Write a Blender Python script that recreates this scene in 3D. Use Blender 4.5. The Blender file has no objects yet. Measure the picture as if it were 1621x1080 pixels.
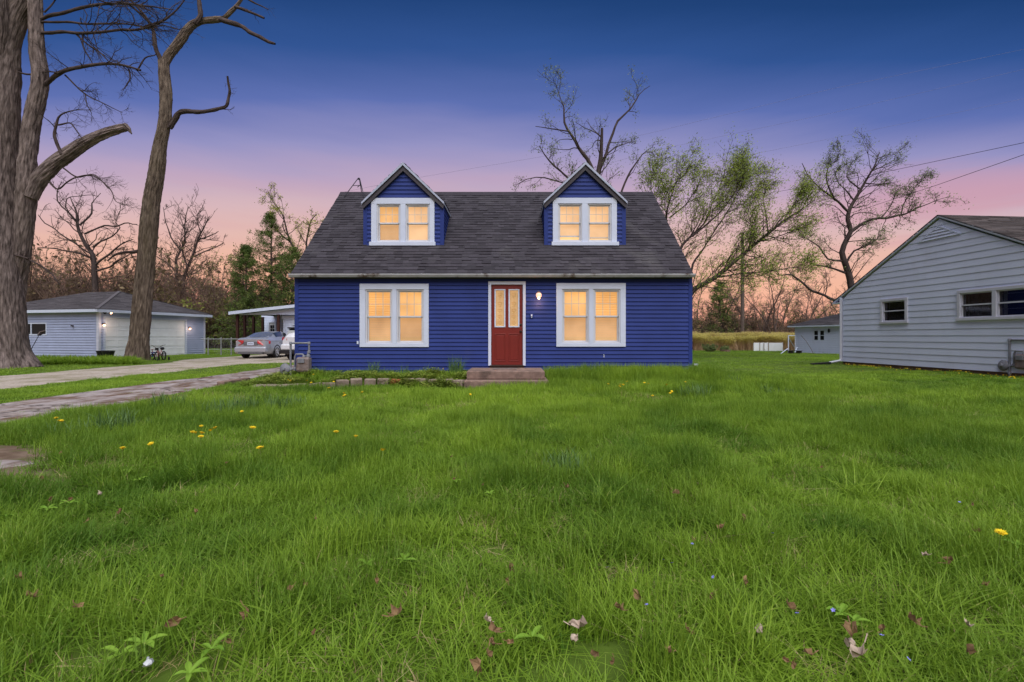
import bpy, math, random
import numpy as np
from mathutils import Vector, Matrix, noise
random.seed(7); RNG = np.random.default_rng(11)
SC = bpy.context.scene
COL = SC.collection

# ------------------------------------------------------------------ camera, world, sun, exposure
F, CZ, HOR, CXP = 750.0, 1.15, 533.0, 810.5      # focal length in photo pixels, eye height, horizon row, centre column
cam_d = bpy.data.cameras.new("camera"); cam = bpy.data.objects.new("camera", cam_d); COL.objects.link(cam)
cam.location = (0, 0, CZ); cam.rotation_euler = (math.radians(90), 0, 0)
cam_d.sensor_width = 36; cam_d.lens = 36*F/1621; cam_d.shift_y = -(540-HOR)/1621
cam_d.clip_start = 0.05; cam_d.clip_end = 2000
SC.camera = cam

world = bpy.data.worlds.new("World"); SC.world = world; world.use_nodes = True
wn, wl = world.node_tree.nodes, world.node_tree.links
wn.clear()
def s2l(c):
    return tuple((x/255/12.92 if x/255 <= 0.04045 else ((x/255+0.055)/1.055)**2.4) for x in c)
def build_world():
    out = wn.new('ShaderNodeOutputWorld'); bg = wn.new('ShaderNodeBackground')
    tc = wn.new('ShaderNodeTexCoord'); sp = wn.new('ShaderNodeSeparateXYZ'); wl.new(tc.outputs['Generated'], sp.inputs[0])
    def m(op, a, b=None):
        n = wn.new('ShaderNodeMath'); n.operation = op
        for i, v in enumerate((a, b)):
            if v is None: continue
            if isinstance(v, (int, float)): n.inputs[i].default_value = v
            else: wl.new(v, n.inputs[i])
        return n.outputs[0]
    x2 = m('MULTIPLY', m('MULTIPLY', sp.outputs[0], sp.outputs[0]), 0.03)
    y2 = m('MULTIPLY', sp.outputs[1], sp.outputs[1])
    den = m('SQRT', m('ADD', m('ADD', x2, y2), 0.0004))
    u = m('DIVIDE', sp.outputs[2], den)
    # soft streaks of high cloud low in the sky
    mp = wn.new('ShaderNodeMapping'); mp.inputs['Scale'].default_value = (1.3, 1.3, 9.0); wl.new(tc.outputs['Generated'], mp.inputs[0])
    nz = wn.new('ShaderNodeTexNoise'); nz.inputs['Scale'].default_value = 1.6; nz.inputs['Detail'].default_value = 4
    wl.new(mp.outputs[0], nz.inputs['Vector'])
    u2 = m('ADD', u, m('MULTIPLY', m('SUBTRACT', nz.outputs[0], 0.5), 0.08))
    uu = m('ADD', u2, m('MULTIPLY', sp.outputs[0], 0.035))
    rp = wn.new('ShaderNodeValToRGB'); wl.new(uu, rp.inputs[0])
    st = [(0.0, (236,144,126)), (0.05, (243,166,142)), (0.11, (244,184,156)), (0.18, (232,186,170)), (0.25, (214,181,186)),
          (0.33, (184,164,193)), (0.40, (148,146,193)), (0.48, (94,112,176)), (0.60, (50,84,146)), (0.72, (32,66,120)), (0.95, (20,48,96))]
    el = rp.color_ramp.elements
    while len(el) > 1: el.remove(el[0])
    el[0].position = st[0][0]; el[0].color = (*s2l(st[0][1]), 1)
    for p, c in st[1:]:
        e = el.new(p); e.color = (*s2l(c), 1)
    # thin dusty-rose cloud bands low on the right
    mp2 = wn.new('ShaderNodeMapping'); mp2.inputs['Scale'].default_value = (1.6, 1.6, 22); wl.new(tc.outputs['Generated'], mp2.inputs[0])
    n2 = wn.new('ShaderNodeTexNoise'); n2.inputs['Scale'].default_value = 1.4; n2.inputs['Detail'].default_value = 5; wl.new(mp2.outputs[0], n2.inputs['Vector'])
    def mrange(v, a, b):
        q = wn.new('ShaderNodeMapRange'); q.interpolation_type = 'SMOOTHSTEP'; q.inputs[1].default_value = a; q.inputs[2].default_value = b; wl.new(v, q.inputs[0]); return q.outputs[0]
    band = m('MULTIPLY', mrange(u, .12, .22), m('SUBTRACT', 1.0, mrange(u, .30, .40)))
    k = m('MULTIPLY', m('MULTIPLY', band, mrange(n2.outputs[0], .42, .66)), m('ADD', m('MULTIPLY', mrange(sp.outputs[0], .35, .72), .45), .14))
    mc = wn.new('ShaderNodeMix'); mc.data_type = 'RGBA'; wl.new(k, mc.inputs[0]); wl.new(rp.outputs[0], mc.inputs[6]); mc.inputs[7].default_value = (*s2l((206,150,166)), 1)
    wl.new(mc.outputs[2], bg.inputs[0]); bg.inputs[1].default_value = SKY_STRENGTH
    wl.new(bg.outputs[0], out.inputs[0])
SKY_STRENGTH = 0.94
build_world()
sun_d = bpy.data.lights.new("sun", 'SUN'); sun = bpy.data.objects.new("sun", sun_d); COL.objects.link(sun)
sun_d.energy = 4.3; sun_d.angle = math.radians(72); sun_d.color = (1.0, 0.985, 0.97)
sun.rotation_euler = (math.radians(29), math.radians(7), 0)   # soft dusk glow from above and behind the camera
vs = SC.view_settings; vs.view_transform = 'Standard'; vs.look = 'None'; vs.exposure = 0.12; vs.gamma = 1
SC.cycles.use_denoising = True
SC.cycles.max_bounces = 6; SC.cycles.transparent_max_bounces = 12

# ------------------------------------------------------------------ helpers
def W(px, py, D):                                   # photo pixel at depth D -> world point
    return Vector(((px-CXP)/F*D, D, CZ-(py-HOR)/F*D))

def tagp(o, label=None, cat=None, group=None, kind=None):
    if label: o['label'] = label
    if cat: o['category'] = cat
    if group: o['group'] = group
    if kind: o['kind'] = kind
    return o
def two_parts(n, m, parent, builders, **k):
    for f in builders: mb = MB(); f(mb); mb.build(n, m, parent, **k)
def empty(name, loc, label, cat, group=None, rz=0):
    o = bpy.data.objects.new(name, None); COL.objects.link(o); o.location = loc; o.rotation_euler = (0, 0, rz)
    o.empty_display_size = 0.2
    return tagp(o, label, cat, group)
def worldloc(o):
    p = Vector((0, 0, 0))
    while o is not None: p = p + o.location; o = o.parent
    return p
def link(name, me, material, parent=None):
    o = bpy.data.objects.new(name, me); COL.objects.link(o)
    if material: me.materials.append(material)
    if parent: o.parent = parent
    return o
def np_mesh(name, V, Q, smooth=False, attrs=None, rnd=None):
    """V (n,3), Q list of index arrays (all quads or all tris)"""
    me = bpy.data.meshes.new(name)
    V = np.asarray(V, dtype=np.float32)
    me.vertices.add(len(V)); me.vertices.foreach_set('co', V.ravel())
    k = Q.shape[1]; n = len(Q)
    me.loops.add(n*k); me.loops.foreach_set('vertex_index', Q.astype(np.int32).ravel())
    me.polygons.add(n); me.polygons.foreach_set('loop_start', np.arange(0, n*k, k, dtype=np.int32))
    me.polygons.foreach_set('use_smooth', np.full(n, smooth, dtype=bool))
    if attrs is not None:
        a = me.attributes.new('bk', 'FLOAT_VECTOR', 'POINT'); a.data.foreach_set('vector', attrs.astype(np.float32).ravel())
    if rnd is not None:
        a = me.attributes.new('rnd', 'FLOAT', 'FACE'); a.data.foreach_set('value', rnd.astype(np.float32))
    me.update(calc_edges=True)
    return me

class MB:
    def __init__(s): s.v = []; s.f = []; s.r = []
    def face(s, pts, r=None):
        i = len(s.v); s.v += [tuple(p) for p in pts]; s.f.append(tuple(range(i, i+len(pts)))); s.r.append(random.random() if r is None else r)
    def box(s, a, b, M=None, r=None):
        x0, y0, z0 = a; x1, y1, z1 = b
        c = [Vector(p) for p in ((x0,y0,z0),(x1,y0,z0),(x1,y1,z0),(x0,y1,z0),(x0,y0,z1),(x1,y0,z1),(x1,y1,z1),(x0,y1,z1))]
        if M is not None: c = [M @ p for p in c]
        i = len(s.v); s.v += [tuple(p) for p in c]; rr = random.random() if r is None else r
        for f in ((0,3,2,1),(4,5,6,7),(0,1,5,4),(1,2,6,5),(2,3,7,6),(3,0,4,7)):
            s.f.append(tuple(i+k for k in f)); s.r.append(rr)
    def beam(s, p, q, w, h, up=(0,0,1)):            # box along p-q
        p, q = Vector(p), Vector(q); d = q-p; L = d.length; d.normalize(); up = Vector(up)
        x = d.cross(up)
        if x.length < 1e-4: x = d.cross(Vector((1,0,0)))
        x.normalize(); z = x.cross(d)
        M = Matrix(((x.x,d.x,z.x,p.x),(x.y,d.y,z.y,p.y),(x.z,d.z,z.z,p.z),(0,0,0,1)))
        s.box((-w/2,0,-h/2),(w/2,L,h/2),M)
    def prism(s, poly, off):                        # planar polygon extruded by vector off
        a = [Vector(p) for p in poly]; off = Vector(off); b = [p+off for p in a]; n = len(a); i = len(s.v)
        s.v += [tuple(p) for p in a+b]; s.f.append(tuple(range(i, i+n))[::-1]); s.f.append(tuple(range(i+n, i+2*n))); s.r += [0.5, 0.5]
        for k in range(n): s.f.append((i+k, i+(k+1) % n, i+n+(k+1) % n, i+n+k)); s.r.append(0.5)
    def tube(s, pts, r, n=8, cap=True):
        pts = [Vector(p) for p in pts]
        rs = r if isinstance(r, (list, tuple)) else [r]*len(pts)
        t0 = (pts[1]-pts[0]).normalized(); ref = Vector((0,0,1)) if abs(t0.z) < .9 else Vector((1,0,0))
        x = t0.cross(ref).normalized(); i0 = len(s.v)
        for k, p in enumerate(pts):
            t = (pts[min(k+1, len(pts)-1)]-pts[max(k-1, 0)]).normalized()
            x = (x - t*x.dot(t)).normalized(); y = t.cross(x)
            for j in range(n):
                a = 2*math.pi*j/n; s.v.append(tuple(p+(x*math.cos(a)+y*math.sin(a))*rs[k]))
        for k in range(len(pts)-1):
            for j in range(n):
                a = i0+k*n+j; b = i0+k*n+(j+1) % n
                s.f.append((a, b, b+n, a+n)); s.r.append(.5)
        if cap:
            s.f.append(tuple(range(i0, i0+n))[::-1]); s.r.append(.5)
            e = i0+(len(pts)-1)*n; s.f.append(tuple(range(e, e+n))); s.r.append(.5)
    def lathe(s, base, axis, prof, n=20):           # prof: (distance along axis, radius)
        base = Vector(base); axis = Vector(axis).normalized()
        pts = [base+axis*d for d, r in prof]; ref = Vector((0,0,1)) if abs(axis.z) < .9 else Vector((1,0,0))
        x = axis.cross(ref).normalized(); y = axis.cross(x); i0 = len(s.v)
        for (d, r), p in zip(prof, pts):
            for j in range(n):
                a = 2*math.pi*j/n; s.v.append(tuple(p+(x*math.cos(a)+y*math.sin(a))*max(r, 1e-4)))
        for k in range(len(prof)-1):
            for j in range(n):
                a = i0+k*n+j; b = i0+k*n+(j+1) % n; s.f.append((a, b, b+n, a+n)); s.r.append(.5)
    def build(s, name, material, parent=None, smooth=False, bevel=0, local=False):
        o3 = Vector((0,0,0)) if local else worldloc(parent)
        me = bpy.data.meshes.new(name)
        me.from_pydata([(a-o3.x, b-o3.y, c-o3.z) for a, b, c in s.v], [], s.f)
        at = me.attributes.new('rnd', 'FLOAT', 'FACE'); at.data.foreach_set('value', np.array(s.r, dtype=np.float32))
        me.update()
        if smooth:
            me.polygons.foreach_set('use_smooth', np.ones(len(me.polygons), dtype=bool))
            try: me.set_sharp_from_angle(angle=math.radians(40))
            except Exception: pass
        o = link(name, me, material, parent)
        if bevel:
            b = o.modifiers.new('bevel', 'BEVEL'); b.width = bevel; b.segments = 2; b.limit_method = 'ANGLE'
        return o

def copy_tree(o, parent=None):
    c = o.copy(); COL.objects.link(c); c.parent = parent
    for ch in [x for x in bpy.data.objects if x.parent == o]: copy_tree(ch, c)
    return c

# ------------------------------------------------------------------ materials
def mat(name, col, rough=0.7, var=0.0, vscale=3.0, bump=0.0, bscale=40.0, spec=0.3, metal=0.0, rnd=0.0, stretch=(1,1,1),
        dirt=None, dirt_scale=1.2, dirt_lo=0.5, dirt_hi=0.75, coords='Object', col2=None, trans=0.0, coat=0.0):
    m = bpy.data.materials.new(name); m.use_nodes = True; nt = m.node_tree; n, l = nt.nodes, nt.links
    b = n['Principled BSDF']; b.inputs['Roughness'].default_value = rough; b.inputs['Metallic'].default_value = metal
    b.inputs['Specular IOR Level'].default_value = spec
    if coat: b.inputs['Coat Weight'].default_value = coat; b.inputs['Coat Roughness'].default_value = .08
    tc = n.new('ShaderNodeTexCoord'); mp = n.new('ShaderNodeMapping'); mp.inputs['Scale'].default_value = stretch
    if coords == 'bk':
        at = n.new('ShaderNodeAttribute'); at.attribute_name = 'bk'; l.new(at.outputs['Vector'], mp.inputs[0])
    elif coords == 'World':
        ge = n.new('ShaderNodeNewGeometry'); l.new(ge.outputs['Position'], mp.inputs[0])
    else: l.new(tc.outputs[coords], mp.inputs[0])
    cur = None
    c2 = col2 if col2 else tuple(min(1, x*(1+var)) for x in col); c1 = tuple(x*(1-var) for x in col) if not col2 else col
    mix = n.new('ShaderNodeMix'); mix.data_type = 'RGBA'; mix.inputs[6].default_value = (*c1, 1); mix.inputs[7].default_value = (*c2, 1)
    nz = n.new('ShaderNodeTexNoise'); nz.inputs['Scale'].default_value = vscale; nz.inputs['Detail'].default_value = 5; l.new(mp.outputs[0], nz.inputs['Vector'])
    mr = n.new('ShaderNodeMapRange'); mr.inputs[1].default_value = .3; mr.inputs[2].default_value = .7; l.new(nz.outputs[0], mr.inputs[0])
    l.new(mr.outputs[0], mix.inputs[0]); cur = mix.outputs[2]
    if rnd:
        at2 = n.new('ShaderNodeAttribute'); at2.attribute_name = 'rnd'
        r2 = n.new('ShaderNodeMapRange'); r2.inputs[3].default_value = 1-rnd; r2.inputs[4].default_value = 1+rnd; l.new(at2.outputs['Fac'], r2.inputs[0])
        vm = n.new('ShaderNodeVectorMath'); vm.operation = 'SCALE'; l.new(cur, vm.inputs[0]); l.new(r2.outputs[0], vm.inputs['Scale']); cur = vm.outputs[0]
    if dirt:
        nd = n.new('ShaderNodeTexNoise'); nd.inputs['Scale'].default_value = dirt_scale; nd.inputs['Detail'].default_value = 8; nd.inputs['Roughness'].default_value = .65
        l.new(mp.outputs[0], nd.inputs['Vector'])
        md = n.new('ShaderNodeMapRange'); md.inputs[1].default_value = dirt_lo; md.inputs[2].default_value = dirt_hi; l.new(nd.outputs[0], md.inputs[0])
        mx = n.new('ShaderNodeMix'); mx.data_type = 'RGBA'; l.new(md.outputs[0], mx.inputs[0]); l.new(cur, mx.inputs[6]); mx.inputs[7].default_value = (*dirt, 1); cur = mx.outputs[2]
    l.new(cur, b.inputs['Base Color'])
    if bump:
        nb = n.new('ShaderNodeTexNoise'); nb.inputs['Scale'].default_value = bscale; nb.inputs['Detail'].default_value = 6; l.new(mp.outputs[0], nb.inputs['Vector'])
        bp = n.new('ShaderNodeBump'); bp.inputs['Strength'].default_value = bump; bp.inputs['Distance'].default_value = .02; l.new(nb.outputs[0], bp.inputs['Height']); l.new(bp.outputs[0], b.inputs['Normal'])
    if trans:
        out = n['Material Output']; tr = n.new('ShaderNodeBsdfTranslucent'); l.new(cur, tr.inputs[0])
        ms = n.new('ShaderNodeMixShader'); ms.inputs[0].default_value = trans; l.new(b.outputs[0], ms.inputs[1]); l.new(tr.outputs[0], ms.inputs[2]); l.new(ms.outputs[0], out.inputs[0])
    return m
def emit(name, col, strength, var=0.0, vscale=3, stretch=(1,1,1), base=None):
    m = mat(name, base or col, .6, var, vscale); nt = m.node_tree; n, l = nt.nodes, nt.links; b = n['Principled BSDF']
    src = b.inputs['Base Color'].links[0].from_socket if False else None
    c1 = tuple(x*(1-var) for x in col); c2 = tuple(x*(1+var) for x in col)
    mix = n.new('ShaderNodeMix'); mix.data_type = 'RGBA'; mix.inputs[6].default_value = (*c1, 1); mix.inputs[7].default_value = (*c2, 1)
    tc = n.new('ShaderNodeTexCoord'); nz = n.new('ShaderNodeTexNoise'); nz.inputs['Scale'].default_value = vscale; l.new(tc.outputs['Object'], nz.inputs['Vector'])
    l.new(nz.outputs[0], mix.inputs[0]); l.new(mix.outputs[2], b.inputs['Emission Color']); b.inputs['Emission Strength'].default_value = strength
    return m

M = {}
M['blue'] = mat('blue_siding', (.020,.038,.185), .6, .12, 1.5, .12, 120, .18, dirt=(.032,.046,.18), dirt_scale=2.5, dirt_lo=.6, dirt_hi=.9)
M['blue_trim'] = mat('blue_trim', (.019,.037,.18), .6, .06, 2, .05, 90, .18)
M['white'] = mat('white_paint', (.54,.60,.74), .5, .04, 4, .08, 60, .3, dirt=(.42,.45,.54), dirt_lo=.6, dirt_hi=.85)
M['sash'] = mat('sash_vinyl', (.55,.57,.62), .45, .05, 5, 0, 40, .35)
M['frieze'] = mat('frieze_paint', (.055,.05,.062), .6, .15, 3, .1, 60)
M['gutter'] = mat('gutter_metal', (.40,.41,.45), .45, .12, 6, .05, 60, .4, dirt=(.10,.065,.05), dirt_scale=2.2, dirt_lo=.56, dirt_hi=.66)
M['shingle'] = mat('asphalt_shingle', (.046,.042,.052), .9, .22, 40, .5, 160, .15, rnd=.26, dirt=(.10,.095,.10), dirt_scale=.9, dirt_lo=.55, dirt_hi=.85)
M['shingle_edge'] = mat('roof_edge', (.035,.033,.04), .85, .2, 20, .3, 90)
M['door_red'] = mat('red_door', (.165,.014,.011), .38, .08, 3, .06, 40, .45)
M['brass'] = mat('aged_bronze', (.05,.035,.03), .35, .1, 20, 0, 40, .5, metal=.7)
M['gold'] = mat('gold_caming', (.8,.55,.2), .3, .1, 20, metal=.9)
M['concrete'] = mat('step_concrete', (.22,.15,.125), .9, .22, 9, .6, 60, .2, dirt=(.09,.065,.055), dirt_scale=3, dirt_lo=.48, dirt_hi=.72)
M['blind'] = emit('lit_blind', (.86,.46,.14), .80, .45, 1.3, base=(.28,.20,.12))
M['blind_low'] = emit('lit_blind_lower', (.80,.44,.17), .58, .40, 1.3, base=(.25,.19,.12))
M['room'] = emit('lit_room', (.95,.60,.24), .95, .3, 1.2, base=(.3,.25,.16))
M['shade_up'] = emit('lit_roller_shade', (.90,.50,.21), .76, .25, 1.6, base=(.3,.24,.17))
M['bulb'] = emit('lamp_bulb', (1,.58,.30), 4.5, 0)
M['muntin'] = mat('muntin_lit', (.62,.55,.48), .5, .05)
M['nsiding'] = mat('aluminium_siding', (.56,.62,.78), .5, .05, 1.2, .08, 50, .3, dirt=(.47,.51,.63), dirt_scale=1.4, dirt_lo=.55, dirt_hi=.85, stretch=(1,1,.5))
M['gsiding'] = mat('garage_siding', (.33,.38,.54), .5, .06, 2, .05, 50, .3)
M['gwhite'] = mat('garage_door_paint', (.78,.80,.84), .5, .04, 3, .05, 50, .3)
M['dark_glass'] = mat('dark_glass', (.010,.011,.014), .12, .1, 4, spec=.25)
M['curtain'] = mat('curtain_cloth', (.16,.16,.17), .9, .4, 9, 0, 40, stretch=(1,14,1))
M['found'] = mat('foundation_block', (.16,.10,.075), .9, .25, 6, .5, 30)
M['wood_dark'] = mat('stained_post', (.045,.016,.012), .7, .2, 8, .2, 40)
M['galv'] = mat('galvanised', (.30,.31,.33), .45, .15, 10, .05, 60, .5, metal=.5)
M['meter'] = mat('meter_grey_paint', (.16,.17,.20), .55, .2, 10, .1, 60, .4, dirt=(.12,.10,.09), dirt_scale=8, dirt_lo=.55, dirt_hi=.7)
M['meter_body'] = mat('meter_case', (.16,.13,.125), .55, .25, 12, .1, 60, .4, dirt=(.14,.09,.07), dirt_scale=10, dirt_lo=.5, dirt_hi=.7)
M['black'] = mat('black_plastic', (.012,.012,.014), .5, .1, 10)
M['rubber'] = mat('tyre_rubber', (.018,.017,.018), .85, .15, 20, .2, 80)
M['silver'] = mat('silver_car_paint', (.36,.38,.44), .28, .03, 3, metal=.35, spec=.5, coat=.6)
M['carwhite'] = mat('white_car_paint', (.56,.57,.62), .3, .02, 3, spec=.5, coat=.6)
M['chrome'] = mat('alloy', (.5,.5,.53), .25, .05, 10, metal=.9)
M['redlens'] = mat('red_lens', (.42,.012,.02), .2, .1, 20, spec=.6, coat=.5)
M['wire'] = mat('wire_black', (.02,.02,.03), .6, .1)
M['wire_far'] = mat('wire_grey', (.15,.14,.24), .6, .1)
M['pole'] = mat('weathered_pole', (.11,.085,.075), .9, .25, 4, .5, 30, stretch=(3,3,.4))

# ------------------------------------------------------------------ ground
def sm(a, b, x):
    t = np.clip((np.asarray(x, dtype=float)-a)/(b-a), 0, 1); return t*t*(3-2*t)
def vnoise(x, y, s, seed=0.0):                        # cheap smooth value noise on arrays
    x = np.asarray(x, float)*s+seed*17.3; y = np.asarray(y, float)*s+seed*9.1
    xi = np.floor(x); yi = np.floor(y); fx = x-xi; fy = y-yi; fx = fx*fx*(3-2*fx); fy = fy*fy*(3-2*fy)
    def h(a, b):
        q = np.sin(a*127.1+b*311.7+seed*74.7)*43758.5453; return q-np.floor(q)
    return (h(xi, yi)*(1-fx)+h(xi+1, yi)*fx)*(1-fy)+(h(xi, yi+1)*(1-fx)+h(xi+1, yi+1)*fx)*fy
def fbm(x, y, s, seed=0):
    return vnoise(x, y, s, seed)*.5+vnoise(x, y, s*2.1, seed+1)*.3+vnoise(x, y, s*4.3, seed+2)*.2
def gz(x, y):
    x = np.asarray(x, float); y = np.asarray(y, float)
    bed = sm(10.5, 11.5, y)*sm(-6.5, -5.9, x)*(1-sm(4.6, 6.4, x))*(1-sm(19, 22, y))*.17
    lawn = (fbm(x, y, .8, 3)-.5)*.14*sm(-6.4, -5.4, x)*(1-sm(10.2, 11.0, y)*(1-sm(5.2, 6.5, x)))
    neigh = .10*sm(9.5, 12, x)*sm(8, 11, y)*(1-sm(19, 24, y))
    return bed+lawn*(1-.7*sm(12, 20, y))+neigh
def gz1(x, y): return float(gz(np.array([x]), np.array([y]))[0])
def axis_pts(lo, hi, fine, far):
    a = np.arange(lo, hi+1e-6, fine); L = []; p = lo; st = fine
    while p > -far: st *= 1.35; p -= st; L.append(p)
    R = []; p = hi; st = fine
    while p < far: st *= 1.35; p += st; R.append(p)
    return np.array(L[::-1]+list(a)+R)
xs = axis_pts(-17, 17, .25, 900); ys = axis_pts(-2, 24, .25, 900)
X, Y = np.meshgrid(xs, ys); Z = gz(X, Y)
nx, ny = len(xs), len(ys)
V = np.stack([X.ravel(), Y.ravel(), Z.ravel()], 1)
ii = (np.arange(ny-1)[:, None]*nx+np.arange(nx-1)[None, :]).ravel()
Q = np.stack([ii, ii+1, ii+1+nx, ii+nx], 1)
M['soil'] = mat('lawn_soil', (.055,.085,.014), .95, 0, 1.6, .8, 9, .1, col2=(.10,.16,.02), coords='World', dirt=(.055,.042,.022), dirt_scale=1.1, dirt_lo=.60, dirt_hi=.72)
g = link('ground', np_mesh('ground', V, Q, True), M['soil']); g['kind'] = 'structure'

def strip_sheet(name, ylo, yhi, left, right, lift, m, dy=.25, nxs=14):
    ysr = np.arange(ylo, yhi+1e-6, dy); P = []
    for y in ysr:
        a, b = left(y), right(y); t = np.linspace(0, 1, nxs); xx = a+(b-a)*t
        zz = gz(xx, np.full(nxs, y))+lift; zz[0] -= lift+.03; zz[-1] -= lift+.03
        P.append(np.stack([xx, np.full(nxs, y), zz], 1))
    V = np.concatenate(P); n = len(ysr)
    ii = (np.arange(n-1)[:, None]*nxs+np.arange(nxs-1)[None, :]).ravel()
    o = link(name, np_mesh(name, V, np.stack([ii, ii+1, ii+1+nxs, ii+nxs], 1), True), m); o['kind'] = 'structure'; return o
def wob(y, s, seed, a): return float((vnoise(np.array([y]), np.array([0.]), s, seed)[0]-.5)*2*a+(vnoise(np.array([y]), np.array([0.]), s*4, seed+5)[0]-.5)*a)
def asL(y): return -8.75+wob(y, .5, 1, .16)
def asR(y): return -6.75+.12*math.sin(y*.3)+wob(y, .6, 2, .18) + (.45*max(0, 1-abs(y-9)/5))*0
def grL(y): return -14.9+wob(y, .4, 3, .3)-(float(sm(19, 24, y))*1.6)
def grR(y): return -11.0+wob(y, .5, 4, .22)+float(sm(19.5, 22.5, y))*3.2
M['asphalt'] = mat('old_asphalt', (.24,.205,.205), .95, 0, 3.5, .7, 26, .15, col2=(.40,.35,.34), coords='World', dirt=(.12,.07,.045), dirt_scale=1.5, dirt_lo=.44, dirt_hi=.62, stretch=(1.6,.9,1))
M['gravel'] = mat('gravel', (.27,.225,.19), .95, 0, 24, 1.0, 30, .15, col2=(.48,.415,.36), coords='World', dirt=(.15,.14,.06), dirt_scale=.9, dirt_lo=.46, dirt_hi=.70)
# cracks in the asphalt
def cracks(m, scale, dark):
    nt = m.node_tree; n, l = nt.nodes, nt.links; b = n['Principled BSDF']; src = b.inputs['Base Color'].links[0].from_socket
    ge = n.new('ShaderNodeNewGeometry'); nz = n.new('ShaderNodeTexNoise'); nz.inputs['Scale'].default_value = 2.5; l.new(ge.outputs['Position'], nz.inputs['Vector'])
    ad = n.new('ShaderNodeVectorMath'); ad.operation = 'MULTIPLY_ADD'; l.new(nz.outputs['Color'], ad.inputs[0]); ad.inputs[1].default_value = (.6,.6,.6); l.new(ge.outputs['Position'], ad.inputs[2])
    vo = n.new('ShaderNodeTexVoronoi'); vo.feature = 'DISTANCE_TO_EDGE'; vo.inputs['Scale'].default_value = scale; l.new(ad.outputs[0], vo.inputs['Vector'])
    r = n.new('ShaderNodeMapRange'); r.inputs[1].default_value = 0; r.inputs[2].default_value = .018; l.new(vo.outputs['Distance'], r.inputs[0])
    mx = n.new('ShaderNodeMix'); mx.data_type = 'RGBA'; l.new(r.outputs[0], mx.inputs[0]); mx.inputs[6].default_value = (*dark, 1); l.new(src, mx.inputs[7]); l.new(mx.outputs[2], b.inputs['Base Color'])
cracks(M['asphalt'], .5, (.06,.045,.04))
strip_sheet('driveway', -3, 20.6, asL, asR, .03, M['asphalt'])
strip_sheet('gravel_drive', -3, 31, grL, grR, .02, M['gravel'])
def paL(y): return -6.2
def paR(y): return -4.05+wob(y, 3, 7, .35)-(y-3.75)**2*1.6
strip_sheet('pavement', 3.15, 4.38, paL, paR, .012, M['asphalt'], dy=.05)

M['dirt'] = mat('bare_dirt', (.10,.065,.045), .95, 0, 5, 1.0, 22, .1, col2=(.20,.145,.11), coords='World', dirt=(.07,.10,.02), dirt_scale=2.2, dirt_lo=.5, dirt_hi=.62)
strip_sheet('bare_dirt', 3.0, 5.1, lambda y: -6.2, lambda y: -3.45+wob(y, 3, 9, .4)-(y-4.05)**2*1.3, .006, M['dirt'], dy=.05)
# ------------------------------------------------------------------ building helpers
def siding(mb, O, u, n, v0, v1, ulo, uhi, holes=(), expo=.102, lip=.025, shift=0.0):
    O = Vector(O); u = Vector(u).normalized(); n = Vector(n).normalized(); up = Vector((0,0,1))
    rows = []; z = v0-shift
    while z < v1-1e-6: rows.append((z, z+expo)); z += expo
    cuts = sorted({h for H in holes for h in (H[2], H[3])})
    fl = ulo if callable(ulo) else (lambda v: ulo); fh = uhi if callable(uhi) else (lambda v: uhi)
    def P(a, v, off): return O+u*a+up*v+n*off
    for z0, z1 in rows:
        r = random.random()
        lo, hi = max(z0, v0), min(z1, v1); br = [lo]+[c for c in cuts if lo < c < hi]+[hi]
        for a, b in zip(br[:-1], br[1:]):
            mid = (a+b)/2; H = sorted([(h[0], h[1]) for h in holes if h[2] <= mid <= h[3]])
            oa = lip*(z1-a)/(z1-z0); ob = lip*(z1-b)/(z1-z0)+.0
            segs = []; cur0, cur1 = fl(a), fl(b)
            for h0, h1 in H: segs.append((cur0, cur1, h0, h0)); cur0 = cur1 = h1
            segs.append((cur0, cur1, fh(a), fh(b)))
            for s0, s1, e0, e1 in segs:
                if e0-s0 < .002 and e1-s1 < .002: continue
                mb.face((P(s0, a, oa), P(e0, a, oa), P(e1, b, ob), P(s1, b, ob)), r)
                if abs(a-z0) < 1e-6 or a == v0: mb.face((P(s0, a, 0), P(e0, a, 0), P(e0, a, oa), P(s0, a, oa)), r)

def shingles(mb, P0, u, s, n, slen, ulo, uhi, expo=.145, tmin=.12, tmax=.32, hmin=.005, hmax=.014):
    P0 = Vector(P0); u = Vector(u).normalized(); s = Vector(s).normalized(); n = Vector(n).normalized()
    fl = ulo if callable(ulo) else (lambda v: ulo); fh = uhi if callable(uhi) else (lambda v: uhi)
    k = 0; v = 0.0
    while v < slen-1e-4:
        v2 = min(v+expo, slen); a0, a1, b0, b1 = fl(v), fl(v2), fh(v), fh(v2)
        wv = random.uniform(-.008, .008); x = a0
        while x < b0-1e-4:
            x2 = min(x+random.uniform(tmin, tmax), b0)
            if b0-x2 < .05: x2 = b0
            t0 = (x-a0)/(b0-a0); t1 = (x2-a0)/(b0-a0); y0 = a1+(b1-a1)*t0; y1 = a1+(b1-a1)*t1
            h = random.choice((hmin, hmax, hmax*1.3))*random.uniform(.8, 1.2); vv = max(0, v+(wv if h > hmin*1.3 else wv+.03)); r = random.random()
            A = P0+u*x+s*vv+n*h; B = P0+u*x2+s*vv+n*h; C = P0+u*y1+s*v2+n*.001; D = P0+u*y0+s*v2+n*.001
            A2 = P0+u*x+s*vv; B2 = P0+u*x2+s*vv
            mb.face((A, B, C, D), r); mb.face((A2, B2, B, A), r); mb.face((A2, A, D), r); mb.face((B, B2, C), r)
            x = x2
        v = v2

def roof_slab(mb, quad, n, th):                      # solid deck under the shingles
    mb.prism([Vector(p)-Vector(n).normalized()*th for p in quad], Vector(n).normalized()*(th-.001))

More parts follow.
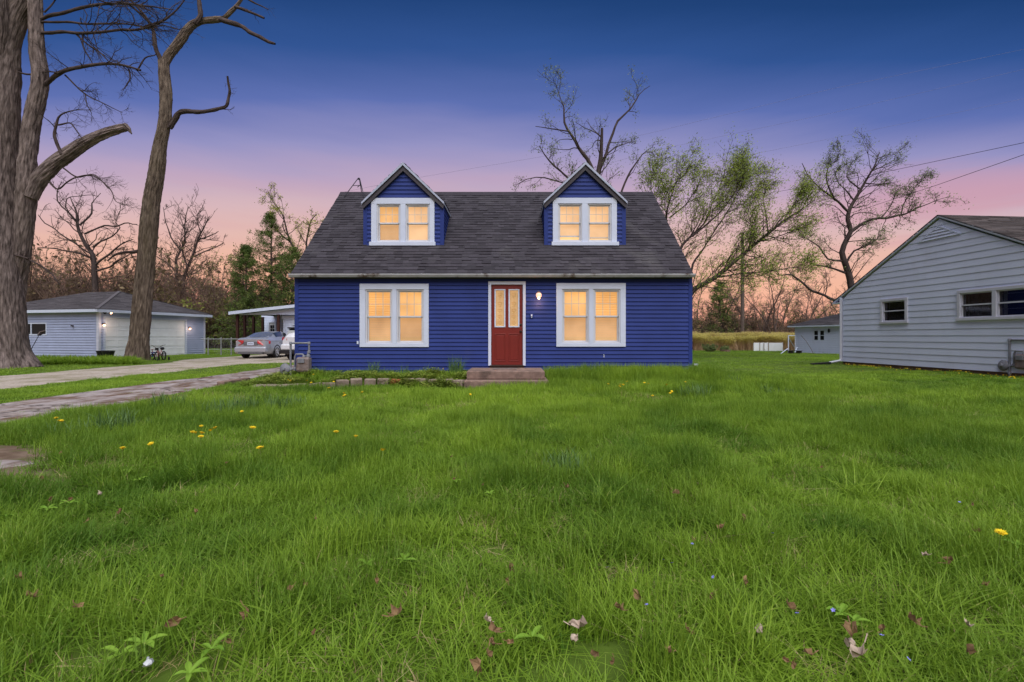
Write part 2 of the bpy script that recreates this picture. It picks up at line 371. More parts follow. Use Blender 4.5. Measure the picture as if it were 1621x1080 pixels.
class Plane:                                         # a frontal wall plane: pixel -> (u=x, v=z)
    def __init__(s, D): s.D = D
    def x(s, px): return (px-CXP)/F*s.D
    def z(s, py): return CZ-(py-HOR)/F*s.D

# a double-hung sash pair inside a casing, frontal (normal -Y)
def dh_window(parent, D, cx0, cx1, cz0, cz1, sashes, meet, top, bot, name='window', sill=None, head=None, styles=None, bars=.014):
    """casing outer rect; sashes [(x0,x1)], z of meeting rail, z top/bottom of the openings"""
    mb = MB(); yf = D-.045
    xs_ = [cx0]+[v for s_ in sashes for v in s_]+[cx1]
    mb.box((cx0, yf, top), (cx1, D+.02, cz1)); mb.box((cx0, yf, cz0), (cx1, D+.02, bot))
    for a, b in zip(xs_[0::2], xs_[1::2]): mb.box((a, yf+.001, bot), (b, D+.02, top))
    win = mb.build(name, M['white'], parent, bevel=.004)
    if sill:
        s_ = MB(); s_.box((sill[0], yf-.035, sill[2]), (sill[1], yf-.001, sill[3])); s_.build('sill', M['white'], win, bevel=.006)
    for k, (a, b) in enumerate(sashes):
        st = styles[k]
        m1 = MB(); y1 = D-.018; jw = .035                          # outer track / jamb
        m1.box((a, y1, bot), (a+jw, D+.08, top)); m1.box((b-jw, y1, bot), (b, D+.08, top)); m1.box((a+jw, y1, top-jw), (b-jw, D+.08, top)); m1.box((a+jw, y1-.004, bot), (b-jw, D+.08, bot+jw))
        m1.build('jamb', M['sash'], win, bevel=.003)
        ia, ib = a+jw, b-jw; sw = .032
        us = MB(); y2 = D+.012                                       # upper sash (outer)
        us.box((ia, y2, meet), (ia+sw, y2+.03, top-jw)); us.box((ib-sw, y2, meet), (ib, y2+.03, top-jw)); us.box((ia+sw, y2, top-jw-sw), (ib-sw, y2+.03, top-jw)); us.box((ia+sw, y2, meet-.02), (ib-sw, y2+.03, meet+.02))
        us.build('upper_sash', M['sash'], win, bevel=.002)
        ls = MB(); y3 = D+.045
        ls.box((ia, y3, bot+jw), (ia+sw, y3+.03, meet+.012)); ls.box((ib-sw, y3, bot+jw), (ib, y3+.03, meet+.012)); ls.box((ia+sw, y3, bot+jw), (ib-sw, y3+.03, bot+jw+sw)); ls.box((ia+sw, y3, meet-.03), (ib-sw, y3+.03, meet+.012))
        ls.build('lower_sash', M['sash'], win, bevel=.002)
        ga, gb = ia+sw, ib-sw; gt, gm = top-jw-sw, meet+.02
        mu = MB(); ym = y2+.006
        for t in (1/3, 2/3): xx = ga+(gb-ga)*t; mu.box((xx-bars/2, ym, gm), (xx+bars/2, ym+.012, gt))
        zz = (gm+gt)/2; mu.box((ga, ym+.001, zz-bars/2), (gb, ym+.011, zz+bars/2))
        mu.build('muntin', M['muntin'], win)
        gl = MB(); gl.face(((ga, y2+.02, gm), (gb, y2+.02, gm), (gb, y2+.02, gt), (ga, y2+.02, gt)))
        gl.face(((ga, y3+.016, bot+jw+sw), (gb, y3+.016, bot+jw+sw), (gb, y3+.016, meet-.03), (ga, y3+.016, meet-.03)))
        gl.build('pane', M['clear'], win)
        yb = D+.11                                                 # blind behind the glass
        zb0 = bot+.03; zt0 = top-.02
        up_ = MB(); lo_ = MB()
        if st in ('open', 'closed', 'fine'):
            step = .044 if st == 'open' else .034; zz = zb0
            while zz < zt0:
                tgt = up_ if zz > meet-.02 else lo_
                tilt = .030 if st == 'open' and zz > meet else .004
                j = random.uniform(-.002, .002)
                if tgt is up_ and st == 'open': tgt.prism([(a+.01, yb, zz+j), (b-.01, yb, zz+j), (b-.01, yb+.02, zz+.02+j), (a+.01, yb+.02, zz+.02+j)], (0, 0, .004))
                else: tgt.prism([(a+.01, yb, zz), (b-.01, yb, zz), (b-.01, yb+.012, zz+step*.93), (a+.01, yb+.012, zz+step*.93)], (0, .003, 0))
                zz += step
            if st == 'open': up_.box((a-.02, yb+.06, meet-.05), (b+.02, yb+.07, top+.02), r=.1)
            bk = MB(); bk.box((a-.02, yb+.05, bot-.02), (b+.02, yb+.055, top+.02)); bk.build('room_light', M['room_dim'], win)
            up_.build('blind', M['blind'], win); lo_.build('lower_blind', M['blind_low'], win)
        else:
            bk = MB(); bk.box((a-.02, yb+.05, bot-.02), (b+.02, yb+.055, top+.02)); bk.build('room_light', M['room'], win)
            zs = {'shade': bot, 'raised': bot+.19, 'raised2': bot+.15}[st]
            sh = MB(); sh.box((a+.005, yb, zs), (b-.005, yb+.006, top)); sh.build('roller_shade', M['shade_up'], win)
            if zs > bot:
                hb = MB(); hb.box((a+.005, yb-.02, zs-.035), (b-.005, yb+.01, zs)); hb.build('shade_bar', M['sash'] if st == 'raised' else M['muntin'], win)
    return win
mcl = bpy.data.materials.new('clear_glass'); mcl.use_nodes = True
_n, _l = mcl.node_tree.nodes, mcl.node_tree.links; _n.remove(_n['Principled BSDF'])
_t = _n.new('ShaderNodeBsdfTransparent'); _g = _n.new('ShaderNodeBsdfGlossy'); _g.inputs['Roughness'].default_value = .03; _m = _n.new('ShaderNodeMixShader'); _m.inputs[0].default_value = .10
_l.new(_t.outputs[0], _m.inputs[1]); _l.new(_g.outputs[0], _m.inputs[2]); _l.new(_m.outputs[0], _n['Material Output'].inputs[0]); M['clear'] = mcl
M['room_dim'] = emit('lit_room_dim', (.62,.30,.07), .8, .1, 2, base=(.5,.35,.2))

# ------------------------------------------------------------------ the blue house
HD = 11.94; PL = Plane(HD)
hx0, hx1 = PL.x(467.5), PL.x(1095); EY = 11.79; RUN = 3.41; RISE = 3.05; EZ = CZ+100/63.6; RY = EY+RUN; RZ = EZ+RISE; BY = EY+2*RUN
house = empty('house', ((hx0+hx1)/2, HD+3.3, gz1(0, 13)), 'royal blue cape cod house with two lit dormers and a red front door', 'house')
sl = Vector((0, RUN, RISE)).normalized(); sn = Vector((0, -RISE, RUN)).normalized()
ZB = .20; ZT = EZ-.06
wL = (PL.x(570), PL.x(679), PL.z(549.5), PL.z(449.5)); wR = (PL.x(880.5), PL.x(990), PL.z(549), PL.z(448.5))
dr = (PL.x(773), PL.x(832), PL.z(579.5), PL.z(445.8))
mb = MB()
cw = .09
siding(mb, (0, HD, 0), (1,0,0), (0,-1,0), ZB, ZT, hx0+cw, hx1-cw, holes=[(w[0]+.03, w[1]-.03, w[2]+.03, w[3]-.03) for w in (wL, wR)]+[(dr[0]+.03, dr[1]-.03, ZB-1, dr[3]-.03)])
# gable ends and back
def gtop(v): return 0
def glo(v): return 0 if v <= ZT else (v-ZT)/RISE*RUN
for X_, n_, u_ in ((hx0, (-1,0,0), (0,1,0)), (hx1, (1,0,0), (0,1,0))):
    siding(mb, (X_, HD, 0), u_, n_, ZB, RZ-.12, lambda v: max(0, (v-ZT)/RISE*RUN), lambda v: 2*RUN-.3-max(0, (v-ZT)/RISE*RUN), lip=.014)
siding(mb, (0, BY-.15, 0), (1,0,0), (0,1,0), ZB, ZT, hx0+.1, hx1-.1)
mb.box((hx0+.16, HD+.3, 0), (hx1-.16, HD+.31, ZB+.02))
wall = mb.build('wall', M['blue'], house)
mb = MB(); mb.box((hx0+.02, HD+.012, -.2), (hx1-.02, BY-.2, ZB-.004)); mb.build('foundation', M['found'], house)
for X_ in (hx0, hx1):
    mb = MB(); sx = 1 if X_ == hx0 else -1
    mb.box((min(X_-sx*.012, X_+sx*cw), HD-.022, ZB-.01), (max(X_-sx*.012, X_+sx*cw), HD+.1, ZT+.02)); mb.build('corner_board', M['blue_trim'], house, bevel=.006)
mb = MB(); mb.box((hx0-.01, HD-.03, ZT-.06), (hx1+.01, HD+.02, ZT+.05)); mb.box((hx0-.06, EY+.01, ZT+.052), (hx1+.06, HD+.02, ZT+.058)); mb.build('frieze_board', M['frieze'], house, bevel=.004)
# roof
rx0 = (460.5-CXP)/63.6; rx1 = (1097.5-CXP)/63.6; SL = math.hypot(RUN, RISE)
mb = MB(); P0 = Vector((rx0, EY, EZ))
shingles(mb, P0, (1,0,0), sl, sn, SL, 0, rx1-rx0)
Pb = Vector((rx0, BY, EZ)); shingles(mb, Pb, (1,0,0), (0,-sl.y,sl.z), (0,-sn.y,sn.z), SL, 0, rx1-rx0, tmin=.4, tmax=.9)
mb.prism([(rx0, RY-.16, RZ-.13), (rx0, RY, RZ+.022), (rx0, RY+.16, RZ-.13), (rx0, RY+.155, RZ-.15), (rx0, RY, RZ-.01), (rx0, RY-.155, RZ-.15)], (rx1-rx0, 0, 0))
roof = mb.build('roof', M['shingle'], house)
mb = MB()
for yy, s_ in ((EY, 1), (BY, -1)):
    mb.prism([(rx0+.004, yy, EZ-.002), (rx0+.004, RY, RZ-.002), (rx0+.004, RY, RZ-.10), (rx0+.004, yy, EZ-.075)], (rx1-rx0-.008, 0, 0))
mb.build('roof_deck', M['shingle_edge'], house)
mb = MB()
gp = [(rx0-.02, EY-.002, EZ-.02), (rx0-.02, EY-.002, EZ-.10), (rx0-.02, EY-.07, EZ-.10), (rx0-.02, EY-.105, EZ-.05), (rx0-.02, EY-.11, EZ-.018), (rx0-.02, EY-.10, EZ-.018), (rx0-.02, EY-.095, EZ-.035)]
mb.prism(gp, (rx1-rx0+.04, 0, 0))
for k in range(14):
    x = rx0+.3+k*.74; mb.box((x, EY-.113, EZ-.04), (x+.02, EY-.09, EZ-.014))
gut = mb.build('gutter', M['gutter'], house)
# main windows
dh_window(house, HD, *wL[:2], wL[2], wL[3], [(PL.x(579.0), PL.x(621.5)), (PL.x(628.5), PL.x(671))], PL.z(501.5), PL.z(458.5), PL.z(544), styles=['open', 'closed'])
dh_window(house, HD, *wR[:2], wR[2], wR[3], [(PL.x(889.5), PL.x(932)), (PL.x(939), PL.x(981.5))], PL.z(501), PL.z(458), PL.z(543.5), styles=['fine', 'open'])
# door
zt, zb_ = PL.z(450.8), PL.z(579)
mb = MB(); mb.box((dr[0], HD-.05, zt), (dr[1], HD+.05, dr[3])); mb.box((dr[0], HD-.049, zb_), (PL.x(777.6), HD+.05, zt)); mb.box((PL.x(827.6), HD-.049, zb_), (dr[1], HD+.05, zt))
dfr = mb.build('door_frame', M['white'], house, bevel=.006)
mb = MB(); mb.box((PL.x(776), HD-.06, zb_-.03), (PL.x(829), HD+.08, zb_+.015)); mb.build('threshold', M['brass'], dfr, bevel=.005)
mb = MB(); dx0, dx1 = PL.x(777.8), PL.x(827.4); yd = HD+.012
L1 = (PL.x(783), PL.x(799.8), PL.z(518.3), PL.z(457.8)); L2 = (PL.x(805.2), PL.x(822), PL.z(518.3), PL.z(457.8))
xsb = [dx0, L1[0], L1[1], L2[0], L2[1], dx1]
mb.box((dx0, yd, zb_+.018), (dx1, yd+.045, L1[2])); mb.box((dx0, yd, L1[3]), (dx1, yd+.045, zt-.003))
for a, b in ((0,1),(2,3),(4,5)): mb.box((xsb[a], yd+.0005, L1[2]), (xsb[b], yd+.0445, L1[3]))
# raised lower panels
for a, b in ((PL.x(784.5), PL.x(799)), (PL.x(806.5), PL.x(821))):
    z0, z1 = PL.z(571), PL.z(529.5); w_ = .022
    for q in ((a-w_, z0-w_, b+w_, z0), (a-w_, z1, b+w_, z1+w_), (a-w_, z0, a, z1), (b, z0, b+w_, z1)):
        mb.box((q[0], yd-.010, q[1]), (q[2], yd-.0005, q[3]))
    mb.box((a+.02, yd-.008, z0+.02), (b-.02, yd-.0006, z1-.02))
door = mb.build('door', M['door_red'], house, bevel=.004)
for L_ in (L1, L2):
    mb = MB(); t_ = .032
    mb.box((L_[0]-.004, yd-.016, L_[3]-t_), (L_[1]+.004, yd+.04, L_[3])); mb.box((L_[0]-.004, yd-.016, L_[2]), (L_[1]+.004, yd+.04, L_[2]+t_))
    mb.box((L_[0]-.004, yd-.015, L_[2]+t_), (L_[0]+t_, yd+.04, L_[3]-t_)); mb.box((L_[1]-t_, yd-.015, L_[2]+t_), (L_[1]+.004, yd+.04, L_[3]-t_))
    mb.build('glass_frame', M['white'], door, bevel=.004)
    a, b, c, d = L_[0]+t_, L_[1]-t_, L_[2]+t_, L_[3]-t_
    mb = MB(); mb.face(((a, yd+.01, c), (b, yd+.01, c), (b, yd+.01, d), (a, yd+.01, d))); mb.build('decorative_glass', M['shade_door'] if 'shade_door' in M else M['blind_low'], door)
    mb = MB(); cx = (a+b)/2; yy = yd+.004; hw = (b-a)/2
    for x_ in (a+.016, b-.016): mb.tube([(x_, yy, c+.01), (x_, yy, d-.01)], .0025, 5)
    for f0 in (.9, .64, .45, .28, .1):
        zc = c+(d-c)*f0
        for sgn in (-1, 1):
            mb.tube([(cx, yy, zc-.05), (cx+sgn*hw*.45, yy, zc-.015), (cx+sgn*hw*.5, yy, zc+.02), (cx+sgn*hw*.2, yy, zc+.03), (cx+sgn*hw*.15, yy, zc+.005)], .0045, 5)
        mb.tube([(cx-hw*.5, yy, zc-.06), (cx, yy, zc-.085), (cx+hw*.5, yy, zc-.06)], .003, 5)
    mb.tube([(cx, yy, c+.02), (cx, yy, d-.02)], .003, 5)
    mb.build('glass_caming', M['gold'], door)
mb = MB(); kx = PL.x(824.3); kz = PL.z(524.8)
mb.lathe((kx, yd, kz), (0,-1,0), [(0, .032), (.006, .032), (.008, .012), (.035, .012), (.04, .026), (.055, .03), (.068, .022), (.072, 0)]); mb.build('handle', M['brass'], door, smooth=True)
mb = MB(); mb.lathe((kx, yd, PL.z(514.2)), (0,-1,0), [(0, .028), (.012, .026), (.018, .014), (.024, .013), (.025, 0)]); mb.build('deadbolt', M['brass'], door, smooth=True)
# porch lamp, bell, small fixtures
mb = MB(); lx, lz = PL.x(852.5), PL.z(466)
mb.lathe((lx, HD-.012, lz+.03), (0,-1,0), [(0, .055), (.012, .055), (.02, .03), (.05, .02), (.07, .02)])
mb.tube([(lx, HD-.08, lz+.03), (lx, HD-.11, lz+.045), (lx, HD-.11, lz+.01)], .012, 8)
lamp = mb.build('wall_lamp', M['brass'], house, smooth=True)
M['lampglass'] = emit('lamp_glass', (1,.55,.36), .9, .2, 20, base=(.7,.4,.35))
mb = MB(); mb.lathe((lx, HD-.11, lz+.03), (0,0,-1), [(0, .03), (.01, .055), (.06, .075), (.10, .062), (.105, .058)]); mb.build('lamp_shade', M['lampglass'], lamp, smooth=True)
mb = MB(); mb.lathe((lx, HD-.11, lz-.07), (0,0,-1), [(0, .02), (.02, .034), (.045, .034), (.062, .02), (.067, 0)]); mb.build('bulb', M['bulb'], lamp, smooth=True)
def lamp_light(name, loc, e, r=.04, col=(1,.66,.42)):
    d = bpy.data.lights.new(name, 'POINT'); d.energy = e; d.shadow_soft_size = r; d.color = col
    o = bpy.data.objects.new(name, d); COL.objects.link(o); o.location = loc; return o
lamp_light('porch_lamp_light', (lx, HD-.17, lz-.19), 4, .04, (1,.50,.24))
mb = MB(); bx_, bz_ = PL.x(841.5), PL.z(500.5)
mb.box((bx_-.05, HD-.03, bz_-.055), (bx_+.05, HD+.01, bz_+.055)); bl = mb.build('doorbell', M['blue_trim'], house, bevel=.012)
mb = MB(); mb.lathe((bx_, HD-.03, bz_), (0,-1,0), [(0, .022), (.02, .022), (.03, .012), (.031, 0)]); mb.box((bx_-.015, HD-.045, bz_-.045), (bx_+.015, HD-.0305, bz_+.045)); mb.build('bell_button', M['white'], bl, bevel=.004)
mb = MB(); fx, fz = PL.x(566.8), PL.z(542.5); mb.box((fx-.022, HD-.04, fz-.04), (fx+.022, HD, fz+.04)); mb.build('outlet_box', M['white'], house, bevel=.006)
mb = MB(); fx, fz = PL.x(955.8), PL.z(563.5); mb.box((fx-.008, HD-.022, fz-.04), (fx+.008, HD, fz+.04)); mb.build('cable_clip', M['sash'], house, bevel=.003)

# dormers
TD = .296; DY = EY+TD*RUN; PD = Plane(DY)
def roof_y(z): return EY+(z-EZ)/RISE*RUN
def dormer(x0, x1, ez, pk, win, sill, sashes, top, bot, meet, styles):
    """x0,x1 wall faces; ez eave z; pk peak z; win = casing rect"""
    z0 = EZ+TD*RISE; cx = (x0+x1)/2; hw = (x1-x0)/2; rise = pk-ez; pitch = rise/hw
    mb = MB(); yb0 = z0-.03
    siding(mb, (0, DY, 0), (1,0,0), (0,-1,0), z0-.02, pk-.09, lambda v: x0+cw*.9 if v < ez-.13 else cx-max(0, (pk-.17-v)/pitch), lambda v: x1-cw*.9 if v < ez-.13 else cx+max(0, (pk-.17-v)/pitch), holes=[(win[0]+.03, win[1]-.03, win[2]+.02, win[3]-.03)], expo=.108)
    for X_, nx_ in ((x0, -1), (x1, 1)):              # cheeks, laps running back to the roof
        z = z0; k = 0
        while z < ez-.02:
            z2 = min(z+.108, ez); ya, yb = roof_y(z), roof_y(z2)
            mb.face(((X_+nx_*.014, DY+.04, z), (X_+nx_*.014, ya, z), (X_, yb, z2), (X_, DY+.04, z2)), .5)
            mb.face(((X_, DY+.04, z), (X_, ya, z), (X_+nx_*.014, ya, z), (X_+nx_*.014, DY+.04, z)), .5)
            z = z2
    dm = mb.build('dormer', M['blue'], house)
    for X_, s_ in ((x0, 1), (x1, -1)):
        mb = MB(); mb.box((min(X_-s_*.016, X_+s_*cw), DY-.022, z0-.03), (max(X_-s_*.016, X_+s_*cw), DY+.06, ez-.02)); mb.build('corner_board', M['blue_trim'], dm, bevel=.005)
    # roof planes reaching back into the main roof
    yf = DY-.10; th = .05; ov = .03; yr = roof_y(min(pk, RZ-.01)); ye = roof_y(ez-ov*pitch)
    mr_ = MB(); dk = MB(); fa = MB(); fd = MB()
    for s_ in (-1, 1):
        e = Vector((cx+s_*(hw+ov), 0, ez-ov*pitch)); p = Vector((cx, 0, pk))
        u_ = (p-e).normalized(); nn = Vector((s_*pitch, 0, 1)).normalized(); Ls = (p-e).length
        ef = Vector((e.x, yf, e.z)); Lback = lambda v: (ye-yf)+((yr-ye))*v/Ls
        shingles(mr_, ef+nn*.02, (0,1,0), u_, nn, Ls, 0, Lback, tmin=.2, tmax=.5)
        q = [ef, Vector((cx, yf, pk)), Vector((cx, yr+.03, pk)), Vector((e.x, ye+.03, e.z))]
        dk.prism([v-nn*.03 for v in q], nn*.048)
        # white rake board on the front, dark board under it
        w1, w2 = .045, .10
        a, b = Vector((e.x, yf-.012, e.z)), Vector((cx, yf-.012, pk))
        fa.prism([a+nn*.012, b+Vector((0,0,.012/nn.z)), b-Vector((0,0,w1/nn.z)), a-Vector((0,0,w1/nn.z)) if False else a-Vector((0,0,w1))], (0, -.022, 0))
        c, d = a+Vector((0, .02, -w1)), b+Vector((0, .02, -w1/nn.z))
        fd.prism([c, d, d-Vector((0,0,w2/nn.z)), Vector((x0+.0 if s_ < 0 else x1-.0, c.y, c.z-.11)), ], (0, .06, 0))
        # eave fascia along the cheek
        fa.beam((e.x, yf, e.z-.03), (e.x, ye, e.z-.03), .02, .05)
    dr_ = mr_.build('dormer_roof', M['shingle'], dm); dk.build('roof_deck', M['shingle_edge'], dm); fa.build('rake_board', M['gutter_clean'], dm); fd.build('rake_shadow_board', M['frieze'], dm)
    fl = MB(); fl.box((x0-.02, DY-.05, z0-.065), (x1+.02, DY+.02, z0-.02)); fl.build('flashing', M['shingle_edge'], dm)
    dh_window(house, DY-.003, win[0], win[1], win[2], win[3], sashes, meet, top, bot, styles=styles, sill=sill, bars=.013, name='window')
M['gutter_clean'] = mat('rake_trim', (.36,.40,.52), .5, .06, 4, .05, 60)
dormer(PD.x(576.3), PD.x(702), PD.z(321), PD.z(260.5), (PD.x(588.3), PD.x(688), PD.z(388), PD.z(314.2)), (PD.x(585.6), PD.x(690), PD.z(389.8), PD.z(383.8)), [(PD.x(597), PD.x(634.5)), (PD.x(642.5), PD.x(680.5))], PD.z(323.6), PD.z(383.5), PD.z(353.5), ['fine', 'shade'])
dormer(PD.x(862.3), PD.x(989.6), PD.z(320), PD.z(259.5), (PD.x(875), PD.x(976), PD.z(388), PD.z(314)), (PD.x(873), PD.x(979), PD.z(389.6), PD.z(383.6)), [(PD.x(883), PD.x(921)), (PD.x(930), PD.x(967.5))], PD.z(323), PD.z(383.3), PD.z(353), ['raised', 'raised2'])
# tripod mast stub on the ridge
mb = MB(); ya = RY; c = Vector(W(568, 283, ya))
c = Vector(((568-CXP)/F*ya, ya, CZ+(HOR-283)/F*ya))
for dx, dy, zz in ((-.42, -.3, RZ-.3), (.30, -.35, RZ-.33), (.02, .4, RZ-.35)): mb.tube([c+Vector((.03*np.sign(dx), 0, 0)), (c.x+dx, ya+dy, zz)], .014, 6)
mb.tube([c+Vector((-.15,-.12,-.26)), c+Vector((.12,-.14,-.26))], .01, 6); mb.lathe(c+Vector((0,0,-.03)), (0,0,1), [(0,.035),(.05,.035),(.055,0)], 8)
mb.tube([c+Vector((.02,0,-.02)), c+Vector((.06,-.05,-.22)), c+Vector((-.02,-.08,-.3))], .012, 6)
mb.build('roof_antenna_mount', M['wire'], house)

# front steps
steps = empty('front_steps', ((740+862)/2 and PL.x(802), 11.2, 0), 'two weathered brown concrete steps below the red front door', 'steps')
sx0, sx1 = (738.5-CXP)/F*10.62, (862.5-CXP)/F*10.62
mb = MB(); mb.box((sx0, 10.62, .19), (sx1, HD-.075, .372)); mb.build('top_step', M['concrete'], steps, bevel=.02)
mb = MB(); mb.box((sx0-.03, 10.34, -.15), (sx1+.07, HD-.08, .186)); mb.build('lower_step', M['concrete'], steps, bevel=.02)
mt = MB(); mt.box((PL.x(782), 11.25, .373), (PL.x(818), 11.62, .385)); o = mt.build('door_mat', M['meter_body'], None, bevel=.004)
tagp(o, 'thin brown mat lying on the top step before the red door', 'mat')

# ------------------------------------------------------------------ neighbour house on the right
def nD(px): return F/(42*(px-751)/582)
NC = Vector(((1333-CXP)/F*nD(1333), nD(1333), 0)); nu = Vector((.0793, -1, 0)).normalized(); nn = Vector((-1, -.0793, 0)).normalized(); nr = -nn
def nt_(px):                                           # distance along the wall from the far corner
    D = nD(px); return (Vector(((px-CXP)/F*D, D, 0))-NC).length
def nz(px, py): return CZ-(py-HOR)/F*nD(px)
nb = empty('neighbour_house', NC+nu*4+nr*5, 'pale grey sided single storey house cut by the right edge, gable end facing the lawn', 'house')
nL = 7.5; nzb = .22; ntop = 2.62; npk = 4.72
w1 = (nt_(1395), nt_(1438), 1.59, 2.41); w2 = (nt_(1517), nt_(1517)+1.95, 1.61, 2.46)
mb = MB(); hl = nL/2; sp_ = (npk-ntop)/(hl+.05)
siding(mb, NC, nu, nn, nzb, npk-.06, lambda v: .05+max(0, (v-ntop+.02)/sp_), lambda v: nL-.05-max(0, (v-ntop+.02)/sp_), holes=[(w[0]+.04, w[1]-.04, w[2]+.04, w[3]-.04) for w in (w1, w2)], expo=.193, lip=.015)
siding(mb, NC, nr, -nu, nzb, ntop, .05, 11, expo=.193, lip=.02)
siding(mb, NC+nu*nL, nr, nu, nzb, ntop, .05, 11, expo=.193, lip=.02)
mb.build('wall', M['nsiding'], nb)
mb = MB(); c0 = NC+nn*.02
mb.beam(c0+Vector((0,0,nzb)), c0+Vector((0,0,ntop)), .12, .05, up=nu); mb.build('corner_post', M['nsiding'], nb); mb = MB()
mb.beam(NC+nu*nL+nn*.02+Vector((0,0,nzb)), NC+nu*nL+nn*.02+Vector((0,0,ntop)), .12, .05, up=nu); mb.build('corner_post', M['ntrim'] if 'ntrim' in M else M['nsiding'], nb)
mb = MB()
a = NC-nn*.04; mb.prism([a+Vector((0,0,-.3)), a+nu*nL+Vector((0,0,-.3)), a+nu*nL+Vector((0,0,nzb-.005)), a+Vector((0,0,nzb-.005))], nr*.1)
b = NC+nr*.05; mb.prism([a+Vector((0,0,-.3)), a+nr*11+Vector((0,0,-.3)), a+nr*11+Vector((0,0,nzb-.005)), a+Vector((0,0,nzb-.005))], nu*.1)
mb.build('foundation', M['found'], nb)
mb = MB(); dk = MB(); ek = MB(); ridge = NC+nu*hl+Vector((0,0,npk+.06)); o_ = .05
M['nshingle'] = mat('neighbour_shingle', (.085,.072,.072), .9, .2, 30, .5, 120, .15, rnd=.3)
for s_, e in ((1, NC+nu*(-.38)), (-1, NC+nu*(nL+.38))):
    ez = ridge.z-(hl+.38)*sp_; E = Vector((e.x, e.y, ez))+nn*o_; R_ = ridge+nn*o_
    us = (R_-E).normalized(); L_ = (R_-E).length; nrm = (nr.cross(us))
    if nrm.z < 0: nrm = -nrm
    shingles(mb, E, nr, us, nrm, L_, 0, 11, expo=.14, tmin=.25, tmax=.7)
    dk.prism([v-nrm*.02 for v in (E, R_, R_+nr*11, E+nr*11)], Vector((0,0,-.05)))
    ek.prism([E+nn*.012-Vector((0,0,.0)), R_+nn*.012+Vector((0,0,.0)), R_+nn*.012-Vector((0,0,.02)), E+nn*.012-Vector((0,0,.02))], nn*.012)
mb.build('roof', M['nshingle'], nb); dk.build('roof_deck', M['nsiding'], nb); ek.build('roof_edge', M['shingle_edge'], nb)
mb = MB()
for s_, e in ((1, -.38), (-1, nL+.38)):                  # eave box / soffit return
    ez = npk+.06-(hl+.38)*sp_-.05; E = NC+nu*e+nn*.09
    mb = MB(); mb.prism([E+Vector((0,0,ez)), E-nu*(.38 if e < 0 else -.38)*-1+Vector((0,0,ez)), E-nu*(.38 if e < 0 else -.38)*-1+Vector((0,0,ez-.04)), E+Vector((0,0,ez-.06))], nr*11); mb.build('soffit', M['white'], nb)
# triangular louvre vent under the peak
mb = MB(); vz = npk-.30; vh = .36
for k in range(4):
    f = k/4; hw_ = (.62)*(1-f); zz = vz-.34+vh*f
    mb.prism([NC+nu*(hl-hw_)+nn*.032+Vector((0,0,zz)), NC+nu*(hl+hw_)+nn*.032+Vector((0,0,zz)), NC+nu*(hl+hw_-.03)+nn*.020+Vector((0,0,zz+.05)), NC+nu*(hl-hw_+.03)+nn*.020+Vector((0,0,zz+.05))], nn*.006)
    mb.beam(NC+nu*(hl-hw_-.02)+nn*.028+Vector((0,0,zz)), NC+nu*(hl-hw_+.14)+nn*.028+Vector((0,0,zz+.085)), .03, .02, up=nn)
    mb.beam(NC+nu*(hl+hw_+.02)+nn*.028+Vector((0,0,zz)), NC+nu*(hl+hw_-.14)+nn*.028+Vector((0,0,zz+.085)), .03, .02, up=nn)
mb.build('gable_vent', M['nsiding'], nb)
def nbox(mb, t0, t1, z0, z1, o0, o1):
    mb.prism([NC+nu*t0+nn*o0+Vector((0,0,z0)), NC+nu*t1+nn*o0+Vector((0,0,z0)), NC+nu*t1+nn*o0+Vector((0,0,z1)), NC+nu*t0+nn*o0+Vector((0,0,z1))], nn*(o1-o0))
def nwindow(t0, t1, z0, z1, splits, curtain):
    mb = MB(); fw = .085
    nbox(mb, t0, t1, z1-fw, z1, -.02, .055); nbox(mb, t0-.02, t1+.02, z0-.01, z0+fw*.8, -.02, .07)
    edges = [t0]+splits+[t1]
    nbox(mb, t0, t0+fw, z0+fw*.8, z1-fw, -.02, .054); nbox(mb, t1-fw, t1, z0+fw*.8, z1-fw, -.02, .054)
    for s_ in splits: nbox(mb, s_-.05, s_+.05, z0+fw*.8, z1-fw, -.02, .054)
    win = mb.build('window', M['nwhite'], nb, bevel=.004)
    a = [t0+fw]+[v for s_ in splits for v in (s_-.05, s_+.05)]+[t1-fw]
    zb, zt = z0+fw*.8, z1-fw
    for k in range(0, len(a), 2):
        x0, x1 = a[k], a[k+1]; mb = MB(); f = .03; zm = (zb+zt)/2+.01
        for q in ((x0, x1, zb, zb+f), (x0, x1, zt-f, zt), (x0, x0+f, zb+f, zt-f), (x1-f, x1, zb+f, zt-f), (x0+f, x1-f, zm-.018, zm+.018)): nbox(mb, *q, -.03, .02)
        mb.build('sash', M['nwhite'], win)
        mb = MB(); nbox(mb, x0+f, x1-f, zb+f, zt-f, -.045, -.04); mb.build('pane', M['pane_dark'], win)
        mb = MB(); nbox(mb, x0, x1, zb-.1, zt+.1, -.30, -.29)
        if curtain[k//2] == 'c':
            for j in range(12):
                xa = x0+(x1-x0)*(j/12); 
                if 6 <= j <= 7: continue
                nbox(mb, xa, xa+(x1-x0)/12*.8, zb-.05, zt+.05, -.16-.03*(j % 2), -.14-.03*(j % 2))
            mb.build('curtain', M['curtain'], win)
        else:
            z = zt-.04
            mb.build('room_wall', M['black'], win); mb = MB()
            for j in range(3): nbox(mb, x0, x1, zt-.10-j*.2, zt-.085-j*.2, -.12, -.10)
            mb.build('blind_rail', M['nwhite'], win)
M['nwhite'] = mat('window_frame_paint', (.50,.52,.60), .5, .05, 6, .05, 60, dirt=(.36,.36,.42), dirt_lo=.55, dirt_hi=.8)
pd = bpy.data.materials.new('dark_pane'); pd.use_nodes = True; _n, _l = pd.node_tree.nodes, pd.node_tree.links; _n.remove(_n['Principled BSDF'])
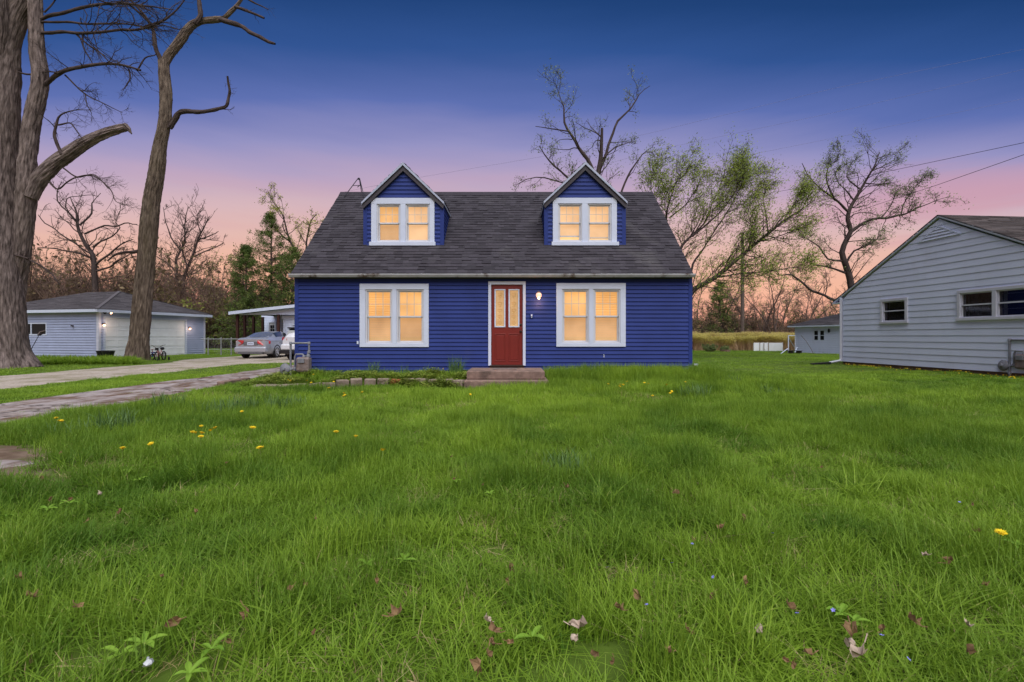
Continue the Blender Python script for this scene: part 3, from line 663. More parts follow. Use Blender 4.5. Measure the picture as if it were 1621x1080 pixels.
_t = _n.new('ShaderNodeBsdfTransparent'); _t.inputs[0].default_value = (.55,.55,.58,1); _g = _n.new('ShaderNodeBsdfGlossy'); _g.inputs['Roughness'].default_value = .06; _g.inputs[0].default_value = (.6,.6,.65,1); _m = _n.new('ShaderNodeMixShader'); _m.inputs[0].default_value = .12
_l.new(_t.outputs[0], _m.inputs[1]); _l.new(_g.outputs[0], _m.inputs[2]); _l.new(_m.outputs[0], _n['Material Output'].inputs[0]); M['pane_dark'] = pd
nwindow(*w1, [], ['c']); nwindow(*w2, [(w2[0]+w2[1])/2], ['c', 'b'])
# downspout elbow lying on the grass
mb = MB(); c = NC+nn*.06+nu*.02
mb.tube([c+Vector((0,0,2.55)), c+Vector((0,0,.32)), c+Vector((-.06,.0,.24)), c+Vector((-.45,-.02,.17))], .045, 4); ds = mb.build('downspout', M['nwhite'], nb)
mb = MB(); mb.beam(c+Vector((-.42,-.02,.15)), c+Vector((-1.15,-.05,.10)), .13, .09); mb.build('downspout_extension', M['black'], ds)

# ------------------------------------------------------------------ garage on the left
GC = Vector(((156-CXP)/F*25.5, 25.5, 0)); gu = Vector((1.49, 6.5, 0)).normalized(); gl_ = Vector((-6.5, 1.49, 0)).normalized(); gn = -gl_ ; gn2 = -gu
GL, GW, GT, GB = 6.67, 8.4, 2.56, -.02
gar = empty('garage', GC+gu*3.3+gl_*4, 'low grey sided garage with a wide white door between the two big trunks', 'garage')
M['g_trim'] = mat('garage_trim', (.52,.54,.64), .5, .05, 4)
gd = (.33, 5.2, GB-1, 2.18)
mb = MB(); gwin = (GW and 5.0, 7.1, 1.27, 1.92)
def gl_t(px):                                           # along the left wall
    k = (px-CXP)/F; return (GC.x-k*GC.y)/(k*gl_.y-gl_.x)
gwin = (gl_t(75), gl_t(75)+1.75, 1.22, 1.93)
siding(mb, GC, gu, gn, GB, GT, .08, GL-.08, holes=[(gd[0], gd[1], GB-1, gd[3])], expo=.142, lip=.04)
siding(mb, GC, gl_, gn2, GB, GT, .08, GW-.08, holes=[(gwin[0]+.03, gwin[1]-.03, gwin[2]+.03, gwin[3]-.03)], expo=.142, lip=.04)
siding(mb, GC+gu*GL, gl_, gu, GB, GT, .0, GW, expo=.125, lip=.014); siding(mb, GC+gl_*GW, gu, -gn, GB, GT, .0, GL, expo=.125, lip=.014)
mb.build('wall', M['gsiding'], gar)
def gbox(mb, O, u, n, t0, t1, z0, z1, o0, o1):
    mb.prism([O+u*t0+n*o0+Vector((0,0,z0)), O+u*t1+n*o0+Vector((0,0,z0)), O+u*t1+n*o0+Vector((0,0,z1)), O+u*t0+n*o0+Vector((0,0,z1))], n*(o1-o0))
mb = MB(); gbox(mb, GC, gu, gn, -.02, .09, GB, GT, 0, .045); gbox(mb, GC, gl_, gn2, -.02, .09, GB, GT, 0, .045); mb.build('corner_post', M['g_trim'], gar)
mb = MB(); gbox(mb, GC, gu, gn, GL-.09, GL+.02, GB, GT, 0, .045); mb.build('corner_post', M['g_trim'], gar)
mb = MB(); gbox(mb, GC, gu, gn, gd[0]-.1, gd[0], GB, gd[3]+.1, 0, .035); gbox(mb, GC, gu, gn, gd[1], gd[1]+.1, GB, gd[3]+.1, 0, .035); gbox(mb, GC, gu, gn, gd[0], gd[1], gd[3], gd[3]+.1, 0, .034); dfr = mb.build('door_frame', M['white'], gar)
mb = MB(); hh = (gd[3]-GB)/4
for r_ in range(4):
    z0 = GB+r_*hh; gbox(mb, GC, gu, gn, gd[0], gd[1], z0+.006, z0+hh-.004, -.06, -.022)
    for c_ in range(8):
        a = gd[0]+.08+c_*(gd[1]-gd[0]-.08)/8; b = a+(gd[1]-gd[0]-.08)/8-.08
        for q in ((a, b, z0+.10, z0+.12), (a, b, z0+hh-.12, z0+hh-.10), (a, a+.02, z0+.12, z0+hh-.12), (b-.02, b, z0+.12, z0+hh-.12)): gbox(mb, GC, gu, gn, *q, -.0215, -.008)
mb.build('garage_door', M['gwhite'], gar, bevel=.004)
# hip roof
ov = .32; A = GC-gu*ov-gl_*ov; B = GC+gu*(GL+ov)-gl_*ov; C_ = GC+gu*(GL+ov)+gl_*(GW+ov); D_ = GC-gu*ov+gl_*(GW+ov)
GZ = GT+.06; half = (GL+2*ov)/2; gp = .36; mid0 = GC+gu*GL/2+gl_*(half-ov-.4); mid1 = GC+gu*GL/2+gl_*(GW-half+ov+.4); up = lambda v, z: Vector((v.x, v.y, z))
PKZ = GZ+half*gp
mb = MB(); dk = MB(); M['gshingle'] = mat('garage_shingle', (.085,.078,.085), .9, .2, 20, .5, 60, .15, rnd=.25)
def hip_face(e0, e1, r0, r1, expo=.15, m=mb, tm=(.3, .8)):
    e0, e1, r0, r1 = (Vector(v) for v in (e0, e1, r0, r1)); u = (e1-e0).normalized(); nrm = (e1-e0).cross(r0-e0 if (r0-e0).length > .1 else r1-e0)
    if nrm.z < 0: nrm = -nrm
    nrm.normalize(); s = nrm.cross(u)
    if s.z < 0: s = -s
    S = (r0-e0).dot(s); L0 = (r0-e0).dot(u); L1 = (r1-e0).dot(u); LL = (e1-e0).length
    shingles(m, e0+nrm*.015, u, s, nrm, S, lambda v: L0*v/S, lambda v: LL+(L1-LL)*v/S, expo=expo, tmin=tm[0], tmax=tm[1])
    m.prism([e0, e1, r1, r0] if (r1-r0).length > .01 else [e0, e1, r0], nrm*.010)
for e0, e1, r0, r1 in ((A, B, mid0, mid0), (C_, D_, mid1, mid1), (D_, A, mid1, mid0), (B, C_, mid0, mid1)): hip_face(up(e0, GZ), up(e1, GZ), up(r0, PKZ), up(r1, PKZ))
for a, b in ((A, mid0), (B, mid0)): mb.beam(up(a, GZ+.02), up(b, PKZ+.035), .16, .02)
mb.build('roof', M['gshingle'], gar)
mb = MB(); mb.prism([up(v, GZ-.16) for v in (A, B, C_, D_)], (0, 0, .155)); mb.build('fascia', M['white'], gar)
# garage window, lamps
mb = MB(); x0, x1, z0, z1 = gwin
for q in ((x0, x1, z0, z0+.07), (x0, x1, z1-.07, z1), (x0, x0+.07, z0+.07, z1-.07), (x1-.07, x1, z0+.07, z1-.07), ((x0+x1)/2+.25, (x0+x1)/2+.32, z0+.07, z1-.07)): gbox(mb, GC, gl_, gn2, *q, 0, .04)
w = mb.build('window', M['white'], gar); mb = MB(); gbox(mb, GC, gl_, gn2, x0+.05, x1-.05, z0+.05, z1-.05, -.02, .012); mb.build('pane', M['black'], w)
def sconce(parent, P, n, lit, light=None):
    mb = MB(); mb.lathe(P, n, [(0, .05), (.02, .05), (.03, .02), (.09, .02)]); mb.lathe(P+n*.10+Vector((0,0,.06)), (0,0,-1), [(0, .02), (.02, .05), (.07, .06)], 12); s = mb.build('wall_lamp', M['brass'], parent, smooth=True)
    if lit:
        mb = MB(); mb.lathe(P+n*.10-Vector((0,0,.012)), (0,0,-1), [(0, .03), (.03, .052), (.08, .052), (.11, .03), (.12, 0)], 14); mb.build('bulb', M['bulb'], s, smooth=True)
        lamp_light('garage_lamp_light', P+n*.42-Vector((0,0,.05)), lit, .08, (1,.72,.55))
sconce(gar, GC+gu*.20+gn*.015+Vector((0,0,1.83)), gn, 6)
sconce(gar, GC+gu*(5.45)+gn*.015+Vector((0,0,1.72)), gn, 6)
sconce(gar, GC+gl_*gl_t(117)+gn2*.015+Vector((0,0,1.72)), gn2, 0)
mb = MB(); P = GC+gu*.3+gn*.02+Vector((0,0,2.50)); mb.box((-.05,-.05,-.04), (.05,.05,.04), Matrix.Translation(P+gn*.06))
for s_ in (-1, 1): mb.lathe(P+gn*.1+gu*.16*s_, gn-Vector((0,0,.5))-gu*.0, [(0, .03), (.04, .06), (.16, .075)], 12)
fl = mb.build('flood_lamp', M['brass'], gar, smooth=True)
mb = MB()
for s_ in (1,): mb.lathe(P+gn*.1+gu*.16*s_+(gn-Vector((0,0,.5))).normalized()*.155, (gn-Vector((0,0,.5))), [(0, .06), (.005, 0)], 12)
mb.build('bulb', M['bulb'], fl)

# ------------------------------------------------------------------ porch house behind the cars
ph = empty('porch_house', (-13.5, 34, 0), 'pale house with a long white-edged porch roof on dark posts behind the cars', 'house')
def X_(px, D): return (px-CXP)/F*D
xa, xb = X_(361.5, 31.5), -7.0; za = W(361, 493.5, 31.5).z; slope = (W(467, 482, 31.5).z-za)/(X_(467, 31.5)-xa)
zz = lambda x: za+(x-xa)*slope if x < -14.2 else za+(-14.2-xa)*slope
mb = MB()
for x0, x1 in ((xa, -14.2), (-14.2, xb)):
    mb.prism([(x0, 31.5, zz(x0)), (x1, 31.5, zz(x1)), (x1, 31.5, zz(x1)-.20), (x0, 31.5, zz(x0)-.20)], (0, .04, 0))
mb.build('fascia', M['white'], ph)
mb = MB()
for x0, x1 in ((xa, -14.2), (-14.2, xb)): mb.prism([(x0, 31.54, zz(x0)+.01), (x1, 31.54, zz(x1)+.01), (x1, 31.54, zz(x1)-.05), (x0, 31.54, zz(x0)-.05)], (0, 8.5, 0))
mb.build('roof', M['gshingle'], ph)
mb = MB(); mb.prism([(xa+.3, 31.9, 2.62), (X_(470, 32), 31.9, 2.62), (X_(470, 32), 31.9, zz(X_(470, 32))-.18), (xa+2.0, 31.9, 2.82)], (0, .1, 0)); mb.build('porch_beam', M['nsiding'], ph)
for px, D in ((376, 31.9), (387.5, 33.4), (401.5, 34.6), (416, 36.1), (441, 31.9)):
    mb = MB(); x = X_(px, D); mb.box((x-.075, D-.075, -.02), (x+.075, D+.075, 2.64)); mb.build('post', M['wood_dark'], ph)
mb = MB(); siding(mb, (0, 37.5, 0), (1,0,0), (0,-1,0), .1, 2.9, X_(414, 37.5), -7, holes=[(X_(425, 37.5), X_(437.5, 37.5), 0, 2.3)], expo=.13)
siding(mb, (0, 32.4, 0), (1,0,0), (0,-1,0), .1, 2.62, X_(448.5, 32.4), -7, expo=.12); siding(mb, (X_(448.5, 32.4), 32.4, 0), (0,1,0), (-1,0,0), .1, 2.7, 0, 5.1, expo=.12)
mb.build('wall', M['nsiding'], ph)
mb = MB(); mb.box((X_(447, 32.4), 32.3, 2.36), (-9, 32.39, 2.56)); mb.box((X_(463.5, 32.4), 32.33, .1), (X_(466.5, 32.4), 32.385, 2.36)); mb.build('trim_board', M['white'], ph)
mb = MB(); a, b = X_(425, 37.5), X_(437.5, 37.5)
mb.box((a, 37.4, .1), (a+.1, 37.5, 2.35)); mb.box((b-.1, 37.4, .1), (b, 37.5, 2.35)); mb.box((a+.1, 37.4, 2.25), (b-.1, 37.5, 2.35)); f = mb.build('door', M['white'], ph)
mb = MB(); mb.box((a+.1, 37.47, .15), (b-.1, 37.5, 2.25)); mb.build('door_leaf', M['sash'], f); mb = MB()
for i in range(2):
    for j in range(4): mb.box((a+.17+i*.2, 37.44, .9+j*.3), (a+.34+i*.2, 37.46, 1.15+j*.3))
mb.build('door_glass', M['dark_glass'], f)
mb = MB(); x0, x1 = X_(378, 31.9), X_(388, 33.4)
for k in range(9): 
    t = k/8; p = Vector((x0+(x1-x0)*t, 31.9+1.5*t, 0)); mb.beam(p+Vector((0,0,.35)), p+Vector((0,0,1.0)), .04, .03)
for z in (.35, 1.0): mb.beam((x0, 31.9, z), (x1, 33.4, z), .06, .04)
mb.build('porch_railing', M['white'], ph)
mb = MB(); mb.box((xa+.3, 31.8, -.05), (-9, 37.6, .09)); mb.build('porch_floor', M['concrete'], ph)

# ------------------------------------------------------------------ chain link fence
cf = empty('chain_link_fence', (-17.5, 29.5, 0), 'low silver chain link fence between the garage and the silver car', 'fence')
fx0, fx1, fy = X_(318, 29.5), X_(388, 29.5), 29.5
for x in (X_(329.5, 29.5), X_(350, 29.5), X_(366, 29.5), X_(386, 29.5)):
    mb = MB(); mb.tube([(x, fy, -.05), (x, fy, 1.05)], .035, 8); mb.lathe((x, fy, 1.05), (0,0,1), [(0,.045),(.03,.04),(.05,0)], 8); mb.build('post', M['galv'], cf, smooth=True)
mb = MB(); mb.tube([(fx0, fy, 1.0), (fx1, fy, 1.0)], .022, 6); mb.tube([(fx0, fy, .35), (fx1, fy, .35)], .012, 5); mb.build('rail', M['galv'], cf, smooth=True)
mb = MB(); x = fx0
while x < fx1:
    for s_ in (-1, 1):
        a = x; b = x+s_*.95
        if b < fx0 or b > fx1: continue
        mb.tube([(a, fy+.02*s_, .04), (b, fy+.02*s_, .99)], .003, 3, cap=False)
    x += .085
mb.build('wire_mesh', M['galv'], cf)

# ------------------------------------------------------------------ far shed and backyard things on the right
sh = empty('backyard_shed', (18.5, 35, 0), 'small pale shed with a white paired window beyond the neighbour\'s corner', 'shed')
sA = Vector((X_(1258, 34.5), 34.5, 0)); sB = Vector((X_(1345, 30.5), 30.5, 0)); su = (sB-sA).normalized(); sn_ = Vector((su.y, -su.x, 0)); SLn = (sB-sA).length+2.5
mb = MB(); sw = (1.55, 2.45, .85, 1.62); siding(mb, sA, su, sn_, .0, 1.88, .03, SLn, holes=[(sw[0]+.03, sw[1]-.03, sw[2]+.03, sw[3]-.03)], expo=.15, lip=.04); siding(mb, sA, -sn_, -su, .0, 1.88, .03, 5, expo=.12); mb.build('wall', M['nsiding'], sh)
e0 = sA-su*.35+sn_*.3; e1 = sA+su*(SLn+.3)+sn_*.3; e2 = sA+su*(SLn+.3)-sn_*5.3; e3 = sA-su*.35-sn_*5.3; hz_ = 1.93; m0 = sA+su*2.6-sn_*2.5; m1 = sA+su*(SLn-2.6)-sn_*2.5
mb = MB(); hip_face(up(e0, hz_), up(e1, hz_), up(m0, hz_+1.05), up(m1, hz_+1.05), m=mb); hip_face(up(e3, hz_), up(e0, hz_), up(m0, hz_+1.05), up(m0, hz_+1.05), m=mb); mb.build('roof', M['gshingle'], sh)
mb = MB(); mb.prism([up(v, hz_-.10) for v in (e0, e1, e2, e3)], (0,0,.095)); mb.build('fascia', M['white'], sh)
mb = MB(); x0, x1, z0, z1 = sw; xm = (x0+x1)/2
for q in ((x0, x1, z0, z0+.07), (x0, x1, z1-.07, z1), (x0, x0+.07, z0+.07, z1-.07), (x1-.07, x1, z0+.07, z1-.07), (xm-.08, xm+.08, z0+.07, z1-.07), (x0+.07, xm-.08, 1.21, 1.25), (xm+.08, x1-.07, 1.21, 1.25)): gbox(mb, sA, su, sn_, *q, 0, .04)
w = mb.build('window', M['white'], sh); mb = MB(); gbox(mb, sA, su, sn_, x0+.05, x1-.05, z0+.05, z1-.05, -.02, .005); mb.build('pane', M['dark_glass'], w)
mb = MB(); P = sA+su*2.75+sn_*.06+Vector((0,0,1.55)); mb.lathe(P+Vector((0,0,.14)), (0,0,-1), [(0,.02),(.05,.06),(.2,.07),(.26,.03),(.28,0)], 10); mb.build('wall_lamp', M['black'], sh, smooth=True)

pl = empty('utility_pole', (X_(1175, 43), 43, 0), 'tall weathered wooden utility pole rising from the back lawn', 'utility pole')
mb = MB(); mb.tube([(X_(1175, 43), 43, -.2), (X_(1175.3, 43), 43, 5), (X_(1175.5, 43), 43, 10.6)], [.17, .15, .12], 12); mb.build('pole_shaft', M['pole'], pl, smooth=True)
mb = MB(); mb.box((X_(1175.5,43)-.03, 42.82, 10.1), (X_(1175.5,43)+.03, 42.9, 10.25)); mb.lathe((X_(1175.5,43), 42.85, 10.2), (0,0,1), [(0,.03),(.05,.05),(.1,.03),(.12,0)], 8); mb.build('insulator', M['sash'], pl)
def cable(label, pts, r, m, sag=.0):
    mb = MB(); P = [W(*p) for p in pts]; out = []
    for a, b in zip(P[:-1], P[1:]):
        for k in range(8): t = k/8; out.append(a.lerp(b, t))
    out.append(P[-1]); mb.tube(out, r, 5); o = mb.build('power_line', m, None, smooth=True)
    return tagp(o, label, 'cable', 'power lines crossing the sky')
cable('lower of the two dark power lines at the right, ending at the utility pole', [(1175.5, 384, 43), (1220, 377.6, 38), (1323.7, 345, 30), (1479, 294.6, 22), (1621, 245, 17), (1760, 190, 14)], .011, M['wire'])
cable('upper of the two dark power lines at the right, above the tree crown', [(1120, 322, 46), (1318, 289, 34), (1427, 267, 27), (1621, 226, 20), (1760, 196, 17)], .012, M['wire'])
cable('faint power line, highest of the three pale ones over the right roof', [(545, 304, 70), (640, 285, 72), (853, 249, 74), (1020, 213, 72), (1320, 140, 70), (1700, 62, 66)], .014, M['wire_far'])
cable('faint power line, middle of the three pale ones over the right roof', [(900, 276, 72), (1047, 236, 72), (1313, 180, 70), (1700, 92, 66)], .013, M['wire_far'])
cable('faint power line, lowest of the three pale ones, dipping behind the leafy crown', [(1040, 275, 72), (1113, 260, 72), (1313, 220, 70), (1700, 140, 66)], .013, M['wire_far'])

wf = empty('low_panel_fence', (X_(1207, 37.5), 37.5, 0), 'low white panel screen standing on the back lawn beside the utility pole', 'fence')
x = X_(1187, 38)
for k, w_ in enumerate((.46, .26, .30, 1.08)):
    mb = MB(); mb.box((x, 37.4-.12*k, .02), (x+w_-.03, 37.44-.12*k, .66)); mb.box((x+w_-.045, 37.38-.12*k, .0), (x+w_-.005, 37.46-.12*k, .69)); mb.build('panel', M['gwhite'], wf, bevel=.01); x += w_
sg = empty('goal_frame', (X_(1250, 32.5), 32.5, 0), 'white pipe frame of a small goal standing in front of the shed', 'goal frame')
mb = MB(); a = W(1248, 531.5, 32.5); b = W(1248, 560, 32.5); b.z = 0; c = W(1259, 531.5, 34); 
mb.tube([b, a], .035, 7); mb.tube([a, c, Vector((c.x, c.y, 0))], .03, 7); mb.tube([a+Vector((.03,.03,-.15)), W(1257, 549, 33.5)], .025, 6); mb.build('upright', M['white'], sg, smooth=True)
mb = MB(); mb.tube([W(1236, 560, 31.5), W(1247, 552, 32.4)], .028, 6); mb.tube([W(1258, 558, 32.5), W(1262, 550, 33.4)], .028, 6); mb.build('brace', M['white'], sg, smooth=True)
hp = MB(); hp.tube([W(1268, 531, 31.6), W(1276, 540, 31.4), W(1283, 551, 31.2), W(1288, 561, 31)], .014, 5); o = hp.build('bent_pole', M['pole'], None, smooth=True); tagp(o, 'thin bent pole leaning in front of the shed wall', 'pole')
tb = empty('dark_bench', (X_(1257, 32), 32, 0), 'low dark slatted bench on the lawn in front of the shed', 'bench')
mb = MB()
for k in range(4): mb.box((X_(1246, 32), 31.8+k*.13, .17), (X_(1268, 32), 31.9+k*.13, .21))
mb.build('bench_seat', M['black'], tb)
for px in (1251, 1264):
    mb = MB(); mb.box((X_(px, 32), 31.82, -.02), (X_(px, 32)+.12, 32.25, .17)); mb.build('leg', M['black'], tb)
# white cleanout pipe by the house corner
vp = empty('vent_pipe', (X_(1101.5, 15.6), 15.6, 0), 'short white capped pipe in the grass beside the blue house corner', 'pipe')
mb = MB(); x = X_(1101.5, 15.6); mb.tube([(x, 15.6, -.1), (x, 15.6, .20)], .062, 14); mb.build('pipe', M['white'], vp, smooth=True)
mb = MB(); mb.lathe((x, 15.6, .2), (0,0,1), [(0,.078),(.045,.078),(.055,.06),(.058,0)], 14); mb.build('cap', M['white'], vp, smooth=True)

# ------------------------------------------------------------------ gas meters
def gas_meter(loc, label, flip=1, rz=0, s=1.0):
    t = empty('gas_meter', loc, label, 'gas meter', 'gas meters', rz)
    def b(mb, name, m, sm=True, bev=0, par=t): return mb.build(name, m, par, smooth=sm, bevel=bev, local=True)
    q = lambda x, y, z: (x*flip*s, y*s, z*s)
    mb = MB(); mb.tube([q(-.36,0,-.1), q(-.36,0,.80), q(-.34,0,.83), q(.05,0,.83), q(.09,0,.82), q(.09,0,.60)], .024*s, 10)
    mb.tube([q(-.28,-.02,.22), q(-.25,-.02,.24), q(-.25,-.02,.50), q(-.22,-.02,.56), q(-.06,-.02,.56), q(-.03,-.02,.53), q(-.03,-.02,.46)], .021*s, 10)
    mb.tube([q(-.48,0,.20), q(-.28,0,.20)], .024*s, 10); mb.tube([q(.12,0,.45), q(.12,0,-.15)], .016*s, 8)
    for p in ((-.36,0,.20), (-.36,0,.83), (.09,0,.83), (.09,0,.62), (-.25,-.02,.22), (-.03,-.02,.50), (-.36,0,.02)): mb.lathe(Vector(q(*p))-Vector((0,0,.035*s)), (0,0,1), [(0,.03*s),(.005,.036*s),(.06*s,.036*s),(.07*s,.03*s)], 8)
    b(mb, 'pipework', M['meter'])
    mb = MB(); mb.lathe(q(-.50,0,.20), (-flip*.2,-1,.1), [(-.05*s,.04*s),(-.03*s,.125*s),(-.004*s,.14*s),(.004*s,.14*s),(.03*s,.12*s),(.05*s,.05*s),(.09*s,.045*s),(.095*s,0)], 20); mb.lathe(q(-.50,0,.20), (-flip*.2,-1,.1), [(-.1*s,0),(-.05*s,.04*s)], 12); b(mb, 'regulator', M['meter'])
    mb = MB()
    a = q(-.20,-.10,.13); c = q(.13,.10,.49); lo = tuple(min(i, j) for i, j in zip(a, c)); hi = tuple(max(i, j) for i, j in zip(a, c)); mb.box(lo, hi); b(mb, 'meter_case', M['meter_body'], False, .05*s)
    mb = MB(); a = q(-.14,-.13,.35); c = q(.02,-.101,.46); lo = tuple(min(i, j) for i, j in zip(a, c)); hi = tuple(max(i, j) for i, j in zip(a, c)); mb.box(lo, hi)
    mb.lathe(q(.07,0,.49), (0,0,1), [(0,.05*s),(.05*s,.05*s),(.06*s,.03*s),(.14*s,.03*s)], 12); mb.lathe(q(-.03,0,.49), (0,0,1), [(0,.045*s),(.04*s,.045*s),(.05*s,.02*s)], 12); b(mb, 'index_dial', M['meter'], False, .01*s)
    return t
g1 = gas_meter((X_(483.5, 11.55), 11.55, .16), 'grey gas meter with round regulator at the left corner of the blue house')
D_m = nD(1604); gm = NC+nu*nt_(1604)+nn*.22
g2 = gas_meter((gm.x+.22, gm.y-.3, .19), 'dark grey gas meter against the pale neighbour house wall', 1, math.atan2(nu.y, nu.x), 1.05)
so = MB(); c = W(1586, 601, 11.9); c = Vector((c.x, c.y, gz1(c.x, c.y)))
so.lathe(c-Vector((0,0,.06)), (0,0,1), [(0,.26),(.06,.27),(.085,.2),(.09,.0)], 9); o = so.build('stepping_stone', M['concrete_pale'] if 'concrete_pale' in M else M['galv'], None, bevel=.01); tagp(o, 'flat pale stone in the grass under the neighbour gas meter', 'stone')

# ------------------------------------------------------------------ cars
def car(name, label, loc, rz, prm):
    t = empty(name, loc, label, 'car', None, rz)
    st = prm['st']; ny = 60
    keys = np.array([k[0] for k in st]); vals = np.array([k[1:] for k in st])   # zb, zbelt, zroof, wlow, wroof
    ysn = np.linspace(keys[0], keys[-1], ny)
    def cat(col, y):
        return np.interp(y, keys, vals[:, col])
    kk = np.array([.05,.1,.7,.1,.05])
    cols = [np.convolve(np.pad(np.interp(ysn, keys, vals[:, c]), 2, mode='edge'), np.array([.1,.22,.36,.22,.1]), 'valid') for c in range(5)]
    def section(i):
        zb, zl, zr, w, wr = (cols[c][i] for c in range(5))
        gh = max(zr-zl, .02); k = min(1, gh/.25)
        ww = lambda f: w+(wr-w)*f
        return [(0, zb), (w*.86, zb), (w*.97, zb+.07), (w*1.0, zb+.28*(zl-zb)), (w*1.005, zb+.6*(zl-zb)), (w*.985, zl-.09), (w*.955, zl-.01), (w*.925*(k)+(1-k)*w*.90, zl+.03*k+.005),
                (ww(.5*k)*.93, zl+gh*.45), (ww(.95*k)*.96, zl+gh*.80), (ww(1.0*k)*.86, zl+gh*.95), (ww(k)*.5, zr-.004), (0, zr)]
    S = [section(i) for i in range(ny)]; n = len(S[0]); V = []; 
    for i in range(ny):
        V += [(x, ysn[i], z) for x, z in S[i]]+[(-x, ysn[i], z) for x, z in S[i][-2:0:-1]]
    m_ = 2*n-2; Fc = [(i*m_+j, i*m_+(j+1) % m_, (i+1)*m_+(j+1) % m_, (i+1)*m_+j) for i in range(ny-1) for j in range(m_)]
    me = bpy.data.meshes.new('body'); me.from_pydata(V, [], Fc+[tuple(range(m_)), tuple(range((ny-1)*m_, ny*m_))[::-1]]); me.polygons.foreach_set('use_smooth', np.ones(len(me.polygons), dtype=bool)); me.set_sharp_from_angle(angle=math.radians(50))
    body = link('body', me, prm['paint'], t)
    def patch(nm, m, y0, y1, j0, j1, sides, off=.008):
        mb = MB(); i0 = int(np.argmin(abs(ysn-y0))); i1 = int(np.argmin(abs(ysn-y1)))
        for sd in sides:
            for i in range(i0, i1):
                for j in range(j0, j1):
                    P = [Vector((sd*S[a][b][0], ysn[a], S[a][b][1])) for a, b in ((i, j), (i, j+1), (i+1, j+1), (i+1, j))]
                    nn_ = (P[1]-P[0]).cross(P[3]-P[0]); nn_ = nn_.normalized() if nn_.length > 1e-8 else Vector((0,0,1))
                    ctr = Vector((0, (ysn[i0]+ysn[i1])/2, .7))
                    if nn_.dot(P[0]-ctr) < 0: nn_ = -nn_
                    mb.face([p+nn_*off for p in P])
        return mb.build(nm, m, t, smooth=True, local=True)
    for p in prm['glass']: patch(p[0], M['car_glass'], *p[1:])
    for k, (wy, wr_) in enumerate(((prm['wy'][0], prm['wr']), (prm['wy'][1], prm['wr']))):
        for sd in (-1, 1):
            xo = sd*(prm['w']+.012); mb = MB(); c = (xo-sd*.22, wy, wr_)
            mb.lathe(c, (sd,0,0), [(0,.1),(0,wr_-.03),(.03,wr_),(.17,wr_),(.205,wr_-.02),(.215,wr_*.68),(.20,wr_*.66)], 28); wh = mb.build('wheel', M['rubber'], t, smooth=True, local=True)
            mb = MB(); mb.lathe(c, (sd,0,0), [(.17,wr_*.66),(.205,wr_*.67),(.205,wr_*.60),(.17,wr_*.57),(.16,.05),(.19,.045),(.195,0)], 28)
            for a in range(9):
                an = a*2*math.pi/9; mb.beam((xo-sd*.03, wy+math.cos(an)*.03, wr_+math.sin(an)*.03), (xo-sd*.03, wy+math.cos(an)*wr_*.62, wr_+math.sin(an)*wr_*.62), .03, .035, up=(1,0,0))
            r_ = mb.build('rim', M['chrome'], t, smooth=False, local=True); r_.parent = wh
            mb = MB()
            P = [(xo+sd*.004-sd*.02, wy+math.cos(a)*(wr_+.055), wr_+math.sin(a)*(wr_+.055)) for a in np.linspace(-.3, math.pi+.3, 20)]
            mb.tube(P, .03, 6); mb.build('wheel_arch', M['rubber'], t, smooth=True, local=True)
    return t, body, S, ysn
M['car_glass'] = mat('car_glass', (.03,.035,.045), .06, .1, 3, spec=.8, coat=.5)
M['rear_glass'] = mat('rear_window_glass', (.12,.13,.16), .08, .1, 3, spec=.8, coat=.6)
M['grey_trim'] = mat('grey_trim', (.12,.12,.135), .5, .1, 8)
# silver sedan: rear at y=0, front at y=4.5
sed = dict(paint=M['silver'], w=.875, wr=.32, wy=(1.0, 3.65),
    st=[(0, .42, .92, 1.00, .70, .55), (.06, .30, .97, 1.06, .82, .55), (.25, .24, .98, 1.09, .865, .56), (.62, .22, .97, 1.11, .875, .58), (.95, .20, .95, 1.22, .875, .58), (1.45, .20, .94, 1.39, .875, .57), (2.1, .2, .93, 1.45, .875, .57), (2.7, .2, .92, 1.40, .875, .57), (3.5, .2, .90, .98, .87, .6), (4.2, .22, .78, .84, .85, .6), (4.45, .3, .66, .70, .72, .5)],
    glass=[('side_window', 1.28, 3.1, 8, 10, (1, -1))])
sedan, body, S_, ysn = car('parked_sedan', 'silver sedan parked with its tail lights towards us by the porch house', (X_(397, 24.3), 24.3, .0), math.radians(1.5), sed)
def cbox(par, name, m, a, b, bev=.01, sub=None):
    mb = MB(); mb.box(a, b); return mb.build(name, m, par, bevel=bev, local=True)
def surf_patch(par, name, m, S, ysn, pts_fn, off=.006):
    pass
# rear window (slanted sheet following the roofline)
mb = MB(); yy = np.linspace(.66, 1.50, 8)
def roof_at(y): return float(np.interp(y, ysn, [s[-1][1] for s in S_]))
for a, b in zip(yy[:-1], yy[1:]):
    wa = .60-.10*(a-.66)/.84; wb = .60-.10*(b-.66)/.84
    for t0, t1 in ((-1, -.5), (-.5, 0), (0, .5), (.5, 1)):
        dz = lambda t: .012-.030*abs(t)**2
        mb.face(((wa*t0, a, roof_at(a)+dz(t0)), (wa*t1, a, roof_at(a)+dz(t1)), (wb*t1, b, roof_at(b)+dz(t1)), (wb*t0, b, roof_at(b)+dz(t0))))
mb.build('rear_window', M['rear_glass'], sedan, smooth=True, local=True)
for sd in (-1, 1):
    mb = MB(); mb.prism([(sd*.34, -.05, .95), (sd*.36, -.06, .80), (sd*.62, -.03, .70), (sd*.87, .20, .78), (sd*.88, .22, .93), (sd*.72, .0, .975)][::sd], (0, .10, 0)); mb.build('tail_light', M['redlens'], sedan, bevel=.012, local=True)
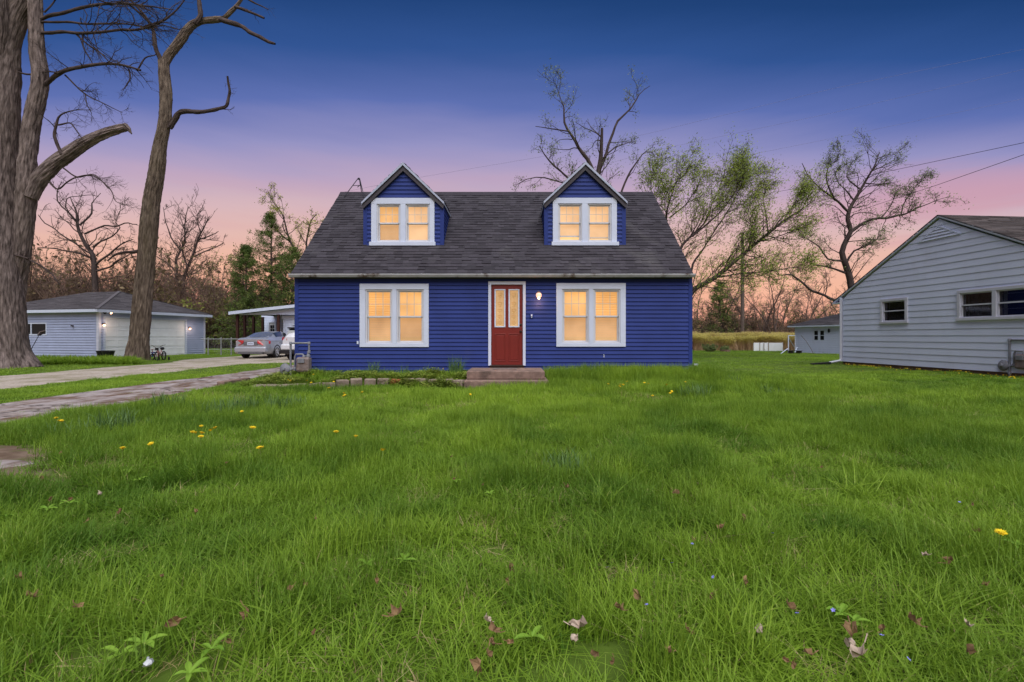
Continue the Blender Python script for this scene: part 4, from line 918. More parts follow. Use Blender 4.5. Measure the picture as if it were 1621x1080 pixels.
cbox(sedan, 'bumper', M['silver'], (-.80, -.10, .34), (.80, .20, .62), .06); cbox(sedan, 'bumper_valance', M['grey_trim'], (-.62, -.07, .26), (.62, .1, .345), .02)
cbox(sedan, 'plate_recess', M['grey_trim'], (-.36, -.022, .70), (.36, .05, .90), .01)
pt = cbox(sedan, 'licence_plate', M['white'], (-.16, -.035, .71), (.16, -.0225, .86), .004)
mb = MB()
for k, x in enumerate((-.11,-.07,-.03,.015,.055,.095)): mb.box((x, -.040, .755), (x+.022, -.0355, .815))
o = mb.build('plate_marks', M['grey_trim'], sedan, local=True); o.parent = pt
cbox(sedan, 'trunk_spoiler_edge', M['silver'], (-.62, -.015, .975), (.62, .10, 1.035), .02)
for sd in (-1, 1): cbox(sedan, 'wing_mirror', M['silver'], (sd*.86 if sd > 0 else -1.0, 2.85, .95), (1.0 if sd > 0 else -.86, 2.98, 1.08), .03)
for y_ in (2.05, 1.25): cbox(sedan, 'door_handle', M['chrome'], (.872, y_, .83), (.90, y_+.16, .86), .006)
mb = MB()
for y_ in (1.55, 2.45): mb.box((.874, y_, .35), (.884, y_+.012, .93))
mb.box((.78, 2.0, .95), (.80, 2.06, 1.3)); mb.build('door_gap', M['black'], sedan, local=True)
suvp = dict(paint=M['carwhite'], w=.93, wr=.36, wy=(.95, 3.6),
    st=[(0, .5, 1.0, 1.04, .78, .6), (.05, .42, 1.03, 1.20, .88, .66), (.16, .34, 1.04, 1.45, .92, .68), (.35, .30, 1.04, 1.62, .93, .68), (.8, .28, 1.02, 1.67, .93, .68), (2.0, .28, 1.0, 1.69, .93, .68), (2.7, .28, .99, 1.60, .93, .68), (3.4, .28, .97, 1.06, .92, .68), (4.2, .3, .9, .95, .88, .65), (4.5, .38, .75, .78, .75, .5)],
    glass=[('side_window', .5, 2.9, 8, 10, (1, -1))])
suv, body2, S2, ys2 = car('parked_suv', 'white SUV parked half hidden behind the left corner of the blue house', (X_(443.5, 22.6)+.93, 22.6, 0), 0, suvp)
mb = MB(); mb.prism([(-.70, .04, 1.08), (.70, .04, 1.08), (.60, .24, 1.52), (-.60, .24, 1.52)], (0, -.03, 0)); mb.build('rear_window', M['car_glass'], suv, local=True)
cbox(suv, 'roof_spoiler', M['black'], (-.64, .10, 1.53), (.64, .42, 1.60), .02)
for sd in (-1, 1):
    mb = MB(); mb.prism([(sd*.60, -.01, 1.05), (sd*.60, -.01, .95), (sd*.93, .16, .98), (sd*.935, .22, 1.12), (sd*.86, .06, 1.14)][::sd], (0, .09, 0)); mb.build('tail_light', M['redlens'], suv, bevel=.012, local=True)
cbox(suv, 'bumper', M['carwhite'], (-.88, -.08, .52), (.88, .2, .78), .05); cbox(suv, 'bumper_skirt', M['black'], (-.88, -.085, .33), (.88, .2, .515), .03)
cbox(suv, 'licence_plate', M['white'], (-.16, -.03, .80), (.16, -.012, .95), .004)
mb = MB()
for sd in (-1, 1): mb.tube([(sd*.60, .6, 1.68), (sd*.60, 2.2, 1.72)], .02, 6)
mb.build('roof_rail', M['black'], suv, local=True)

# ------------------------------------------------------------------ things by the garage
def planter(px, py, D, label):
    p = W(px, py, D); t = empty('planter_tub', (p.x, p.y, 0), label, 'planter', 'black tubs by the garage')
    mb = MB()
    mb.prism([(-.17,-.17,0), (.17,-.17,0), (.17,.17,0), (-.17,.17,0)], (0,0,.001)); mb.lathe((0,0,0), (0,0,1), [(0,.17),(.36,.25),(.40,.27),(.43,.27),(.43,.24),(.36,.23),(.34,.0)], 22); mb.build('tub', M['black'], t, smooth=True, local=True)
    mb = MB(); mb.lathe((0,0,.35), (0,0,1), [(0,.225),(.02,.1),(.03,0)], 14); mb.build('soil', M['found'], t, local=True)
planter(162.5, 566, 24.2, 'black tub beside the garage corner, left one of the pair')
planter(171.5, 566, 23.9, 'black tub in front of the garage door, right one of the pair')
tl = empty('long_handled_tool', (X_(42, 23), 23, 0), 'thin dark long-handled tool leaning towards the garage window by the big trunk', 'tool')
mb = MB(); mb.tube([W(43, 565, 22.8), W(62, 530, 24.4)], .018, 6); mb.build('handle', M['black'], tl, smooth=True)
mb = MB(); mb.tube([W(60.5, 531, 24.4), W(64, 526, 24.5), W(72, 524.5, 24.6)], .05, 8); mb.tube([W(63, 531, 24.4), W(68, 528, 24.4)], .03, 6); mb.build('tool_head', M['brass'], tl, smooth=True)
# child's bike, seen from the front
bk = empty('kids_bike', (X_(248, 22.4), 22.4, 0.0), 'small pink child\'s bicycle with training wheels beside the slender trunk', 'bicycle', None, math.radians(14))
M['pink'] = mat('pink_frame', (.45,.20,.21), .35, .1, 10)
def L(mb, nm, m, sm=True, par=bk): return mb.build(nm, m, par, smooth=sm, local=True)
for y_, nm in ((0, 'wheel'), (.72, 'wheel')):
    mb = MB(); R_ = .20; P = [(0, y_+math.cos(a)*R_, R_+.02+math.sin(a)*R_) for a in np.linspace(0, 2*math.pi, 25)]; mb.tube(P, .028, 7, cap=False); w_ = L(mb, nm, M['rubber'])
    mb = MB(); 
    for a in np.linspace(0, math.pi, 8)[:-1]: mb.tube([(0, y_+math.cos(a)*.17, .22+math.sin(a)*.17), (0, y_-math.cos(a)*.17, .22-math.sin(a)*.17)], .004, 4)
    mb.lathe((-.04, y_, .22), (1,0,0), [(0,.02),(.08,.02)], 8); L(mb, 'spokes', M['chrome'], par=w_)
mb = MB()
for s_ in (-1, 1): mb.tube([(s_*.045, 0, .22), (s_*.045, .02, .42), (s_*.03, .05, .46)], .013, 6)
mb.tube([(0, .05, .45), (0, .09, .60)], .018, 7); L(mb, 'fork', M['pink'])
mb = MB(); mb.tube([(0, .08, .56), (0, .36, .30)], .02, 7); mb.tube([(0, .08, .50), (0, .36, .27)], .016, 7); mb.tube([(0, .36, .28), (0, .47, .55)], .016, 7); mb.tube([(0, .72, .22), (0, .36, .27)], .013, 6); mb.tube([(0, .72, .22), (0, .45, .50)], .013, 6); L(mb, 'frame', M['pink'])
mb = MB(); mb.tube([(-.30, .12, .74), (-.20, .10, .72), (-.10, .09, .63), (0, .085, .60), (.10, .09, .63), (.20, .10, .74), (.32, .12, .76)], .012, 6); mb.tube([(-.14, .095, .69), (.14, .095, .69)], .009, 6); hb = L(mb, 'handlebar', M['brass'])
mb = MB(); mb.box((-.07, .0, .50), (.07, .03, .62)); L(mb, 'number_board', M['black'], False)
mb = MB(); mb.lathe((0, .40, .57), (0, 1, 0), [(0,.02),(.03,.045),(.16,.075),(.22,.07),(.24,0)], 10); L(mb, 'saddle', M['black'])
for s_ in (-1, 1):
    mb = MB(); mb.lathe((s_*.20, .72, .085), (s_, 0, 0), [(0,.0),(0,.085),(.03,.085),(.03,0)], 14); mb.tube([(0, .72, .22), (s_*.18, .72, .2), (s_*.2, .72, .085)], .01, 5); L(mb, 'training_wheel', M['black'])
mb = MB(); mb.tube([(-.13, .36, .20), (.13, .36, .34)], .01, 5); mb.box((-.17,.32,.18), (-.10,.40,.205)); mb.box((.10,.32,.33), (.17,.40,.355)); mb.lathe((.03,.36,.27), (1,0,0), [(0,.07),(.01,.07)], 12); L(mb, 'crank', M['black'])
sb = empty('toy_trike', (X_(238.5, 23.2), 23.2, 0), 'small blue and pink ride-on toy half behind the slender trunk', 'toy')
mb = MB(); mb.tube([(.08, math.cos(a)*.14, .15+math.sin(a)*.14) for a in np.linspace(0, 2*math.pi, 18)], .03, 6, cap=False); mb.build('wheel', M['rubber'], sb, smooth=True, local=True)
mb = MB(); mb.tube([(.08,0,.15), (.02,.1,.36), (-.1,.4,.34)], .03, 7); mb.box((-.22,.3,.32), (.02,.55,.38)); mb.build('frame', M['blue_trim'], sb, local=True, bevel=.01)
mb = MB(); mb.tube([(.02,.1,.36), (.02,.06,.52)], .02, 6); mb.tube([(-.12,.05,.53), (.15,.05,.53)], .015, 6); mb.build('handlebar', M['pink'], sb, smooth=True, local=True)

# ------------------------------------------------------------------ trees
def smooth_poly(P, R, step):
    P = np.asarray(P, float); R = np.asarray(R, float); n = len(P)
    E = np.vstack([2*P[0]-P[1], P, 2*P[-1]-P[-2]]); out = []; ro = []
    for i in range(n-1):
        p0, p1, p2, p3 = E[i], E[i+1], E[i+2], E[i+3]; k = max(1, int(np.linalg.norm(p2-p1)/step))
        for j in range(k):
            t = j/k; out.append(.5*((2*p1)+(-p0+p2)*t+(2*p0-5*p1+4*p2-p3)*t*t+(-p0+3*p1-3*p2+p3)*t**3)); ro.append(R[i]*(1-t)+R[i+1]*t)
    out.append(P[-1]); ro.append(R[-1]); return np.array(out), np.array(ro)
def tubes(P, R, n):
    """P (N,k,3) R (N,k) -> verts, quads, bark coords"""
    N, k, _ = P.shape
    T = np.empty_like(P); T[:, 1:-1] = P[:, 2:]-P[:, :-2]; T[:, 0] = P[:, 1]-P[:, 0]; T[:, -1] = P[:, -1]-P[:, -2]
    T /= np.linalg.norm(T, axis=2, keepdims=True)+1e-9
    D = P[:, -1]-P[:, 0]; ax = np.argmin(np.abs(D), axis=1); ref = np.eye(3)[ax][:, None, :]
    Xv = np.cross(T, np.broadcast_to(ref, T.shape)); Xv /= np.linalg.norm(Xv, axis=2, keepdims=True)+1e-9; Yv = np.cross(T, Xv)
    a = np.arange(n)*2*np.pi/n; ca, sa = np.cos(a), np.sin(a)
    V = P[:, :, None, :]+(Xv[:, :, None, :]*ca[None, None, :, None]+Yv[:, :, None, :]*sa[None, None, :, None])*R[:, :, None, None]
    seg = np.linalg.norm(np.diff(P, axis=1), axis=2); L = np.concatenate([np.zeros((N, 1)), np.cumsum(seg, 1)], 1)
    B = np.stack([ca[None, None, :]*R[:, :, None], sa[None, None, :]*R[:, :, None], np.broadcast_to(L[:, :, None], (N, k, n))], -1)
    i = np.arange(N)[:, None, None]*k*n+np.arange(k-1)[None, :, None]*n; j = np.arange(n)[None, None, :]; j2 = (j+1) % n
    Q = np.stack([i+j, i+j2, i+n+j2, i+n+j], -1).reshape(-1, 4)
    return V.reshape(-1, 3), Q, B.reshape(-1, 3)
def merge(parts):
    Vs, Qs, Bs = [], [], []; o = 0
    for V, Q, B in parts: Vs.append(V); Qs.append(Q+o); Bs.append(B); o += len(V)
    return np.concatenate(Vs), np.concatenate(Qs), np.concatenate(Bs)
def unit(v): return v/(np.linalg.norm(v)+1e-9)
K = 6
def child(p, d, L, r, bend, trop, rr, zig=.18, rmin=.0018):
    P = [p]; d = unit(d); axis = unit(rr.normal(size=3))*bend
    for i in range(K-1):
        d = unit(d+axis/(K-1)*.7+rr.normal(size=3)*zig+trop/(K-1)); P.append(P[-1]+d*L/(K-1))
    P = np.array(P); R = np.linspace(max(r, rmin), max(r*.35, rmin*.7), K); return P, R
def spread(parents, n_per_m, ratio, rrat, rr, t0=.25, ang=(.5, 1.1), bend=.6, trop=(0, 0, .35), zig=.18, rmax=9, lmin=.15, lmax=9, cmin=.6, rmin=.0018):
    out = []; trop = np.array(trop, float)
    for P, R in parents:
        seg = np.linalg.norm(np.diff(P, axis=0), axis=1); L = seg.sum(); cum = np.concatenate([[0], np.cumsum(seg)])
        n = rr.poisson(max(cmin, L*n_per_m*(1-t0)))
        for _ in range(n):
            t = t0+(1-t0)*rr.random()**.8; s = t*L; i = min(len(seg)-1, int(np.searchsorted(cum, s)-1)); i = max(i, 0); f = (s-cum[i])/(seg[i]+1e-9)
            p = P[i]*(1-f)+P[i+1]*f; r = R[i]*(1-f)+R[i+1]*f; d = unit(P[i+1]-P[i]); q = unit(np.cross(d, rr.normal(size=3)))
            a = rr.uniform(*ang); l = min(lmax, max(lmin, L*ratio*rr.uniform(.55, 1.15)*(1-.45*t)))
            out.append(child(p, d*math.cos(a)+q*math.sin(a), l, min(r*rrat*rr.uniform(.7, 1.05), rmax), bend*rr.uniform(.3, 1.4), trop, rr, zig, rmin))
    return out
def twig_mesh(levels, ns):
    parts = []
    for br, n in zip(levels, ns):
        if br: parts.append(tubes(np.array([b[0] for b in br]), np.array([b[1] for b in br]), n))
    return merge(parts)
def leaf_quads(branches, per, size, rr, bias=(0, 0, 0), scatter=.08, t0=.2, aspect=.5):
    P = np.array([b[0] for b in branches]); N = len(P); C = []; 
    n = int(N*per); idx = rr.integers(0, N, n); t = t0+(1-t0)*rr.random(n); s = t*(K-1); i = np.minimum(s.astype(int), K-2); f = (s-i)[:, None]
    c = P[idx, i]*(1-f)+P[idx, i+1]*f+rr.normal(size=(n, 3))*scatter
    a = rr.normal(size=(n, 3))+np.array(bias)*1.5; a /= np.linalg.norm(a, axis=1, keepdims=True); b = np.cross(a, rr.normal(size=(n, 3))); b /= np.linalg.norm(b, axis=1, keepdims=True)
    sz = size*rr.uniform(.5, 1.3, n)[:, None]; a = a*sz; b = b*sz*aspect
    V = np.stack([c-a*.5, c+b*.5-a*.05, c+a*.5, c-b*.5-a*.05], 1).reshape(-1, 3); Q = np.arange(n*4).reshape(n, 4)
    return V, Q
def ridged(P, R, nside, depth, rr, seed, flare=None):
    """near trunk: real bark furrows"""
    T = np.gradient(P, axis=0); T /= np.linalg.norm(T, axis=1, keepdims=True); x = unit(np.cross(T[0], [0, 1, 0.01])); V = []; B = []; cum = 0
    a = np.arange(nside)*2*math.pi/nside
    for k in range(len(P)):
        t = T[k]; x = unit(x-t*np.dot(x, t)); y = np.cross(t, x)
        if k: cum += np.linalg.norm(P[k]-P[k-1])
        r = R[k]; nf = max(6, 2*math.pi*r/.075)
        wob_ = np.array([noise.noise(Vector((math.cos(q)*r*12+seed, math.sin(q)*r*12, cum*.7))) for q in a])
        rid = np.array([abs(noise.noise(Vector((math.cos(q)*r*13+3, math.sin(q)*r*13+seed, cum*1.5)))) for q in a])
        big = np.array([noise.noise(Vector((math.cos(q)*1.3, math.sin(q)*1.3+seed, cum*.7))) for q in a])
        rad = r*.90*(1+.06*big)+depth*(.5-4.2*np.minimum(rid, .26))+depth*.5*wob_
        if flare and cum < flare: rad = rad*(1+.20*(1-cum/flare)**2*(1+.5*np.sin(a*5+seed)))
        V.append(P[k]+np.outer(np.cos(a)*rad, x)+np.outer(np.sin(a)*rad, y)); B.append(np.stack([np.cos(a)*r, np.sin(a)*r, np.full(nside, cum)], 1))
    V = np.concatenate(V); B = np.concatenate(B); i = np.arange(len(P)-1)[:, None]*nside; j = np.arange(nside)[None]; Q = np.stack([i+j, i+(j+1) % nside, i+nside+(j+1) % nside, i+nside+j], -1).reshape(-1, 4)
    return V, Q, B
def bark(name, c1, c2, moss=None, sc=9):
    m = mat(name, c1, .95, 0, sc*1.5, 1.0, sc*2.6, .1, col2=c2, coords='bk', stretch=(1, 1, .20), dirt=moss, dirt_scale=.45, dirt_lo=.48, dirt_hi=.75)
    b = [n for n in m.node_tree.nodes if n.type == 'BUMP'][0]; b.inputs['Distance'].default_value = .05
    return m
M['bark_big'] = bark('grey_bark', (.050,.038,.035), (.265,.212,.197), (.13,.10,.085))
M['bark_limb'] = bark('limb_bark', (.035,.026,.026), (.105,.080,.076), None)
M['bark_mossy'] = bark('mossy_bark', (.055,.040,.032), (.235,.185,.145), (.11,.095,.04))
M['bark_dark'] = bark('dark_bark', (.040,.030,.030), (.085,.066,.062), None, 7)
M['twig'] = mat('twig_bark', (.050,.036,.034), .9, .3, 4)
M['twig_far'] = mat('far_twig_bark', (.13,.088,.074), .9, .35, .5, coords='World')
def leafmat(name, c1, c2, sc=.6):
    m = mat(name, c1, .6, 0, sc, 0, 10, .2, col2=c2, coords='World', trans=.35, rnd=.45); return m
M['leaf_spring'] = leafmat('spring_leaf', (.20,.29,.05), (.36,.42,.09))
M['leaf_grey'] = leafmat('grey_green_leaf', (.15,.21,.08), (.26,.32,.12))
M['leaf_yellow'] = leafmat('yellow_green_leaf', (.33,.36,.08), (.50,.50,.14))
M['needle'] = leafmat('pine_needle', (.075,.13,.03), (.17,.22,.055), 1.2)
M['leaf_olive'] = leafmat('olive_leaf', (.18,.20,.055), (.31,.31,.09))
M['brush'] = leafmat('brush_leaf', (.17,.12,.08), (.26,.20,.10), .35)

def pix_tree(name, label, D, base, limbs, bk_mat, twig_mat, prm, leaf=None, leafm=None, near=False, group=None, seed=1, spreadY=.25):
    """limbs: lists of (px, py, radius_px[, dY]); every limb gets its own drift in depth"""
    rr = np.random.default_rng(seed); t = empty(name, (W(base, 560, D).x, D, 0), label, 'tree', group); org = np.array(t.location)
    main = []; parts = []; tw = []
    for li, lb in enumerate(limbs):
        drift = rr.uniform(-1, 1)*spreadY if li else 0; P = []; R = []; Lp = 0; rs = prm.get('rs0', 1) if li < (prm.get('nmain', 1)) else prm.get('rs', 1)
        d0 = lb[0][3] if len(lb[0]) > 3 else 0
        for k, q in enumerate(lb):
            if k: Lp += math.hypot(q[0]-lb[k-1][0], q[1]-lb[k-1][1])*D/F
            dd = q[3] if len(q) > 3 else (d0+drift*Lp)
            P.append(np.array(W(q[0], q[1], D+dd))); R.append(q[2]*rs*D/F)
        if li == 0 or lb[0][1] > 555: P[0][2] = min(P[0][2], -.1)
        P, R = smooth_poly(P, R, .10 if near else .35)
        if li >= prm.get('nmain', 1):
            fade = np.minimum(1, np.arange(len(P))/6.)[:, None]; wv = R.mean()*1.3+.02
            P = P+np.array([[noise.noise(Vector(p)*1.1+Vector((li, s_, 0))) for s_ in (0, 7, 13)] for p in P])*wv*1.3*fade; R = R*(1+.18*np.array([noise.noise(Vector(p)*5) for p in P]))
        main.append((P, R))
    for li, (P, R) in enumerate(main):
        if near and R.max() > .12: parts.append(ridged(P, R, 110 if R.max() > .4 else 72, .034 if R.max() > .2 else .014, rr, seed*3.1+li*7, flare=1.5 if li == 0 else None))
        else: parts.append(tubes(P[None], R[None], 12 if near else 8))
    nm_ = prm.get('nmain', len(parts)); V, Q, B = merge(parts[:nm_]); tr = link('trunk', np_mesh('trunk', V-org, Q, True, B), bk_mat, t)
    for pt_ in parts[nm_:]: link('limb', np_mesh('limb', pt_[0]-org, pt_[1], True, pt_[2]), M['bark_limb'], t)
    rm = D*prm.get('rm', .00030)
    l1 = spread([(P, R) for P, R in main if R.max() < prm.get('maxr', 9)], prm['n1'], prm['r1'], .5, rr, rmin=rm*1.3, t0=prm.get('t0', .25), trop=prm.get('trop', (0,0,.3)), bend=.8, rmax=prm.get('rmax', .05), lmax=prm.get('l1max', 3), zig=prm.get('zig', .2))
    l2 = spread(l1, prm['n2'], .55, .6, rr, t0=.12, trop=prm.get('trop', (0,0,.3)), lmin=prm.get('lm', .35), zig=.22, cmin=prm.get('c2', 4), rmin=rm); l3 = spread(l2, prm['n3'], .5, .6, rr, t0=.1, trop=prm.get('trop', (0,0,.3)), lmin=prm.get('lm', .35)*.6, zig=.25, cmin=prm.get('c3', 3.5), rmin=rm*.75) if prm['n3'] else []
    V, Q, B = twig_mesh([l1, l2, l3], [5, 3, 3]); link('branches', np_mesh('branches', V-org, Q, True, B), twig_mat, t)
    if leaf:
        V, Q = leaf_quads((l2+l3) if l3 else l2, leaf[0], leaf[1], rr, bias=leaf[2] if len(leaf) > 2 else (0,0,0), scatter=leaf[3] if len(leaf) > 3 else .08, aspect=leaf[4] if len(leaf) > 4 else .5)
        o = link('crown', np_mesh('crown', V-org, Q, False, rnd=rr.random(len(Q))), leafm, t)
    return t
T1 = [[(8,583,40),(5,560,35),(3,520,33),(0,450,31),(-3,350,29),(-4,250,28),(-2,190,27),(3,120,24),(12,70,17),(24,30,17),(38,0,18),(58,-50,16),(75,-120,15),(95,-230,11)],
 [(2,170,17),(-5,90,14),(-1,30,12),(-8,-60,11),(-20,-160,8)],
 [(18,545,13,.3),(19,500,14,.3),(24,465,13,.3),(29,430,13,.3),(34,400,13,.2),(39,350,13.5,.1),(42,300,14.5,0),(43,275,13.5,0),(44,250,12.5,0),(50,196,12,0),(62,142,11.5,0),(63,110,11,0),(59,83,11,0),(57,30,10,0),(55,-20,9.5,0),(50,-120,7,0)],
 [(46,312,12),(60,286,12.5),(84,262,11.5),(110,243,10.5),(139,224,9.5),(172,209,8),(194,203,7.4),(199,201.5,7),(204,205,3),(209,212,.8)],
 [(98,245,5),(91,226,4.5),(87,211,4.2),(89,194,3.5),(96,181,2.2),(119,175,1.4),(146,173,.7)],
 [(92,198,2.5),(111,196,2),(122,207,1.6),(130,219,1)],
 [(66,138,8),(80,126,6.5),(94,117,6),(117,110,5.5),(150,103,4.5),(194,107,3.5),(221,112,2.6)],
 [(217,112,2.5),(230,93,2),(246,85,1.4),(240,70,.9),(228,60,.6)], [(204,110,2.2),(206,124,2),(200,136,1.5),(196,142,.8)],
 [(103,119,2.4),(122,136,2.2),(139,150,1.8),(167,164,1.4),(194,178,.8)], [(135,148,1.6),(138,166,1.2),(145,180,.7)],
 [(60,52,5),(90,51,4.6),(111,51,4.4),(144,53,4),(178,48,3.8),(211,46,3.4),(236,42,3.4),(258,33,3),(272,22,2.4),(289,3,1.8),(302,-14,1.2)],
 [(64,35,3.4),(116,36,3),(167,37,2.6),(205,39,2),(236,43,1.6),(262,52,1)], [(62,32,5),(92,21,5),(125,12,4.4),(167,7,3.8),(205,6,3.2),(244,12,2.2),(275,15,1.2)],
 [(203,6,3),(222,22,3),(239,40,3),(252,46,1.4),(277,48,.8)], [(119,53,2.2),(139,69,2.2),(158,83,2),(174,100,1.4)], [(131,56,2.2),(133,75,2),(142,90,1.6),(149,102,1)],
 [(78,288,3),(90,300,2.4),(105,290,2),(122,281,2),(147,279,1.5),(175,301,1.4),(183,318,1.1),(208,326,.7)], [(100,266,2.4),(122,281,2),(150,278,1.4),(172,300,1)],
 [(40,409,3),(60,418,2.6),(75,428,2.2),(86,438,1.8),(95,450,1.2)], [(-6,410,3),(20,404,3),(44,410,2)], [(30,115,3),(45,117,2.6),(75,113,2),(92,115,1.4)], [(70,20,2.5),(85,5,2),(100,-15,1.5)], [(84,-2,2.4),(130,-6,2.4),(180,4,1.5),(215,2,.9)]]
T3 = [[(217,573,19),(218,560,18.5),(221,530,17),(224,500,16.8),(227,460,16.2),(231,415,16),(235,370,15.5),(240,320,14.8),(246,285,14),(250,258,13.5),(253,232,11.5),(259,205,10.8),(262,178,10.5),(263,150,10.8),(260,120,9.8),(259,97,9.5)],
 [(259,104,8),(266,90,8),(276,77,8),(287,62,8.4),(297,47,7.8),(309,37,6.8),(326,33,5.8),(345,31,5.4),(354,29,4.5),(366,18,3.8),(375,9,3),(386,-6,2)],
 [(309,38,5),(314,22,4.4),(312,0,4),(311,-25,3)], [(372,11,3),(386,15,2.6),(402,22,2.3),(419,28,1.8)], [(348,31,4.6),(365,36,4.4),(390,46,3.9),(415,57,3.3),(432,67,2.8),(441,71,1.8)],
 [(259,108,6),(254,90,4.4),(246,66,3.8),(238,43,3),(225,20,2.2),(205,0,1.5)], [(388,-4,2),(410,8,1.2),(424,16,.8)],
 [(268,203,5.5),(276,193,5.2),(285,184,4.8),(297,178,4.4),(325,177,3.6),(345,172,3.1),(357,167,3),(358,150,2.5),(359,134,2.3),(361,121,2)],
 [(219,398,3.5),(205,400,2.6),(183,404,2),(168,412,1)]]
PR_big = dict(nmain=4, n1=4.8, r1=.36, n2=2.6, n3=2.0, t0=.2, maxr=.28, rmax=.018, l1max=2.0, trop=(0,0,-.05), zig=.28, rs=.52, rm=.00024, c2=3.5, c3=2.2, lm=.3)
tree1 = pix_tree('bare_tree', 'huge bare double-trunked tree at the left edge with a snapped-off limb', 17.6, 8, T1, M['bark_big'], M['twig'], PR_big, near=True, seed=3, spreadY=.15)
PR3 = dict(PR_big); PR3.update(nmain=2, rs0=.86, n1=.55, maxr=.2, l1max=.8, rs=.85)
tree3 = pix_tree('bare_tree', 'tall slender mossy bare tree leaning in front of the garage door', 22.5, 217, T3, M['bark_mossy'], M['twig'], PR3, near=True, seed=5, spreadY=.2)

BL = [[(152,548,13),(152,500,11),(150,440,10),(147,405,8),(136,388,6.5),(125,366,5.5),(122,350,4.6),(121,336,3),(115,322,2),(111,312,1.2)],
 [(125,356,4),(110,338,3),(98,327,2.5),(91,318,2),(91,300,1.5),(97,288,1)], [(126,357,3.5),(145,338,3),(146,322,2),(151,315,1.2),(158,306,1)],
 [(135,370,3.5),(150,363,3),(165,358,3),(185,358,2.5),(202,353,2),(218,355,1.5)], [(147,392,4),(160,382,3),(178,374,2.5),(190,360,2),(183,352,1.5),(190,335,1),(197,328,.8)],
 [(104,330,2),(106,315,1.6),(120,311,1.4),(145,309,1.2),(156,312,.8)], [(149,410,4),(120,400,3),(90,395,2.4),(60,392,1.5)], [(150,420,4),(175,400,3),(195,385,2.4),(212,380,1.4)], [(150,430,4),(180,420,3),(200,405,2),(215,402,1.2)], [(148,405,3),(110,380,2.4),(80,360,2),(60,340,1.2)]]
PRm = dict(rs=.42, rs0=.40, n1=1.6, r1=.42, n2=2.0, n3=1.6, maxr=9, rmax=.05, l1max=2.6, trop=(0,0,.15), zig=.26)
pix_tree('bare_tree', 'gnarled bare tree with twisting limbs rising behind the garage roof', 42, 152, BL, M['bark_dark'], M['twig'], PRm, seed=8)
BM_ = [[(289,550,7),(290,458,6),(295,429,5.5),(305,405,4.5),(314.6,376,3.5),(322,362,2.5),(331.5,342,1.2)], [(288,520,6),(283,470,5),(279,424,4.5),(282,405,4),(290.5,383,3),(292,362,2.4),(297,325,.9)],
 [(285.7,396,3),(271,376,2.5),(263,352,1.5),(258,328,.8)], [(313,380,3),(331,374,2.4),(346,366,1)], [(297,425,3.4),(288,393,2.6),(293,376,1.4),(300,350,.8)], [(303,408,3),(330,396,2.4),(355,385,1.4)], [(279,430,3),(262,415,2.4),(246,405,1.6)], [(318,370,2),(312,345,1.2),(322,325,.7)]]
pix_tree('bare_tree', 'leafless two-stemmed tree against the peach sky above the garage eave', 50, 289, BM_, M['bark_dark'], M['twig'], dict(PRm, trop=(0,0,.45), l1max=3.2), seed=9)
SP = [[(482,550,6),(478,470,5),(471,411,4),(457,376,3),(447,340,2),(433,321,1.3),(425,304,.8)], [(478,440,4),(484,390,3),(492,350,2),(502,338,1)], [(460,384,2.4),(440,366,2),(430,350,1)], [(474,420,3),(500,380,2.4),(520,340,1.2)], [(480,470,3),(450,440,2.4),(425,425,1.4)]]
PRl = dict(rs=.5, rs0=.5, n1=1.8, r1=.40, n2=2.4, n3=1.6, maxr=9, rmax=.04, l1max=2.6, trop=(.1,0,.35), zig=.2)
pix_tree('spring_tree', 'airy tree with yellow-green new leaves left of the blue house roof', 48, 482, SP, M['bark_dark'], M['twig'], PRl, (3.6, .17, (0,0,0), .16), M['leaf_yellow'], seed=12)
TB = [[(940,580,13),(943,400,11),(945,300,9),(947,275,8),(950.7,253,7),(952,230,5.5),(953,203,4)], [(947,272,6),(960,243,5),(966.7,220,4),(980,193,3.5),(996.7,173,2.5),(1013,150,1.5),(1030,135,.8)],
 [(944,285,8),(930,253,6.5),(915,235,5.5),(903,213,4.5),(895,193,3.5),(891.7,170,2),(885,147,1),(878,128,.6)], [(900,208,2.5),(880,205,2),(848,200,1)], [(935,330,5),(920,305,4),(896.7,280,3),(876.7,263,3),(861.7,243,2),(855,230,1)],
 [(975,340,5),(985,301,3.5),(1000,270,3),(1016.7,246.7,1.5),(1033,233,.8)], [(956,250,3),(973,234,2),(1006,223,1)], [(930,300,3),(890,290,2.4),(850,280,1.6),(820,292,1)]]
PRb = dict(rs=.48, rs0=.5, c3=3, n1=2.4, r1=.36, n2=2.2, n3=1.7, maxr=9, rmax=.03, l1max=1.7, trop=(.05,0,.3), zig=.24)
pix_tree('sparse_tree', 'sparse tree with forked dark limbs rising behind the right dormer', 24, 945, TB, M['bark_dark'], M['twig'], PRb, (3.2, .10, (.5,0,.4), .12, .36), M['leaf_grey'], seed=21)
